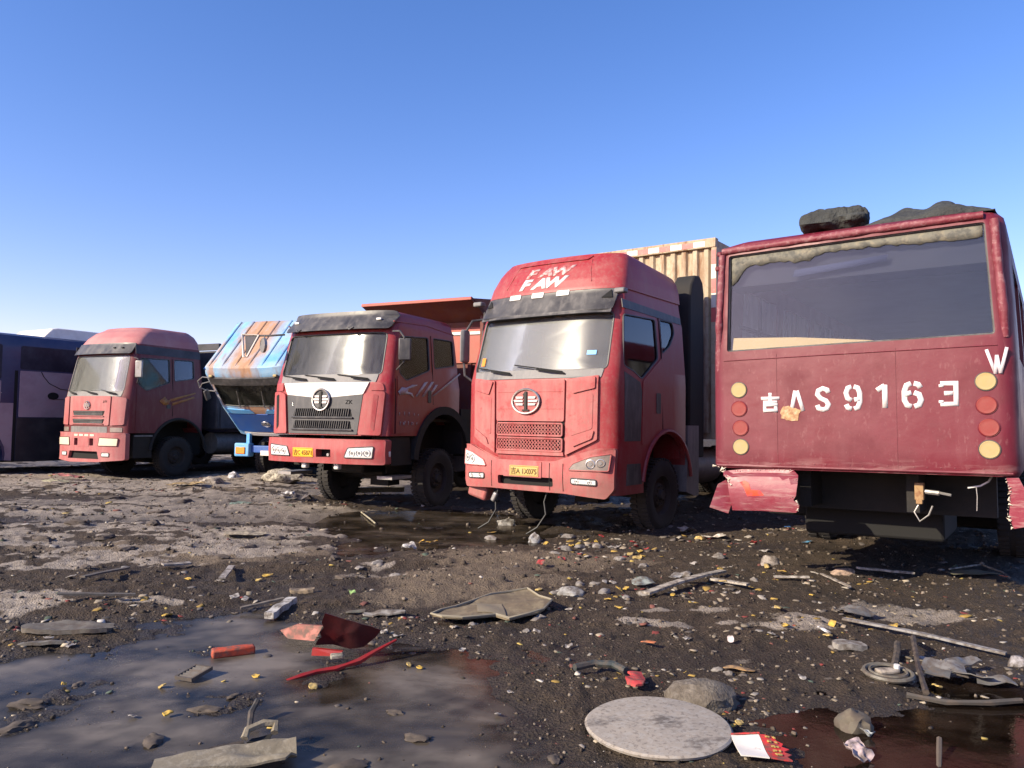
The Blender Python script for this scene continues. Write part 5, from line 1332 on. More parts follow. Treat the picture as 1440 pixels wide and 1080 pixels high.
MB().bx(-1.18, 1.18, .1, 9.0, 1.15, 1.25).build('floor', M_DARK, BU)
MB().bx(-1.15, 1.15, 5.6, 5.66, 1.25, 2.75).build('partition', M_BUSIN, BU)
for y in (1.2, 2.4, 3.6, 4.8):
    for x in (-.75, .75):
        MB().box((x, y, 1.7), (.8, .45, .14)).box((x, y - .24, 2.05), (.8, .12, .62)).build('seat', M_SEAT, BU, bevel=.03)
MB().prism([(-1.06, 2.2), (.45, 2.24), (.15, 2.292), (-.45, 2.355), (-1.04, 2.385)], lambda a, c, t: (a, t, c), .075, .095).build('plywood_board', M_TAN, BU)
for nm, P in (('window_surround', [(-1.13, 3.255), (-.6, 3.262), (0, 3.27), (.6, 3.278), (1.10, 3.285)]), ('window_pillar', [(1.125, 3.24), (1.14, 2.9), (1.16, 2.65), (1.17, 2.45), (1.175, 2.2)]), ('window_pillar', [(-1.135, 3.22), (-1.15, 2.9), (-1.165, 2.6), (-1.175, 2.3), (-1.18, 1.9)])):
    D = dense(P + P[::-1], .05)[:int(1 + sum((Vector(P[i + 1]) - Vector(P[i])).length for i in range(len(P) - 1)) / .05)]
    MB().tube([bs(a, c, (-.006 if c > 2.5 else -.006 - .13 * (2.5 - c)) + .006 * mnoise.noise(Vector((a * 9, c * 9, 1)))) for a, c in D], [.034 + .010 * mnoise.noise(Vector((a * 7, c * 7, 4))) for a, c in D], 10).build(nm, M_BUSF, BU, 60)
for x, z in ((-1.16, 3.235), (-1.18, 3.09)): MB().box(bs(x, z, .005), (.05, .03, .05)).build('filler_lump', M_BUS, BU, bevel=.02)
# stencilled number
let = lambda nm, lines, x0, z0, wd, h, th=.036: strokes(lines, x0, z0, wd, h, th, bs, .0022, M_STENCIL, BU, 'stencil_letter')
let('ji', [[(.5, 1.0), (.5, .76)], [(0, .72), (1, .72)], [(.5, .70), (.5, .55)], [(.12, .52), (.88, .52)], [(.2, .38), (.2, .0)], [(.8, .38), (.8, .0)], [(.12, .38), (.9, .38)], [(.12, .10), (.9, .10)]], -.765, 1.645, .17, .185, .030)
let('A', [[(.02, 0), (.36, 1)], [(.5, 1), (1.0, 0)]], -.49, 1.655, .105, .19, .034)
let('S', [[(.95, .78), (.86, .93), (.5, 1), (.14, .9), (.06, .72), (.3, .54), (.75, .42), (.95, .25), (.82, .06), (.5, 0), (.14, .06), (.04, .22)]], -.265, 1.665, .105, .195, .04)
let('9', [[(.42, .38), (.12, .48), (.02, .72), (.16, .94), (.42, 1)], [(.58, 1), (.86, .94), (1, .7), (1, .32), (.86, .06), (.58, 0)], [(.42, 0), (.14, .05), (.02, .2)], [(.98, .44), (.6, .40)]], -.02, 1.67, .115, .20, .04)
let('1', [[(.0, .78), (.5, .95), (.62, .98)], [(.62, 1.02), (.62, .0)]], .232, 1.675, .10, .20, .042)
let('6', [[(.98, .80), (.84, .95), (.58, 1)], [(.42, 1), (.14, .92), (0, .66), (0, .28), (.14, .06), (.42, 0)], [(.58, 0), (.88, .06), (1, .28), (.88, .52), (.58, .6)], [(.0, .52), (.42, .60)]], .445, 1.685, .125, .20, .042)
let('3', [[(.02, .94), (1, .94), (1, .06), (.0, .06)], [(.25, .52), (.82, .52)], [(.08, .90), (.08, .78)], [(.06, .10), (.06, .22)]], .71, 1.69, .115, .20, .036)
strokes([[(0, .95), (.42, 0)], [(.42, 0), (.50, .72)], [(.50, .72), (.66, .02)], [(.66, .02), (1.0, 1.0)]], 1.045, 1.945, .140, .215, .024, bs, .004, mat('chalky_white_paint', (.62, .55, .58), .9), BU, 'painted_letter')
pp = []
random.seed(8)
for k in range(22):
    t = 2 * math.pi * k / 22; rr = random.uniform(.78, 1.12)
    if 40 < math.degrees(t) < 110: rr *= .75
    pp.append((-.50 + .095 * rr * math.cos(t), 1.635 + .085 * rr * math.sin(t)))
MB().patch(pp, bs, .0045, .006, 2, .05).build('bare_patch', M_PUTTY, BU)
for x0, zs in ((-.975, (1.865, 1.682, 1.495, 1.312)), (1.035, (1.885, 1.69, 1.505, 1.325))):
    for i, z in enumerate(zs):
        x = x0 + (.012 if i > 1 else 0)
        lm = M_LAMPY if i in (0, 3) else M_LAMPR
        prof_ = [(.001, 0), (.072, 0), (.072, .010), (.067, .014), (.061, .0125), (.040, .0145), (.020, .0135), (.001, .0145)]
        k = MB().lathe([(r_, -h_) for r_, h_ in prof_], 1, 24)
        k.v = [(p[0] + x, p[1] + brear(x, z) + .001, p[2] + z) for p in k.v]
        o = k.build('round_tail_lamp', lm, BU)
        MB().tube([bs(x + .075 * math.cos(a), z + .075 * math.sin(a), .003) for a in np.linspace(0, 2 * math.pi, 25)[:-1]], .005, 5, True).build('lamp_gasket', M_BUS if i in (1, 2) else M_BLACKP, o)
for x in (-.62, .38): MB().tube([bs(x, z, .001) for z in (1.14, 1.5, 1.9, 2.2)], .003, 4).build('panel_seam', M_BUS, BU)
MB().tube([bs(x, 2.17 + .012 * x, .002) for x in np.linspace(-1.12, 1.12, 15)], .005, 5).build('panel_seam', M_BUS, BU)
rv = MB()
for x in np.linspace(-1.1, 1.1, 23): rv.cyl(bs(x, 1.165, -.002), bs(x, 1.165, .004), .007, 6)
o = rv.build('rivets', M_BUS, BU); o['kind'] = 'stuff'
MB().tube([bs(x, 1.13, .004) for x in np.linspace(-1.2, 1.2, 13)], .012, 5).build('lower_trim', M_BUS, BU)
# torn bumper
def bumper_surf(x, z, o=0.0): return Vector((x, -.10 - .05 * math.sin((min(max(z, .7), 1.1) - .7) / .4 * math.pi) + (.10 if z > 1.05 else 0) - o, z))
pm = [(-1.130, 1.074), (-0.951, 1.096), (-0.620, 1.104), (-0.479, 1.103), (-0.435, 1.060), (-0.410, 0.990), (-0.423, 0.879), (-0.448, 0.838), (-0.398, 0.796), (-0.411, 0.744), (-0.436, 0.722), (-0.751, 0.719), (-1.013, 0.707), (-1.020, 0.815), (-1.047, 1.003)]
bm_ = MB().patch(pm, bumper_surf, 0, .012, 6, .05).build('bumper', M_BUMPB, BU)
pf = [(-1.151, 0.950), (-1.082, 0.995), (-1.040, 0.881), (-1.027, 0.801), (-1.068, 0.669), (-1.221, 0.726)]
MB().patch(pf, lambda x, z, o=0.0: Vector((x, -.08 + (x + 1.1) * .5 - o, z)), 0, .012, 3, .05).build('bumper_end', M_BUMPB, bm_)
po = [(-0.931, 0.982), (-0.884, 0.998), (-0.844, 0.980), (-0.830, 0.914), (-0.738, 0.912), (-0.705, 0.868), (-0.857, 0.852), (-0.884, 0.924)]
MB().patch(po, bumper_surf, .003, .002, 2, .05).build('spray_mark', M_ORANGE, bm_)
def ragged(pts, surf, r, seed, parent):
    random.seed(seed)
    b = MB()
    for i in range(len(pts) - 1):
        a, c = Vector(pts[i]), Vector(pts[i + 1])
        k = max(2, int((c - a).length / .02))
        for j in range(k):
            q = a.lerp(c, (j + random.random()) / k)
            s_ = r * random.uniform(.25, 1.0)
            x_, z_, an_ = q.x + random.uniform(-r, r) * .4, q.y + random.uniform(-r, r) * .4, random.uniform(0, 6.28)
            tri = [surf(x_ + s_ * k_ * math.cos(an_ + a_), z_ + s_ * k_ * math.sin(an_ + a_), .003 + random.uniform(0, .008)) for a_, k_ in ((0, random.uniform(1, 3)), (2.2, 1), (4.0, 1))]
            b.add(tri + [surf(x_, z_, .016)], [(0, 1, 2), (0, 1, 3), (1, 2, 3), (2, 0, 3)])
    o = b.build('torn_edge', M_FIBRE, parent)
    o['kind'] = 'stuff'
    return o
ragged([(-1.130, 1.074), (-1.047, 1.030), (-1.006, 0.937)], bumper_surf, .015, 1, bm_)
ragged([(-0.423, 0.853), (-0.398, 0.796), (-0.424, 0.730)], bumper_surf, .012, 2, bm_)
ragged([(-1.020, 1.079), (-0.750, 1.098), (-0.492, 1.103), (-0.423, 1.015)], bumper_surf, .006, 3, bm_)
ragged([(-0.575, 0.856), (-0.505, 0.841), (-0.429, 0.878)], bumper_surf, .005, 7, bm_)
rs_ = lambda x, z, o=0.0: Vector((x, -.08 - o, z))
pr = [(1.157, 1.102), (1.239, 1.106), (1.275, 1.018), (1.322, 0.998), (1.337, 0.741), (1.194, 0.701), (1.167, 0.806), (1.179, 0.955)]
br_ = MB().patch(pr, rs_, 0, .012, 3, .05).build('bumper', M_BUMPB, BU)
ragged([(1.152, 1.102), (1.179, 1.012), (1.173, 0.926), (1.162, 0.829), (1.184, 0.700)], rs_, .013, 4, br_)
MB().tube([rs_(1.33, .74), rs_(1.34, .62), rs_(1.35, .55)], .006, 4).build('hanging_wire', M_WIRE, br_)
ragged([(-1.25, 1.13), (-1.16, 1.10), (-1.10, 1.08)], bs, .018, 6, bb_)
MB().bx(-1.0, 1.05, .72, .84, .70, 1.12).build('rear_crossmember', M_DARK, BU)
MB().bx(-.62, .62, .95, 2.1, .42, 1.08).bx(-1.1, -.66, 1.3, 2.0, .55, 1.08).bx(-1.1, 1.1, 4.4, 4.46, .2, 1.1).build('engine', M_VOID, BU, bevel=.06)  # black block, with a black plate added to keep the underside dark
hx, hz = (0.531, 0.944)
hk = MB().box((hx - .02, .24, hz), (.07, .09, .15)).box((hx - .02, .22, hz - .09), (.05, .06, .04)).build('tow_hitch', mat('rusty_yellow_steel', (.30, .19, .09), .8, layers=[(RUST, .45, .65, F3(20), .8)]), BU, bevel=.006)
MB().cyl((hx, .24, hz), (hx + .13, .22, hz - .01), .022, 8).cyl((hx + .1, .22, hz), (hx + .22, .2, hz - .02), .012, 6).build('hitch_pin', M_STEEL, hk)
MB().tube([(hx - .02, .22, hz - .1), (hx - .06, .2, hz - .18), (hx - .02, .2, hz - .26), (hx + .05, .2, hz - .2), (hx + .08, .2, hz - .12)], .007, 5).build('loop_of_wire', M_WIRE, hk)
wx, wz = (0.933, 1.003)
MB().tube([(wx + .13, .2, wz + .13), (wx + .09, .2, wz + .05), (wx + .03, .2, wz + .01), (wx - .06, .2, wz - .01)], .010, 5).tube([(wx, .2, wz), (wx + .005, .2, wz - .08), (wx, .2, wz - .2)], .004, 4).build('hanging_wire', M_STEEL, BU)
for y in (3.7, 7.6):
    MB().cyl((-1.0, y, .5), (1.0, y, .5), .08, 10).box((0, y, .5), (.4, .36, .36)).build('axle', M_DARK, BU)
    for s in (-1, 1): wheel(BU, s * 1.05, y, .52, .29, s)
m = MB()
for s in (-1, 1): m.bx(s * .45 - .05, s * .45 + .05, .3, 9, .75, 1.1)
m.box((0, 1.9, .8), (.9, 1.1, .6)).build('chassis_frame', M_DARK, BU)

# tarpaulins lying on the bus roof
def lump(name, x0, x1, y0, y1, z0, hfun, m, seed, label, cat, group=None, nx=36, ny=20, flop=None):
    t = bpy.data.objects.new(name, None)
    b = MB()
    def fn(u, w):
        x, y = x0 + (x1 - x0) * u, y0 + (y1 - y0) * w
        e = min(1, 6 * u, 6 * (1 - u)) ** .5 * min(1, 4 * w, 4 * (1 - w)) ** .5
        q = mnoise.noise(Vector((x * 3.2 + seed, y * 3.2, seed))) * .5 + mnoise.noise(Vector((x * 9 + seed, y * 6, seed * 2))) * .25
        h = hfun(u, w) * (1 + .6 * q)
        return (x + q * .05, y + .04 * mnoise.noise(Vector((y * 5, x * 5, seed))), z0 + h * e)
    b.grid(fn, nx, ny)
    o = b.build(name, m, None, 60, solid=.012)
    o.matrix_world = Matrix.Translation(BUSLOC) @ Matrix.Rotation(-R(BUSYAW), 4, 'Z') @ Matrix.Rotation(-.012, 4, 'Y')
    tag(o, label, cat, group)
    return o
# rolled bundle
b = MB(); N = 26; secs = []
for i in range(N + 1):
    t = i / N; x = -.46 + .60 * t
    e = (1 - abs(2 * t - 1) ** 5) ** .5
    rr = (.150 - .035 * t) * (.55 + .45 * e)
    ring = []
    for k in range(22):
        a = 2 * math.pi * k / 22
        q = mnoise.noise(Vector((x * 4, math.cos(a) * 1.5, math.sin(a) * 1.5 + 3))) * .45 + mnoise.noise(Vector((x * 9, math.cos(a) * 4, math.sin(a) * 4))) * .30 + mnoise.noise(Vector((x * 22, math.cos(a) * 7, math.sin(a) * 7))) * .10
        fold = -.22 * math.exp(-((a - 3.6) / .2) ** 2)
        r2 = rr * (1 + q + fold)
        ring.append((x, .34 + 1.25 * r2 * math.cos(a), 3.36 + .13 - .02 * t + r2 * .95 * math.sin(a)))
    secs.append(ring)
o = b.loft(secs).build('rolled_tarpaulin', M_CANVAS, None, 60)
BM = Matrix.Translation(BUSLOC) @ Matrix.Rotation(-R(BUSYAW), 4, 'Z') @ Matrix.Rotation(-.012, 4, 'Y')
o.matrix_world = BM
tag(o, 'thick roll of black canvas lying at the left of the maroon bus roof', 'tarpaulin', 'canvas on the bus roof')
lump('spread_tarpaulin', .10, 1.16, .12, 2.6, 3.335, lambda u, w: .15 + .10 * math.exp(-((u - .62) / .12) ** 2) + .06 * math.exp(-((u - .3) / .12) ** 2) + .03 * u, M_CANVAS, 4.2, 'flat crumpled black canvas spread over the right of the maroon bus roof', 'tarpaulin', 'canvas on the bus roof', 60, 40)

# ================================================================== litter and wreckage on the ground
LM = {}
def lm(col, rough=.8, var=.35, key=None):
    k = key or ('scrap_%02d_%02d_%02d' % tuple(int(c * 99) for c in col))
    if k not in LM:
        d = tuple(c * .45 + .02 for c in col)
        LM[k] = mat(k, col, rough, layers=[(d, .42, .68, F3(9), .75), (MUD, .44, .6, F3(18), .85)], bump=(40, .3, .006))
    return LM[k]
def zone(p):
    if polydist(np.array([p[0]]), np.array([p[1]]), PUD['near'])[0] > -.1: return 'lying in the grey puddle'
    if polydist(np.array([p[0]]), np.array([p[1]]), PUD['mid'])[0] > -.3: return 'beside the brown puddle under the dump truck'
    if p[0] < -.6: return 'on the frosty left half of the yard'
    if p[1] > 7.6: return 'in the rubbish line between raised-roof truck and bus'
    if p[1] > 5.2: return 'on the mud before the splintered boards'
    return 'on the dark mud near the round board'
def put(o, p, yaw=0.0, dz=0.0, rx=0.0, ry=0.0):
    o.location = (p[0], p[1], Hw(p) + dz * .7)
    o.rotation_euler = (rx, ry, yaw)
    return o
def rock(name, p, sx, sy, sz, m, seed, label, cat='rock', group=None, sub=3, yaw=0, rough=.35, dz=None):
    bm = bmesh.new()
    bmesh.ops.create_icosphere(bm, subdivisions=sub, radius=1)
    for v in bm.verts:
        c = v.co
        q = mnoise.noise(c * 1.3 + Vector((seed, 0, 0))) * rough + mnoise.noise(c * 3.5 + Vector((seed, 3, 0))) * rough * .45 + mnoise.noise(c * 9 + Vector((seed, 3, 5))) * rough * .2
        v.co = Vector((c.x * sx, c.y * sy, c.z * sz)) * (1 + q)
    me = bpy.data.meshes.new(name)
    for f in bm.faces: f.smooth = True
    bm.to_mesh(me); bm.free(); me.materials.append(m)
    me.set_sharp_from_angle(angle=R(38))
    o = bpy.data.objects.new(name, me); COL.objects.link(o)
    put(o, p, yaw, sz * .35 if dz is None else dz)
    return tag(o, label, cat, group)
def sheet(name, p, w, l_, h, m, seed, label, cat, yaw=0.0, poly=None, n=14, freq=5.0, thick=.004, rx=0.0, ry=0.0, dz=.012, group=None, jag=.12):
    """crumpled flexible or bent sheet with an uneven outline"""
    random.seed(seed)
    b = MB()
    def hz(x, y):
        q = mnoise.noise(Vector((x * freq + seed, y * freq, seed * 1.7))) + .5 * mnoise.noise(Vector((x * freq * 2.3 + seed, y * freq * 2.3, seed)))
        return h * (q + .35)
    if poly is None:
        poly = []
        K = 18
        for k in range(K):
            t = 2 * math.pi * k / K
            c, s = math.cos(t), math.sin(t)
            rr = 1 / max(abs(c), abs(s)) ** .75 * (1 - jag * random.random())
            poly.append((c * rr * w / 2, s * rr * l_ / 2))
    b.patch(poly, lambda a, c, o: Vector((a, c, hz(a, c) + o)), 0, thick, max(3, n // 2), max(.015, min(w, l_) / 8))
    o = b.build(name, m, None, 50)
    put(o, p, yaw, dz, rx, ry)
    return tag(o, label, cat, group)
def stick(name, pts, r, m, label, cat='stick', group=None, n=6, dz=None):
    """pts: ground points (x, y, extra height)"""
    P = []
    for q in pts:
        P.append(Vector((q[0], q[1], Hw(q) + (q[2] if len(q) > 2 else r))))
    c = P[0].copy()
    D = []
    for i in range(len(P) - 1):
        for k in range(3): D.append(P[i].lerp(P[i + 1], k / 3) - c)
    D.append(P[-1] - c)
    rs = [r * (1 + .18 * mnoise.noise(Vector((i * 1.3, r * 90, 0)))) for i in range(len(D))]
    o = MB().tube(D, rs, n).build(name, m, None, 40)
    o.location = c
    return tag(o, label, cat, group)
def plank(name, a, c, w, t, m, label, cat='board', bend=0.0, dz=.01, tilt=0.0, group=None):
    ax, ay = a; cx, cy = c
    L = math.hypot(cx - ax, cy - ay); ang = math.atan2(cy - ay, cx - ax)
    b = MB(); secs = []
    for k in range(9):
        u = k / 8; x = (u - .5) * L
        z = bend * math.sin(u * math.pi) + .25 * t * mnoise.noise(Vector((u * 4, L * 9, 1)))
        ww = w * (1 + .10 * mnoise.noise(Vector((u * 6, L * 7, 2))))
        secs.append([(x, -ww / 2, z), (x, ww / 2, z), (x, ww / 2, z + t), (x, -ww / 2, z + t)])
    o = b.loft(secs).build(name, m, None, 30)
    mid = ((ax + cx) / 2, (ay + cy) / 2)
    za, zc = Hw(a), Hw(c)
    o.location = (mid[0], mid[1], max((za + zc) / 2, Hw(mid)) + dz)
    o.rotation_euler = (tilt, -math.atan2(zc - za, L), ang)
    return tag(o, label, cat, group)

# round grey lid
p = (0.736, 3.844)
b = MB().lathe([(.001, .022), (.30, .020), (.345, .016), (.355, .008), (.35, -.004), (.001, -.006)], 2, 56)
b.v = [(x * (1 + .012 * math.sin(3 * math.atan2(y, x))), y * 1.0, z + .006 * mnoise.noise(Vector((x * 4, y * 4, 0)))) for x, y, z in b.v]
M_LID = mat('pale_grey_board', (.30, .262, .218), .9, layers=[((.20, .18, .16), .4, .65, F3(4), .6), ((.06, .05, .045), .56, .66, (4, 7, 3), .8), ((.12, .10, .085), .54, .6, F3(40), .6), ((.33, .31, .28), .5, .6, F3(30), .5)], bump=(60, .2, .004))
o = b.build('round_board', M_LID, None, 30); put(o, p, .3, .03, .02, -.02); tag(o, 'round pale grey board lying flat in the foreground mud', 'board')
# floor mat
pts = [(-0.589, 5.948), (-0.526, 6.081), (-0.423, 6.177), (-0.300, 6.397), (-0.154, 6.608), (0.038, 6.753), (0.161, 6.788), (0.252, 6.555), (0.346, 6.314), (0.270, 6.126), (0.133, 5.945), (0.004, 5.876), (-0.099, 5.954), (-0.210, 5.885), (-0.343, 5.796), (-0.491, 5.808)]
cx, cy = sum(q[0] for q in pts) / 16, sum(q[1] for q in pts) / 16
M_MAT = mat('khaki_rubber_mat', (.17, .132, .080), .75, layers=[((.085, .064, .041), .4, .66, F3(6), .8), ((.24, .195, .12), .5, .62, (12, 4, 4), .6), (MUD, .52, .64, F3(14), .6)], bump=(50, .3, .005))
b = MB().patch(rounded([(q[0] - cx, q[1] - cy) for q in pts], .03, 2), lambda a, c, o: Vector((a, c, .03 + .03 * mnoise.noise(Vector((a * 4, c * 4, 2))) + .05 * max(0, a - .1) + o)), 0, .012, 8, .06)
o = b.build('floor_mat', M_MAT, None, 50); put(o, (cx, cy), 0, .03); tag(o, 'large wavy-edged khaki rubber mat lying in the middle of the yard', 'mat')
MB().patch([(-.12, -.20), (.10, -.22), (.06, .16), (-.14, .12)], lambda a, c, o: Vector((a, c, .036 + .03 * mnoise.noise(Vector((a * 4, c * 4, 2))) + .05 * max(0, a - .1) + o)), .002, .004, 4, .05).build('worn_patch', mat('worn_tan_rubber', (.20, .165, .11), .8, bump=(60, .3, .004)), o)
MB().tube([(q[0] - cx, q[1] - cy, .036 + .03 * mnoise.noise(Vector(((q[0] - cx) * 4, (q[1] - cy) * 4, 2))) + .05 * max(0, q[0] - cx - .1)) for q in pts], .010, 5, True).build('mat_rim', mat('pale_mat_edge', (.24, .21, .15), .7), o)
# dark red body panel standing in the puddle edge
M_WREDD = mat('wet_dark_red_panel', (.055, .007, .009), .35, layers=[((.028, .005, .006), .4, .7, F3(6), .7)], bump=(20, .2, .01))  # maroon face darkened in the colour in place of its own shade
M_WREDL = mat('bright_red_panel_edge', (.30, .02, .017), .4, layers=[((.2, .02, .02), .45, .65, F3(14), .6)])
p = (-1.056, 4.939)
t = thing('broken_body_panel', 'broken dark red vehicle panel propped up at the edge of the grey puddle', 'wreckage', (p[0], p[1], 0))
MB().patch([(-.095, .24), (-.06, .228), (-.015, .21), (.09, .175), (.183, .135), (.235, .10), (.20, .055), (.13, .0), (.046, -.012), (-.06, .02), (-.165, .025), (-.15, .06), (-.128, .075), (-.135, .11), (-.11, .14), (-.118, .18)], lambda a, c, o: Vector((a, .08 + a * .45 - c * .42 - .04 * math.sin(a * 11) + .012 * mnoise.noise(Vector((a * 14, c * 14, 3))) - o, .055 + c)), 0, .008, 6, .03).build('panel_face', M_WREDD, t)
MB().loft([[(-.175, -.02, .03), (.0, -.045, .035), (.02, -.03, .06), (-.17, -.02, .075)], [(-.175, .02, .03), (.0, -.01, .035), (.02, .0, .06), (-.17, .01, .075)]]).build('panel_lip', M_WREDL, t)
MB().tube([(-.24, -.32, -.028), (-.17, -.27, -.018), (-.10, -.20, -.012), (.0, -.15, -.012), (.06, -.11, .002), (.13, -.05, .01), (.22, .03, .05), (.33, .14, .09)], [.012, .020, .016, .022, .014, .022, .015, .008], 6).build('panel_flange', M_WREDL, t)
MB().loft([[(-.16, -.02, .12), (-.36, .10, .10), (-.42, .14, .14), (-.30, .10, .19), (-.12, .03, .20)], [(-.16, .0, .12), (-.36, .12, .10), (-.42, .16, .14), (-.30, .12, .19), (-.12, .05, .20)]]).build('torn_flap', lm((.30, .08, .055), .6), t)
MB().box((.0, -.09, .05), (.08, .05, .03), Matrix.Rotation(.3, 3, 'Z')).build('sticking_chip', lm((.40, .38, .30)), t, bevel=.008)
# orange brick-like block, louvre panel, white tube, fibre strip
p = (-1.779, 5.087)
o = MB().box((0, 0, .02), (.265, .085, .055)).build('orange_block', lm((.46, .055, .016), .75, key='orange_foam'), None, bevel=.012); put(o, p, .48, .005); tag(o, 'bright orange red brick-shaped block lying in the grey puddle', 'block')
p = (-1.845, 4.630)
t = thing('louvre_panel', 'small grey louvred vent panel lying in the grey puddle', 'vent panel', (p[0], p[1], WATER + .02), 20, rx=.12)
t.scale = (.68, .68, .68)
M_LV = lm((.065, .055, .048), .7)
m = MB()
for x in (-.085, .085): m.bx(x - .008, x + .008, -.12, .12, 0, .03)
for y in (-.12, .12): m.bx(-.09, .09, y - .008, y + .008, 0, .03)
m.build('frame', M_LV, t)
for k in range(6): MB().box((0, -.095 + k * .038, .018), (.155, .030, .006), Matrix.Rotation(.5, 3, 'X')).build('slat', lm((.10, .09, .08), .7), t)
plank('white_bar', (-1.811, 5.923), (-1.750, 6.336), .075, .05, lm((.46, .44, .41), .6, key='white_bar'), 'short white plastic bar lying on dark mud beside the puddle', 'bar', 0, .02)
sheet('grey_strip', (-0.963, 6.057), .34, .075, .02, lm((.27, .25, .22)), 12, 'bent pale grey plastic strip beside the dark red wreckage', 'strip', .12, freq=6, dz=.03, thick=.012, jag=.06)
sheet('felt_rag', (-1.189, 6.088), .16, .08, .02, lm((.10, .10, .075)), 14, 'small dark greenish rag next to the pale grey strip', 'rag', .1, dz=.02)
# white lump and yellow packet before the dump truck
sheet('white_foam_lump', (-1.182, 9.162), .17, .13, .06, lm((.6, .58, .55), .8, key='white_foam'), 21, 'bright white foam lump standing in the brown puddle', 'foam', .4, dz=.05, freq=9, thick=.02)
for i, (x, y, w) in enumerate(((593, 762, .08), (603, 763, .10), (612, 762, .09))):
    sheet('yellow_wrapper', [(-1.102, 9.767), (-1.008, 9.718), (-0.935, 9.782)][i], w, .07, .04, lm((.72, .42, .06), .6, key='yellow_wrapper'), 30 + i, ['left end of the row of three yellow wrappers in the brown puddle', 'middle one of the row of three yellow wrappers in the brown puddle', 'right end of the row of three yellow wrappers in the brown puddle'][i], 'wrapper', i * .9, dz=.03, freq=12, group='yellow wrappers in the brown puddle')
rock('pale_rag_heap', (-0.045, 11.667), .14, .10, .07, lm((.32, .31, .28)), 3.1, 'pale grey rag heap below the hanging lamp of the raised-roof truck', 'rag', rough=.5)
sheet('yellow_card', (-0.246, 10.739), .14, .08, .02, lm((.45, .27, .05)), 37, 'dull yellow card scrap right of the brown puddle', 'card', .3, dz=.02)
rock('grey_rubble', (0.320, 10.016), .09, .07, .08, lm((.33, .33, .33)), 5.7, 'grey crumbled lump at the right end of the brown puddle', 'rubble', rough=.5)
# scattered scraps in the middle: yellow, red, white and grey
YS = lm((.62, .40, .06), .7, key='yellow_scrap'); YS2 = lm((.50, .36, .12), .8, key='pale_yellow_scrap')
spots = [(0.980, 9.957), (1.113, 10.089), (0.753, 9.594), (1.377, 8.933), (1.508, 9.039), (1.703, 9.203), (1.400, 8.571), (1.493, 8.756), (0.451, 9.679), (0.263, 6.878), (1.049, 7.044), (2.133, 7.906), (1.999, 7.287), (0.977, 6.981), (2.035, 5.763), (2.129, 6.185), (0.833, 6.590), (0.896, 6.394), (2.515, 4.612), (2.905, 5.928), (2.424, 5.883), (1.172, 3.985), (1.120, 3.928), (-2.597, 5.965), (-1.952, 4.452), (-1.733, 4.030), (-1.486, 4.645), (-0.618, 4.901), (-0.545, 4.848), (-2.973, 7.239), (-2.361, 7.379), (-2.313, 7.484), (-2.507, 4.452), (-1.107, 4.475), (3.479, 8.077), (2.722, 7.803), (2.636, 8.016), (2.654, 6.860), (2.631, 6.038), (2.256, 5.551), (1.347, 7.063), (1.395, 6.676)]
random.seed(77)
for i, q in enumerate(spots):
    d = q[1]; s = max(.035, min(.085, .011 * d)) * random.uniform(.7, 1.3)
    sheet('yellow_scrap', q, s, s * random.uniform(.5, .9), s * .35, YS if i % 3 else YS2, 100 + i, 'small yellow foam scrap ' + zone(q), 'foam scrap', random.uniform(0, 3), n=8, freq=.8 / s, thick=.008, dz=.018, group='small yellow foam scraps')
RS = lm((.42, .035, .035), .6, key='red_scrap')
for i, q in enumerate([(1.560, 9.892), (1.524, 9.445), (0.560, 8.378), (0.325, 8.196), (1.209, 10.283), (1.609, 9.145), (3.117, 9.974)]):
    sheet('red_scrap', q, .09, .07, .04, RS, 160 + i, ['red plastic scrap topmost among the yellow crumbs', 'red plastic scrap right of centre in the yellow crumbs', 'pinkish red scrap on sandy mud behind the khaki mat', 'dull red scrap left of the pinkish one on sandy mud', 'red scrap at the end of the brown puddle', 'red scrap at the right end of the yellow crumbs', 'lone red scrap on mud before the torn bumper'][i], 'plastic scrap', i, n=8, freq=10, dz=.02, group='small red plastic scraps')
WS_ = lm((.42, .39, .36), .7, key='white_scrap')
for i, q in enumerate([(1.203, 9.418), (1.269, 9.217), (0.882, 7.245), (0.974, 7.345), (0.484, 6.322), (-0.884, 5.574), (-0.306, 5.221), (-0.050, 4.093), (0.016, 4.381), (-1.899, 4.004), (-2.295, 6.556), (-2.181, 6.485), (-2.561, 6.337), (-2.968, 5.377), (-3.063, 5.235), (-2.852, 5.130), (1.871, 5.586), (-2.643, 7.166), (-3.909, 6.988), (-4.408, 14.728), (-4.396, 15.008), (-0.384, 5.638), (0.205, 5.668), (-0.776, 5.525), (2.053, 7.020), (1.928, 8.196), (2.988, 9.161), (0.412, 5.355), (1.225, 5.412), (1.754, 4.693), (1.980, 7.413)]):
    s = max(.03, .010 * q[1]) * random.uniform(.8, 1.4)
    sheet('white_scrap', q, s, s * .7, s * .4, WS_, 200 + i, 'small torn white plastic scrap ' + zone(q), 'plastic scrap', i * .7, n=8, freq=.9 / s, thick=.004, dz=.014, group='small white plastic scraps')
GS = lm((.24, .22, .20), .85, key='grey_scrap')
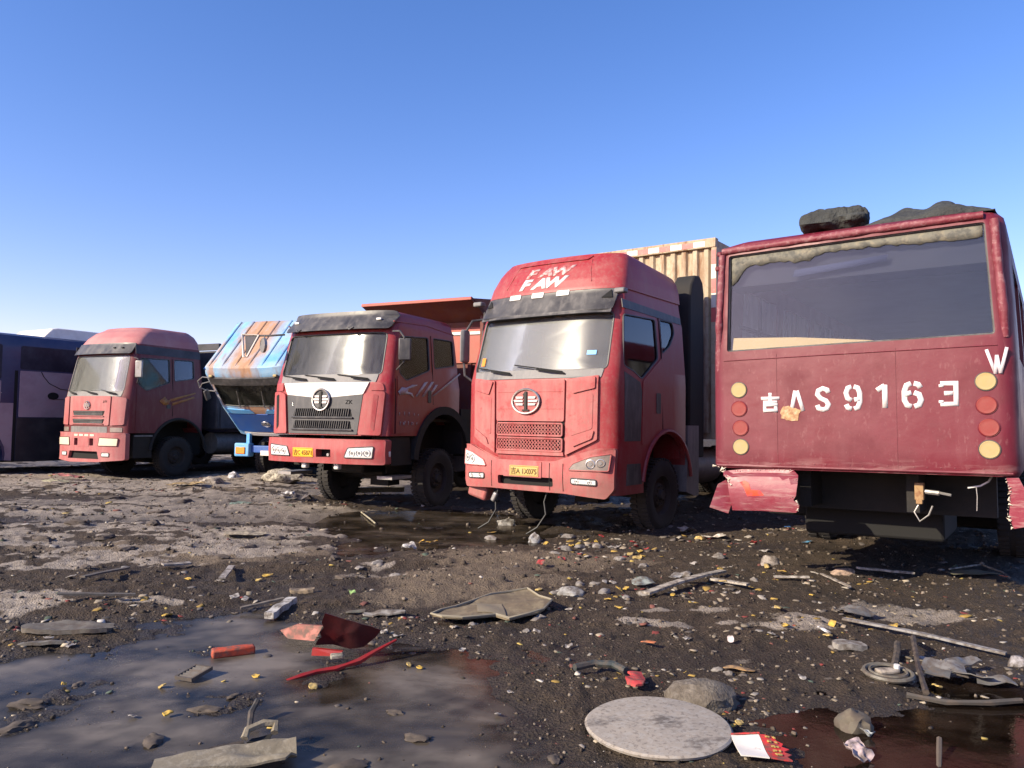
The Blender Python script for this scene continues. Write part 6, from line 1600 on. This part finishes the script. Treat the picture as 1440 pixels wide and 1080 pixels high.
for i, q in enumerate([(0.657, 9.216), (0.840, 9.387), (1.067, 9.513), (0.506, 8.769), (1.195, 8.555), (1.399, 8.157), (0.647, 7.198), (0.786, 7.269), (0.398, 6.831), (0.835, 6.858), (1.003, 6.732), (1.181, 6.880), (0.244, 6.037), (-0.264, 5.800), (0.129, 5.722), (-0.251, 10.208), (0.779, 10.306), (-1.381, 8.147), (-1.526, 7.940), (-1.125, 7.673), (2.308, 8.642), (1.749, 7.735), (2.366, 7.571), (1.349, 4.808), (1.302, 4.874), (-3.823, 7.770), (-5.236, 8.965)]):
    s = max(.05, .016 * q[1]) * random.uniform(.8, 1.3)
    rock('grey_rubble', q, s * .5, s * .35, s * .22, GS, i * 1.7, 'small grey rubble lump ' + zone(q), 'rubble', 'small grey lumps of rubble', 2, i * .8, .45)
# white splintered boards and sticks left of the bus shadow
plank('splintered_board', (1.167, 6.689), (2.102, 7.689), .075, .02, lm((.40, .36, .30), .8, key='pale_wood'), 'longest pale splintered board in the rubbish before the bus', 'board', .02, .04)
plank('splintered_board', (1.911, 7.408), (2.172, 7.116), .06, .018, lm((.40, .36, .30), .8, key='pale_wood'), 'short pale splintered board pointing right beyond the longest one', 'board', .0, .03)
plank('white_lath', (2.563, 7.584), (2.890, 7.540), .04, .015, lm((.50, .46, .40), .8), 'straight pale lath right of the splintered boards', 'lath', 0, .03)
plank('pale_lath', (3.066, 7.687), (3.136, 7.208), .03, .012, lm((.33, .29, .25), .8), 'thin brownish lath slanting beside the bus shadow', 'lath', 0, .03)
plank('pale_rail', (3.558, 8.008), (4.123, 7.974), .05, .02, lm((.36, .33, .29), .7), 'dull pale rail lying along the shadow edge under the bus', 'rail', 0, .03)
sheet('orange_scrap', (1.677, 7.329), .12, .06, .02, lm((.6, .09, .04), .6), 61, 'flat orange red scrap between the splintered boards', 'plastic scrap', .2, dz=.03)
sheet('grey_bag', (1.232, 7.175), .22, .13, .05, lm((.24, .27, .25), .6), 63, 'crumpled greenish grey bag left of the splintered boards', 'bag', .3, dz=.04)
sheet('grey_bag', (1.583, 7.451), .20, .11, .04, lm((.30, .30, .29), .6), 64, 'crumpled pale grey bag between scrap and splintered boards', 'bag', 1.0, dz=.04)
rock('pale_rubble', (0.522, 6.839), .12, .09, .05, lm((.32, .31, .29)), 7.7, 'pale flat stone right of the khaki mat', 'stone', rough=.3)
# near the bus
sheet('white_cardboard', (2.700, 10.359), .34, .12, .05, lm((.70, .64, .55), .7, key='cream_card'), 71, 'torn cream cardboard lying below the torn bus bumper', 'cardboard', .15, dz=.05, freq=5)
sheet('grey_rag', (2.466, 10.867), .30, .16, .08, lm((.34, .32, .29), .9), 72, 'pale grey rag bunched beside the cream cardboard', 'rag', .5, dz=.05)
rock('yellow_lump', (2.491, 10.277), .07, .05, .045, lm((.60, .42, .14)), 2.2, 'yellow lump leaning on the cream cardboard', 'foam scrap')
rock('round_stone', (2.753, 8.257), .10, .08, .085, lm((.36, .31, .26)), 9.3, 'rounded tan stone standing on dark mud before the bus', 'stone', rough=.25)
rock('pinkish_stone', (3.423, 7.998), .13, .07, .05, lm((.46, .32, .23)), 4.9, 'pinkish tan stone at the edge of the bus shadow', 'stone', rough=.3)
sheet('blue_scrap', (3.966, 11.157), .10, .05, .03, lm((.03, .16, .48), .5), 75, 'bright blue scrap under the maroon bus', 'plastic scrap', .2, dz=.04, freq=10)
sheet('blue_scrap', (3.870, 10.159), .16, .06, .02, lm((.06, .20, .32), .6), 76, 'dull teal scrap beside the shadow of the maroon bus', 'plastic scrap', .1, dz=.03, freq=9)
sheet('straw_tuft', (4.577, 11.517), .26, .12, .05, lm((.36, .32, .18), .9), 77, 'yellowish tuft of straw under the maroon bus', 'straw', .1, dz=.04, freq=14)
# right side
sheet('dark_sack', (2.761, 6.220), .30, .20, .09, lm((.12, .12, .12), .8), 81, 'dark grey sack lying on the frosty patch at right', 'sack', .2, dz=.06, freq=4)
plank('steel_strip', (2.547, 5.971), (3.294, 5.199), .05, .015, lm((.27, .26, .25), .5, key='steel_strip'), 'long straight steel strip lying across the mud at right', 'strip', .01, .03)
sheet('grey_stone_slab', (2.331, 5.364), .24, .12, .03, lm((.28, .26, .235), .9), 84, 'flat grey slab below the long steel strip', 'slab', .1, dz=.05, thick=.04, freq=3)
plank('white_splinter', (2.257, 5.717), (2.287, 5.588), .02, .012, lm((.68, .68, .70), .6), 'tiny white splinter left of the flat grey slab', 'splinter', 0, .02)
sheet('tan_leather', (1.419, 4.824), .20, .09, .025, lm((.40, .24, .10), .7), 86, 'bent tan leather strip beside the mossy mound', 'strip', -.5, dz=.03)
rock('earth_mound', (1.074, 4.312), .20, .15, .13, mat('gritty_tan_earth', (.11, .092, .072), .95, layers=[((.19, .165, .135), .45, .62, F3(28), .8), ((.07, .055, .04), .45, .65, F3(12), .7)], bump=(70, .8, .012)), 6.4, 'gritty tan earth mound behind the round pale board', 'mound', rough=.3, dz=.0)
sheet('orange_peel', (0.945, 5.297), .11, .045, .03, lm((.46, .15, .06), .6), 88, 'curled orange brown scrap right of the khaki mat', 'plastic scrap', -.6, dz=.03)
sheet('white_red_tin', (1.543, 5.462), .045, .05, .02, lm((.7, .6, .58), .5), 89, 'little white and red packet standing in dark mud', 'packet', 0, rx=1.2, dz=.04)
# black tyre strip arching over a wet hole, with red scrap at its end
pA = [(0.398, 4.700), (0.520, 4.772), (0.634, 4.750), (0.696, 4.649)]
stick('rubber_strip', [(pA[0][0], pA[0][1], .04), (pA[1][0], pA[1][1], .06), (pA[2][0], pA[2][1], .055), (pA[3][0], pA[3][1], .03)], .022, lm((.035, .042, .04), .45, key='black_rubber'), 'curved black rubber strip pointing at the red scrap', 'rubber strip', n=8)
sheet('red_plastic_piece', (0.717, 4.490), .16, .20, .03, lm((.55, .06, .055), .45, key='red_plastic_piece'), 91, 'bent bright red plastic piece behind the round pale board', 'plastic piece', .2, poly=[(-.03, -.11), (.02, -.10), (.07, .0), (.085, .10), (.0, .10), (.02, .05), (-.05, .0), (-.065, -.07)], dz=.05, thick=.012, freq=7)
# white and red packet bottom right of the lid
p = (1.168, 3.616)
t = thing('torn_carton', 'torn white carton with ragged red end lying by the round board', 'carton', (p[0], p[1], Hw(p) + .03), 3, rx=.05)
cs = lambda a, c, o=0.0: Vector((a, c, .03 * mnoise.noise(Vector((a * 5, c * 5, 4))) + o))
MB().patch([(-.125, -.12), (.0, -.12), (.005, .085), (-.12, .10)], cs, 0, .006, 4, .03).build('white_face', mat('dirty_white_card', (.70, .66, .60), .7, layers=[((.16, .14, .12), .60, .68, F3(12), .8), ((.5, .45, .4), .4, .7, F3(5), .4)]), t)
MB().patch([(.006, -.12), (.10, -.12), (.085, -.09), (.11, -.07), (.082, -.045), (.115, -.02), (.085, .0), (.10, .025), (.075, .04), (.07, .065), (.03, .08), (.008, .085)], cs, .001, .006, 3, .03).build('red_end', lm((.60, .035, .035), .5, key='red_carton'), t)
k = MB()
random.seed(4)
for i in range(5):
    for j in range(3):
        x, y = .035 + random.uniform(-.008, .008) + j * .012, .055 - i * .035
        k.box(cs(x, y, .006), (.009, random.uniform(.012, .022), .002), Matrix.Rotation(random.uniform(-.4, .4), 3, 'Z'))
k.build('gold_print', lm((.60, .42, .10), .5, key='gold_print'), t)
MB().tube([cs(-.12, .10, .005), cs(-.05, .096, .006), cs(.01, .088, .006)], .004, 4).build('red_edge', LM['red_carton'], t)
# things in the dark red puddle
rock('concrete_chunk', (1.756, 4.006), .085, .075, .075, lm((.125, .105, .075), .9), 1.3, 'mossy brown stone standing out of the dark red puddle', 'stone', rough=.35)
sheet('foil_packet', (1.620, 3.646), .12, .13, .05, lm((.46, .36, .36), .45, key='foil'), 94, 'crumpled shiny pinkish packet below the mossy stone', 'packet', .5, dz=.05, freq=14, rx=.4)
sheet('foil_packet', (1.778, 3.898), .05, .07, .03, lm((.45, .48, .48), .4), 95, 'tiny pale blue crumpled foil beside the mossy stone', 'foil', .5, dz=.03, freq=18)
stick('wooden_peg', [(*(1.922, 3.523), -.03), (*(2.045, 3.739), .06)], .012, lm((.10, .075, .055), .7), 'dark wooden peg sticking up from the red puddle', 'peg')
p = (2.265, 4.689)
t = thing('headlamp_ring', 'round rusty headlamp ring with broken inside lying at the puddle edge', 'headlamp', (p[0], p[1], Hw(p) + .035), 0, rx=.1)
MB().tube([(.135 * math.cos(a), .12 * math.sin(a), .01) for a in np.linspace(0, 2 * math.pi, 29)[:-1]], .014, 6, True).tube([(.105 * math.cos(a), .09 * math.sin(a), .02) for a in np.linspace(0, 2 * math.pi, 25)[:-1]], .008, 5, True).build('rim', lm((.13, .12, .095), .55, key='ring_metal'), t)
MB().lathe([(.001, .004), (.12, .004), (.125, -.004), (.001, -.006)], 2, 24).build('back_plate', lm((.06, .052, .045)), t)
MB().box((0, .01, .015), (.14, .06, .03), Matrix.Rotation(.2, 3, 'Z')).build('bulb_holder', lm((.36, .31, .25)), t, bevel=.01)
MB().cyl((.06, .02, .02), (.06, .02, .05), .018, 8).build('bulb', M_LENS, t)
stick('black_post', [(*(2.419, 4.923), .0), (*(2.541, 5.134), .03), (*(2.589, 5.229), .06)], .022, lm((.03, .028, .025), .6), 'short black stub standing behind the headlamp ring', 'stub')
stick('cut_cable', [(*(2.375, 4.475), .02), (*(2.500, 4.790), .06), (*(2.696, 5.234), .09), (*(2.838, 5.508), .03)], .018, lm((.035, .025, .02), .6, key='dark_cable'), 'thick dark cable arching behind the headlamp ring', 'cable')
t0 = (2.697, 4.733)
t = thing('twisted_metal', 'heap of twisted dark grey sheet metal at the right puddle', 'wreckage', (t0[0], t0[1], 0), 0)
for i, (dx, dy, w, l_, rz, rx_, z) in enumerate(((-.05, .05, .26, .16, -.5, .25, .06), (.06, -.05, .24, .10, -.6, -.3, .05), (.10, .12, .30, .07, .4, .2, .07), (-.12, -.03, .14, .08, -.9, .4, .05), (.18, -.08, .22, .09, -.2, .1, .03))):
    k = MB().patch([(-w / 2, -l_ / 2), (w / 2, -l_ * .4), (w * .42, l_ * .45), (-w * .38, l_ / 2)], lambda a, c, o: Vector((a, c, .03 * mnoise.noise(Vector((a * 11 + i, c * 11, i))) + o)), 0, .006, 4, .03)
    rm = Matrix.Translation((dx, dy, z)) @ Matrix.Rotation(rz, 4, 'Z') @ Matrix.Rotation(rx_, 4, 'X')
    k.v = [tuple(rm @ Vector(q)) for q in k.v]
    k.build('metal_sheet', lm((.075, .075, .075), .45, key='twisted_sheet') if i % 2 else lm((.15, .145, .14), .45, key='bright_twisted_sheet'), t)
stick('long_pipe', [(*(2.239, 4.424), .015), (*(2.413, 4.342), .02), (*(2.640, 4.329), .025), (*(2.843, 4.359), .03)], .016, lm((.055, .055, .05), .45), 'long dark pipe lying along the red puddle edge', 'pipe')
sheet('grey_bottle_cap', (2.651, 5.034), .07, .06, .03, lm((.33, .33, .31), .6), 97, 'small pale scrap between cable and twisted metal', 'plastic scrap', .4, dz=.04)
rock('grey_can', (3.264, 5.032), .06, .05, .05, lm((.32, .30, .30), .5), 3.9, 'small grey crushed can at the right picture edge', 'can', rough=.3)
stick('rusty_rod', [(*(4.589, 8.157), .03), (*(5.089, 8.431), .05), (*(5.122, 8.119), .03), (*(4.956, 7.747), .02)], .010, lm((.30, .27, .22), .5), 'thin bent wire near the orange tag in the bus shadow', 'wire')
sheet('orange_tag', (4.944, 7.816), .09, .05, .03, lm((.65, .12, .03), .5), 98, 'orange tag at the end of the thin bent wire', 'tag', -.4, dz=.04)
sheet('green_cloth', (4.721, 7.943), .55, .16, .03, lm((.085, .085, .045), .9), 99, 'long olive green cloth lying at the shadow edge', 'cloth', .02, dz=.03, freq=4)
# bottom left: canvas piece with dark pole, stick in the water, bark slab, heaps
p = (-1.190, 3.510)
t = thing('canvas_scrap', 'frayed grey beige canvas piece with a loop at the bottom edge', 'canvas', (p[0], p[1], WATER + .03), -16)
cf = lambda a, c, o=0.0: Vector((a, c, .03 + .022 * math.sin(c * 42 + a * 5) * max(0, a + .1) * 3 + .014 * mnoise.noise(Vector((a * 8, c * 8, 2))) + o))
M_CAN = mat('beige_canvas', (.19, .162, .115), .95, layers=[((.10, .085, .06), .42, .66, F3(8), .7), ((.26, .23, .175), .5, .62, F3(26), .6)], bump=(90, .5, .004))
MB().patch([(-.34, -.14), (.0, -.16), (.20, -.16), (.25, -.10), (.245, .02), (.22, .10), (.14, .11), (.02, .08), (-.20, .03), (-.34, -.02)], cf, 0, .010, 8, .04).build('canvas_body', M_CAN, t)
MB().tube([(.02, .09, .04), (.03, .125, .065), (.10, .15, .08), (.155, .14, .075), (.15, .10, .05)], .018, 6).build('loop', M_CAN, t)
MB().patch([(.03, .085), (.13, .105), (.14, .135), (.05, .125)], cf, .004, .004, 2, .03).build('loop_hole', M_VOID, t)
stick('dark_pole', [(*(-1.491, 3.408), .02), (*(-1.406, 3.474), .03), (*(-1.322, 3.565), .03), (*(-1.213, 3.638), .03)], .018, lm((.05, .038, .032), .7), 'dark wooden pole lying against the beige canvas', 'pole', n=7)
stick('black_stub', [(*(-1.262, 3.861), -.01), (*(-1.288, 3.970), .05), (*(-1.278, 4.037), .085)], .016, lm((.03, .03, .03), .6), 'black bent stub sticking out of the grey puddle', 'stub', n=7)
sheet('bark_slab', (-3.046, 5.427), .62, .22, .03, lm((.13, .115, .095), .9), 121, 'dark bark-like slab at the left puddle edge', 'slab', .18, dz=.03, thick=.03, freq=4)
sheet('bark_slab', (-3.052, 5.153), .30, .07, .02, lm((.16, .15, .13), .9), 122, 'narrow dark strip in the water below the bark-like slab', 'strip', .2, dz=.03, thick=.02)
for i, (q, s) in enumerate((((-2.505, 4.151), .10), ((-2.389, 3.857), .09), ((-1.673, 3.735), .08), ((-1.575, 4.125), .08), ((-1.496, 4.320), .04), ((-2.442, 4.479), .05), ((-0.437, 3.795), .07), ((-0.701, 3.461), .09), ((0.217, 3.585), .05), ((-0.589, 4.122), .05))):
    rock('sludge_heap', q, s, s * .55, s * .28, lm((.065, .05, .038), .9, key='sludge'), 3.3 * i, ['lumpy sludge heap with pale bits at the left picture edge', 'sludge heap below the one at the left picture edge', 'low sludge heap left of the beige canvas', 'grey sludge heap right of the small yellow scrap in mid puddle', 'tiny sludge heap above the bent black stub', 'small brown heap in the puddle left of the louvred panel', 'black clump in the right half of the grey puddle', 'tan sludge heap at the bottom edge right of the canvas', 'small heap at the right end of the grey puddle', 'flat heap in the puddle above the black clump'][i], 'sludge', 'sludge heaps in the puddle', 3, i, .55, dz=0)
for i, (a, c, w, col, lab) in enumerate((((-3.412, 7.689), (-3.201, 7.854), .10, (.30, .27, .24), 'flat pale board in the mud left of the puddle head'), ((-2.630, 7.167), (-2.707, 7.631), .06, (.33, .30, .28), 'upright pale sliver right of the flat pale board'), ((-3.737, 6.851), (-3.651, 7.493), .05, (.10, .085, .08), 'long dark lath behind the frosty patch at left'), ((-3.549, 6.159), (-3.031, 6.358), .05, (.11, .10, .085), 'long dark lath at the upper edge of the grey puddle'), ((-2.113, 6.172), (-1.813, 6.332), .04, (.15, .13, .11), 'brown lath left of the short white bar'))):
    plank('weathered_lath', a, c, w, .015, lm(col), lab, 'lath', 0, .03)
sheet('brown_loaf', (-1.812, 6.860), .22, .09, .04, lm((.32, .24, .15), .9), 131, 'tan flattened lump behind the short white bar', 'foam', .1, dz=.04, freq=4, thick=.03)
sheet('pale_mat_piece', (-3.401, 10.035), .55, .26, .03, lm((.36, .31, .22), .9), 132, 'pale yellowish mat in the mud before the blue truck', 'mat', .1, dz=.03, freq=3)
sheet('green_wrapper', (-1.342, 6.695), .05, .14, .03, lm((.25, .42, .12), .5), 133, 'bright green wrapper in the mud behind the red wreckage', 'wrapper', .4, dz=.03, freq=12)
sheet('white_bag_heap', (-4.176, 14.625), .26, .20, .12, lm((.66, .63, .60), .7), 135, 'white plastic bag on the mud left of the dump truck wheel', 'bag', .3, dz=.08, freq=6)
sheet('dark_bag_heap', (-3.858, 14.536), .42, .22, .10, lm((.10, .09, .10), .6), 136, 'black plastic bag beside the white bag', 'bag', .1, dz=.06, freq=6)
sheet('tan_sheet', (-6.885, 16.527), .8, .45, .06, lm((.40, .28, .12), .8), 137, 'tan crumpled sheet in the mud before the leftmost truck', 'sheet', .1, dz=.06, freq=4)
rock('tan_rubble', (-6.657, 17.305), .22, .18, .12, lm((.38, .33, .27), .9), 4.4, 'pale tan stone right of the tan crumpled sheet', 'stone', rough=.35)
sheet('red_plastic_sheet', (-10.422, 18.298), .75, .35, .08, lm((.52, .17, .15), .6), 138, 'faded red plastic sheet on the ground before the leftmost truck', 'plastic sheet', -.1, dz=.10, freq=4)
sheet('pale_yellow_sheet', (-9.678, 16.603), .55, .4, .06, lm((.48, .44, .26), .8), 139, 'pale yellow sheet beside the faded red plastic sheet', 'sheet', .1, dz=.05, freq=4)
rock('white_rubble', (-6.849, 19.204), .13, .12, .10, lm((.6, .6, .62), .8), 5.5, 'white lump on the mud before the blue truck', 'rubble', rough=.3)
sheet('green_sheet', (-4.792, 13.899), .45, .22, .03, lm((.16, .24, .19), .7), 140, 'dull green sheet lying in the frost before the dump truck', 'sheet', .1, dz=.03)
rock('beige_sack', (-5.35, 18.2), .45, .26, .17, lm((.42, .38, .29), .9), 8.2, 'beige sack lying under the nose of the blue truck', 'sack', rough=.4, dz=.18)
plank('fallen_timber', (-3.294, 15.168), (-2.268, 16.240), .16, .10, lm((.16, .14, .09), .8), 'brown timber lying between the dump truck front wheels', 'timber', 0, .05)
stick('straw_stalk', [(*(-2.457, 12.857), .02), (*(-2.150, 11.945), .03), (*(-1.977, 11.459), .02)], .012, lm((.42, .38, .25), .8), 'pale stalk in front of the dump truck wheel', 'stalk')
for i, (q, s) in enumerate((((-6.016, 10.870), .3), ((-5.520, 12.289), .35), ((-4.958, 10.832), .3), ((-5.661, 9.464), .25), ((-7.421, 14.571), .3), ((-5.901, 14.122), .3), ((-3.628, 15.120), .25), ((-3.041, 8.225), .16), ((-2.973, 8.909), .18), ((-1.865, 8.317), .16), ((-2.259, 8.970), .18), ((-2.894, 9.719), .2), ((-4.185, 8.571), .18), ((-4.100, 7.566), .15), ((-4.018, 10.569), .22), ((-4.921, 9.533), .22), ((-7.769, 12.211), .3), ((-1.588, 7.400), .12), ((-2.127, 7.895), .13))):
    rock('mud_clod', q, s * .55, s * .3, s * .18, lm((.075, .058, .047), .95, key='mud_clod'), 2.7 * i, 'dark clod of churned mud on the frosty left part of the yard', 'mud clod', 'mud clods in the yard', 3, i * .9, .5, dz=.01)
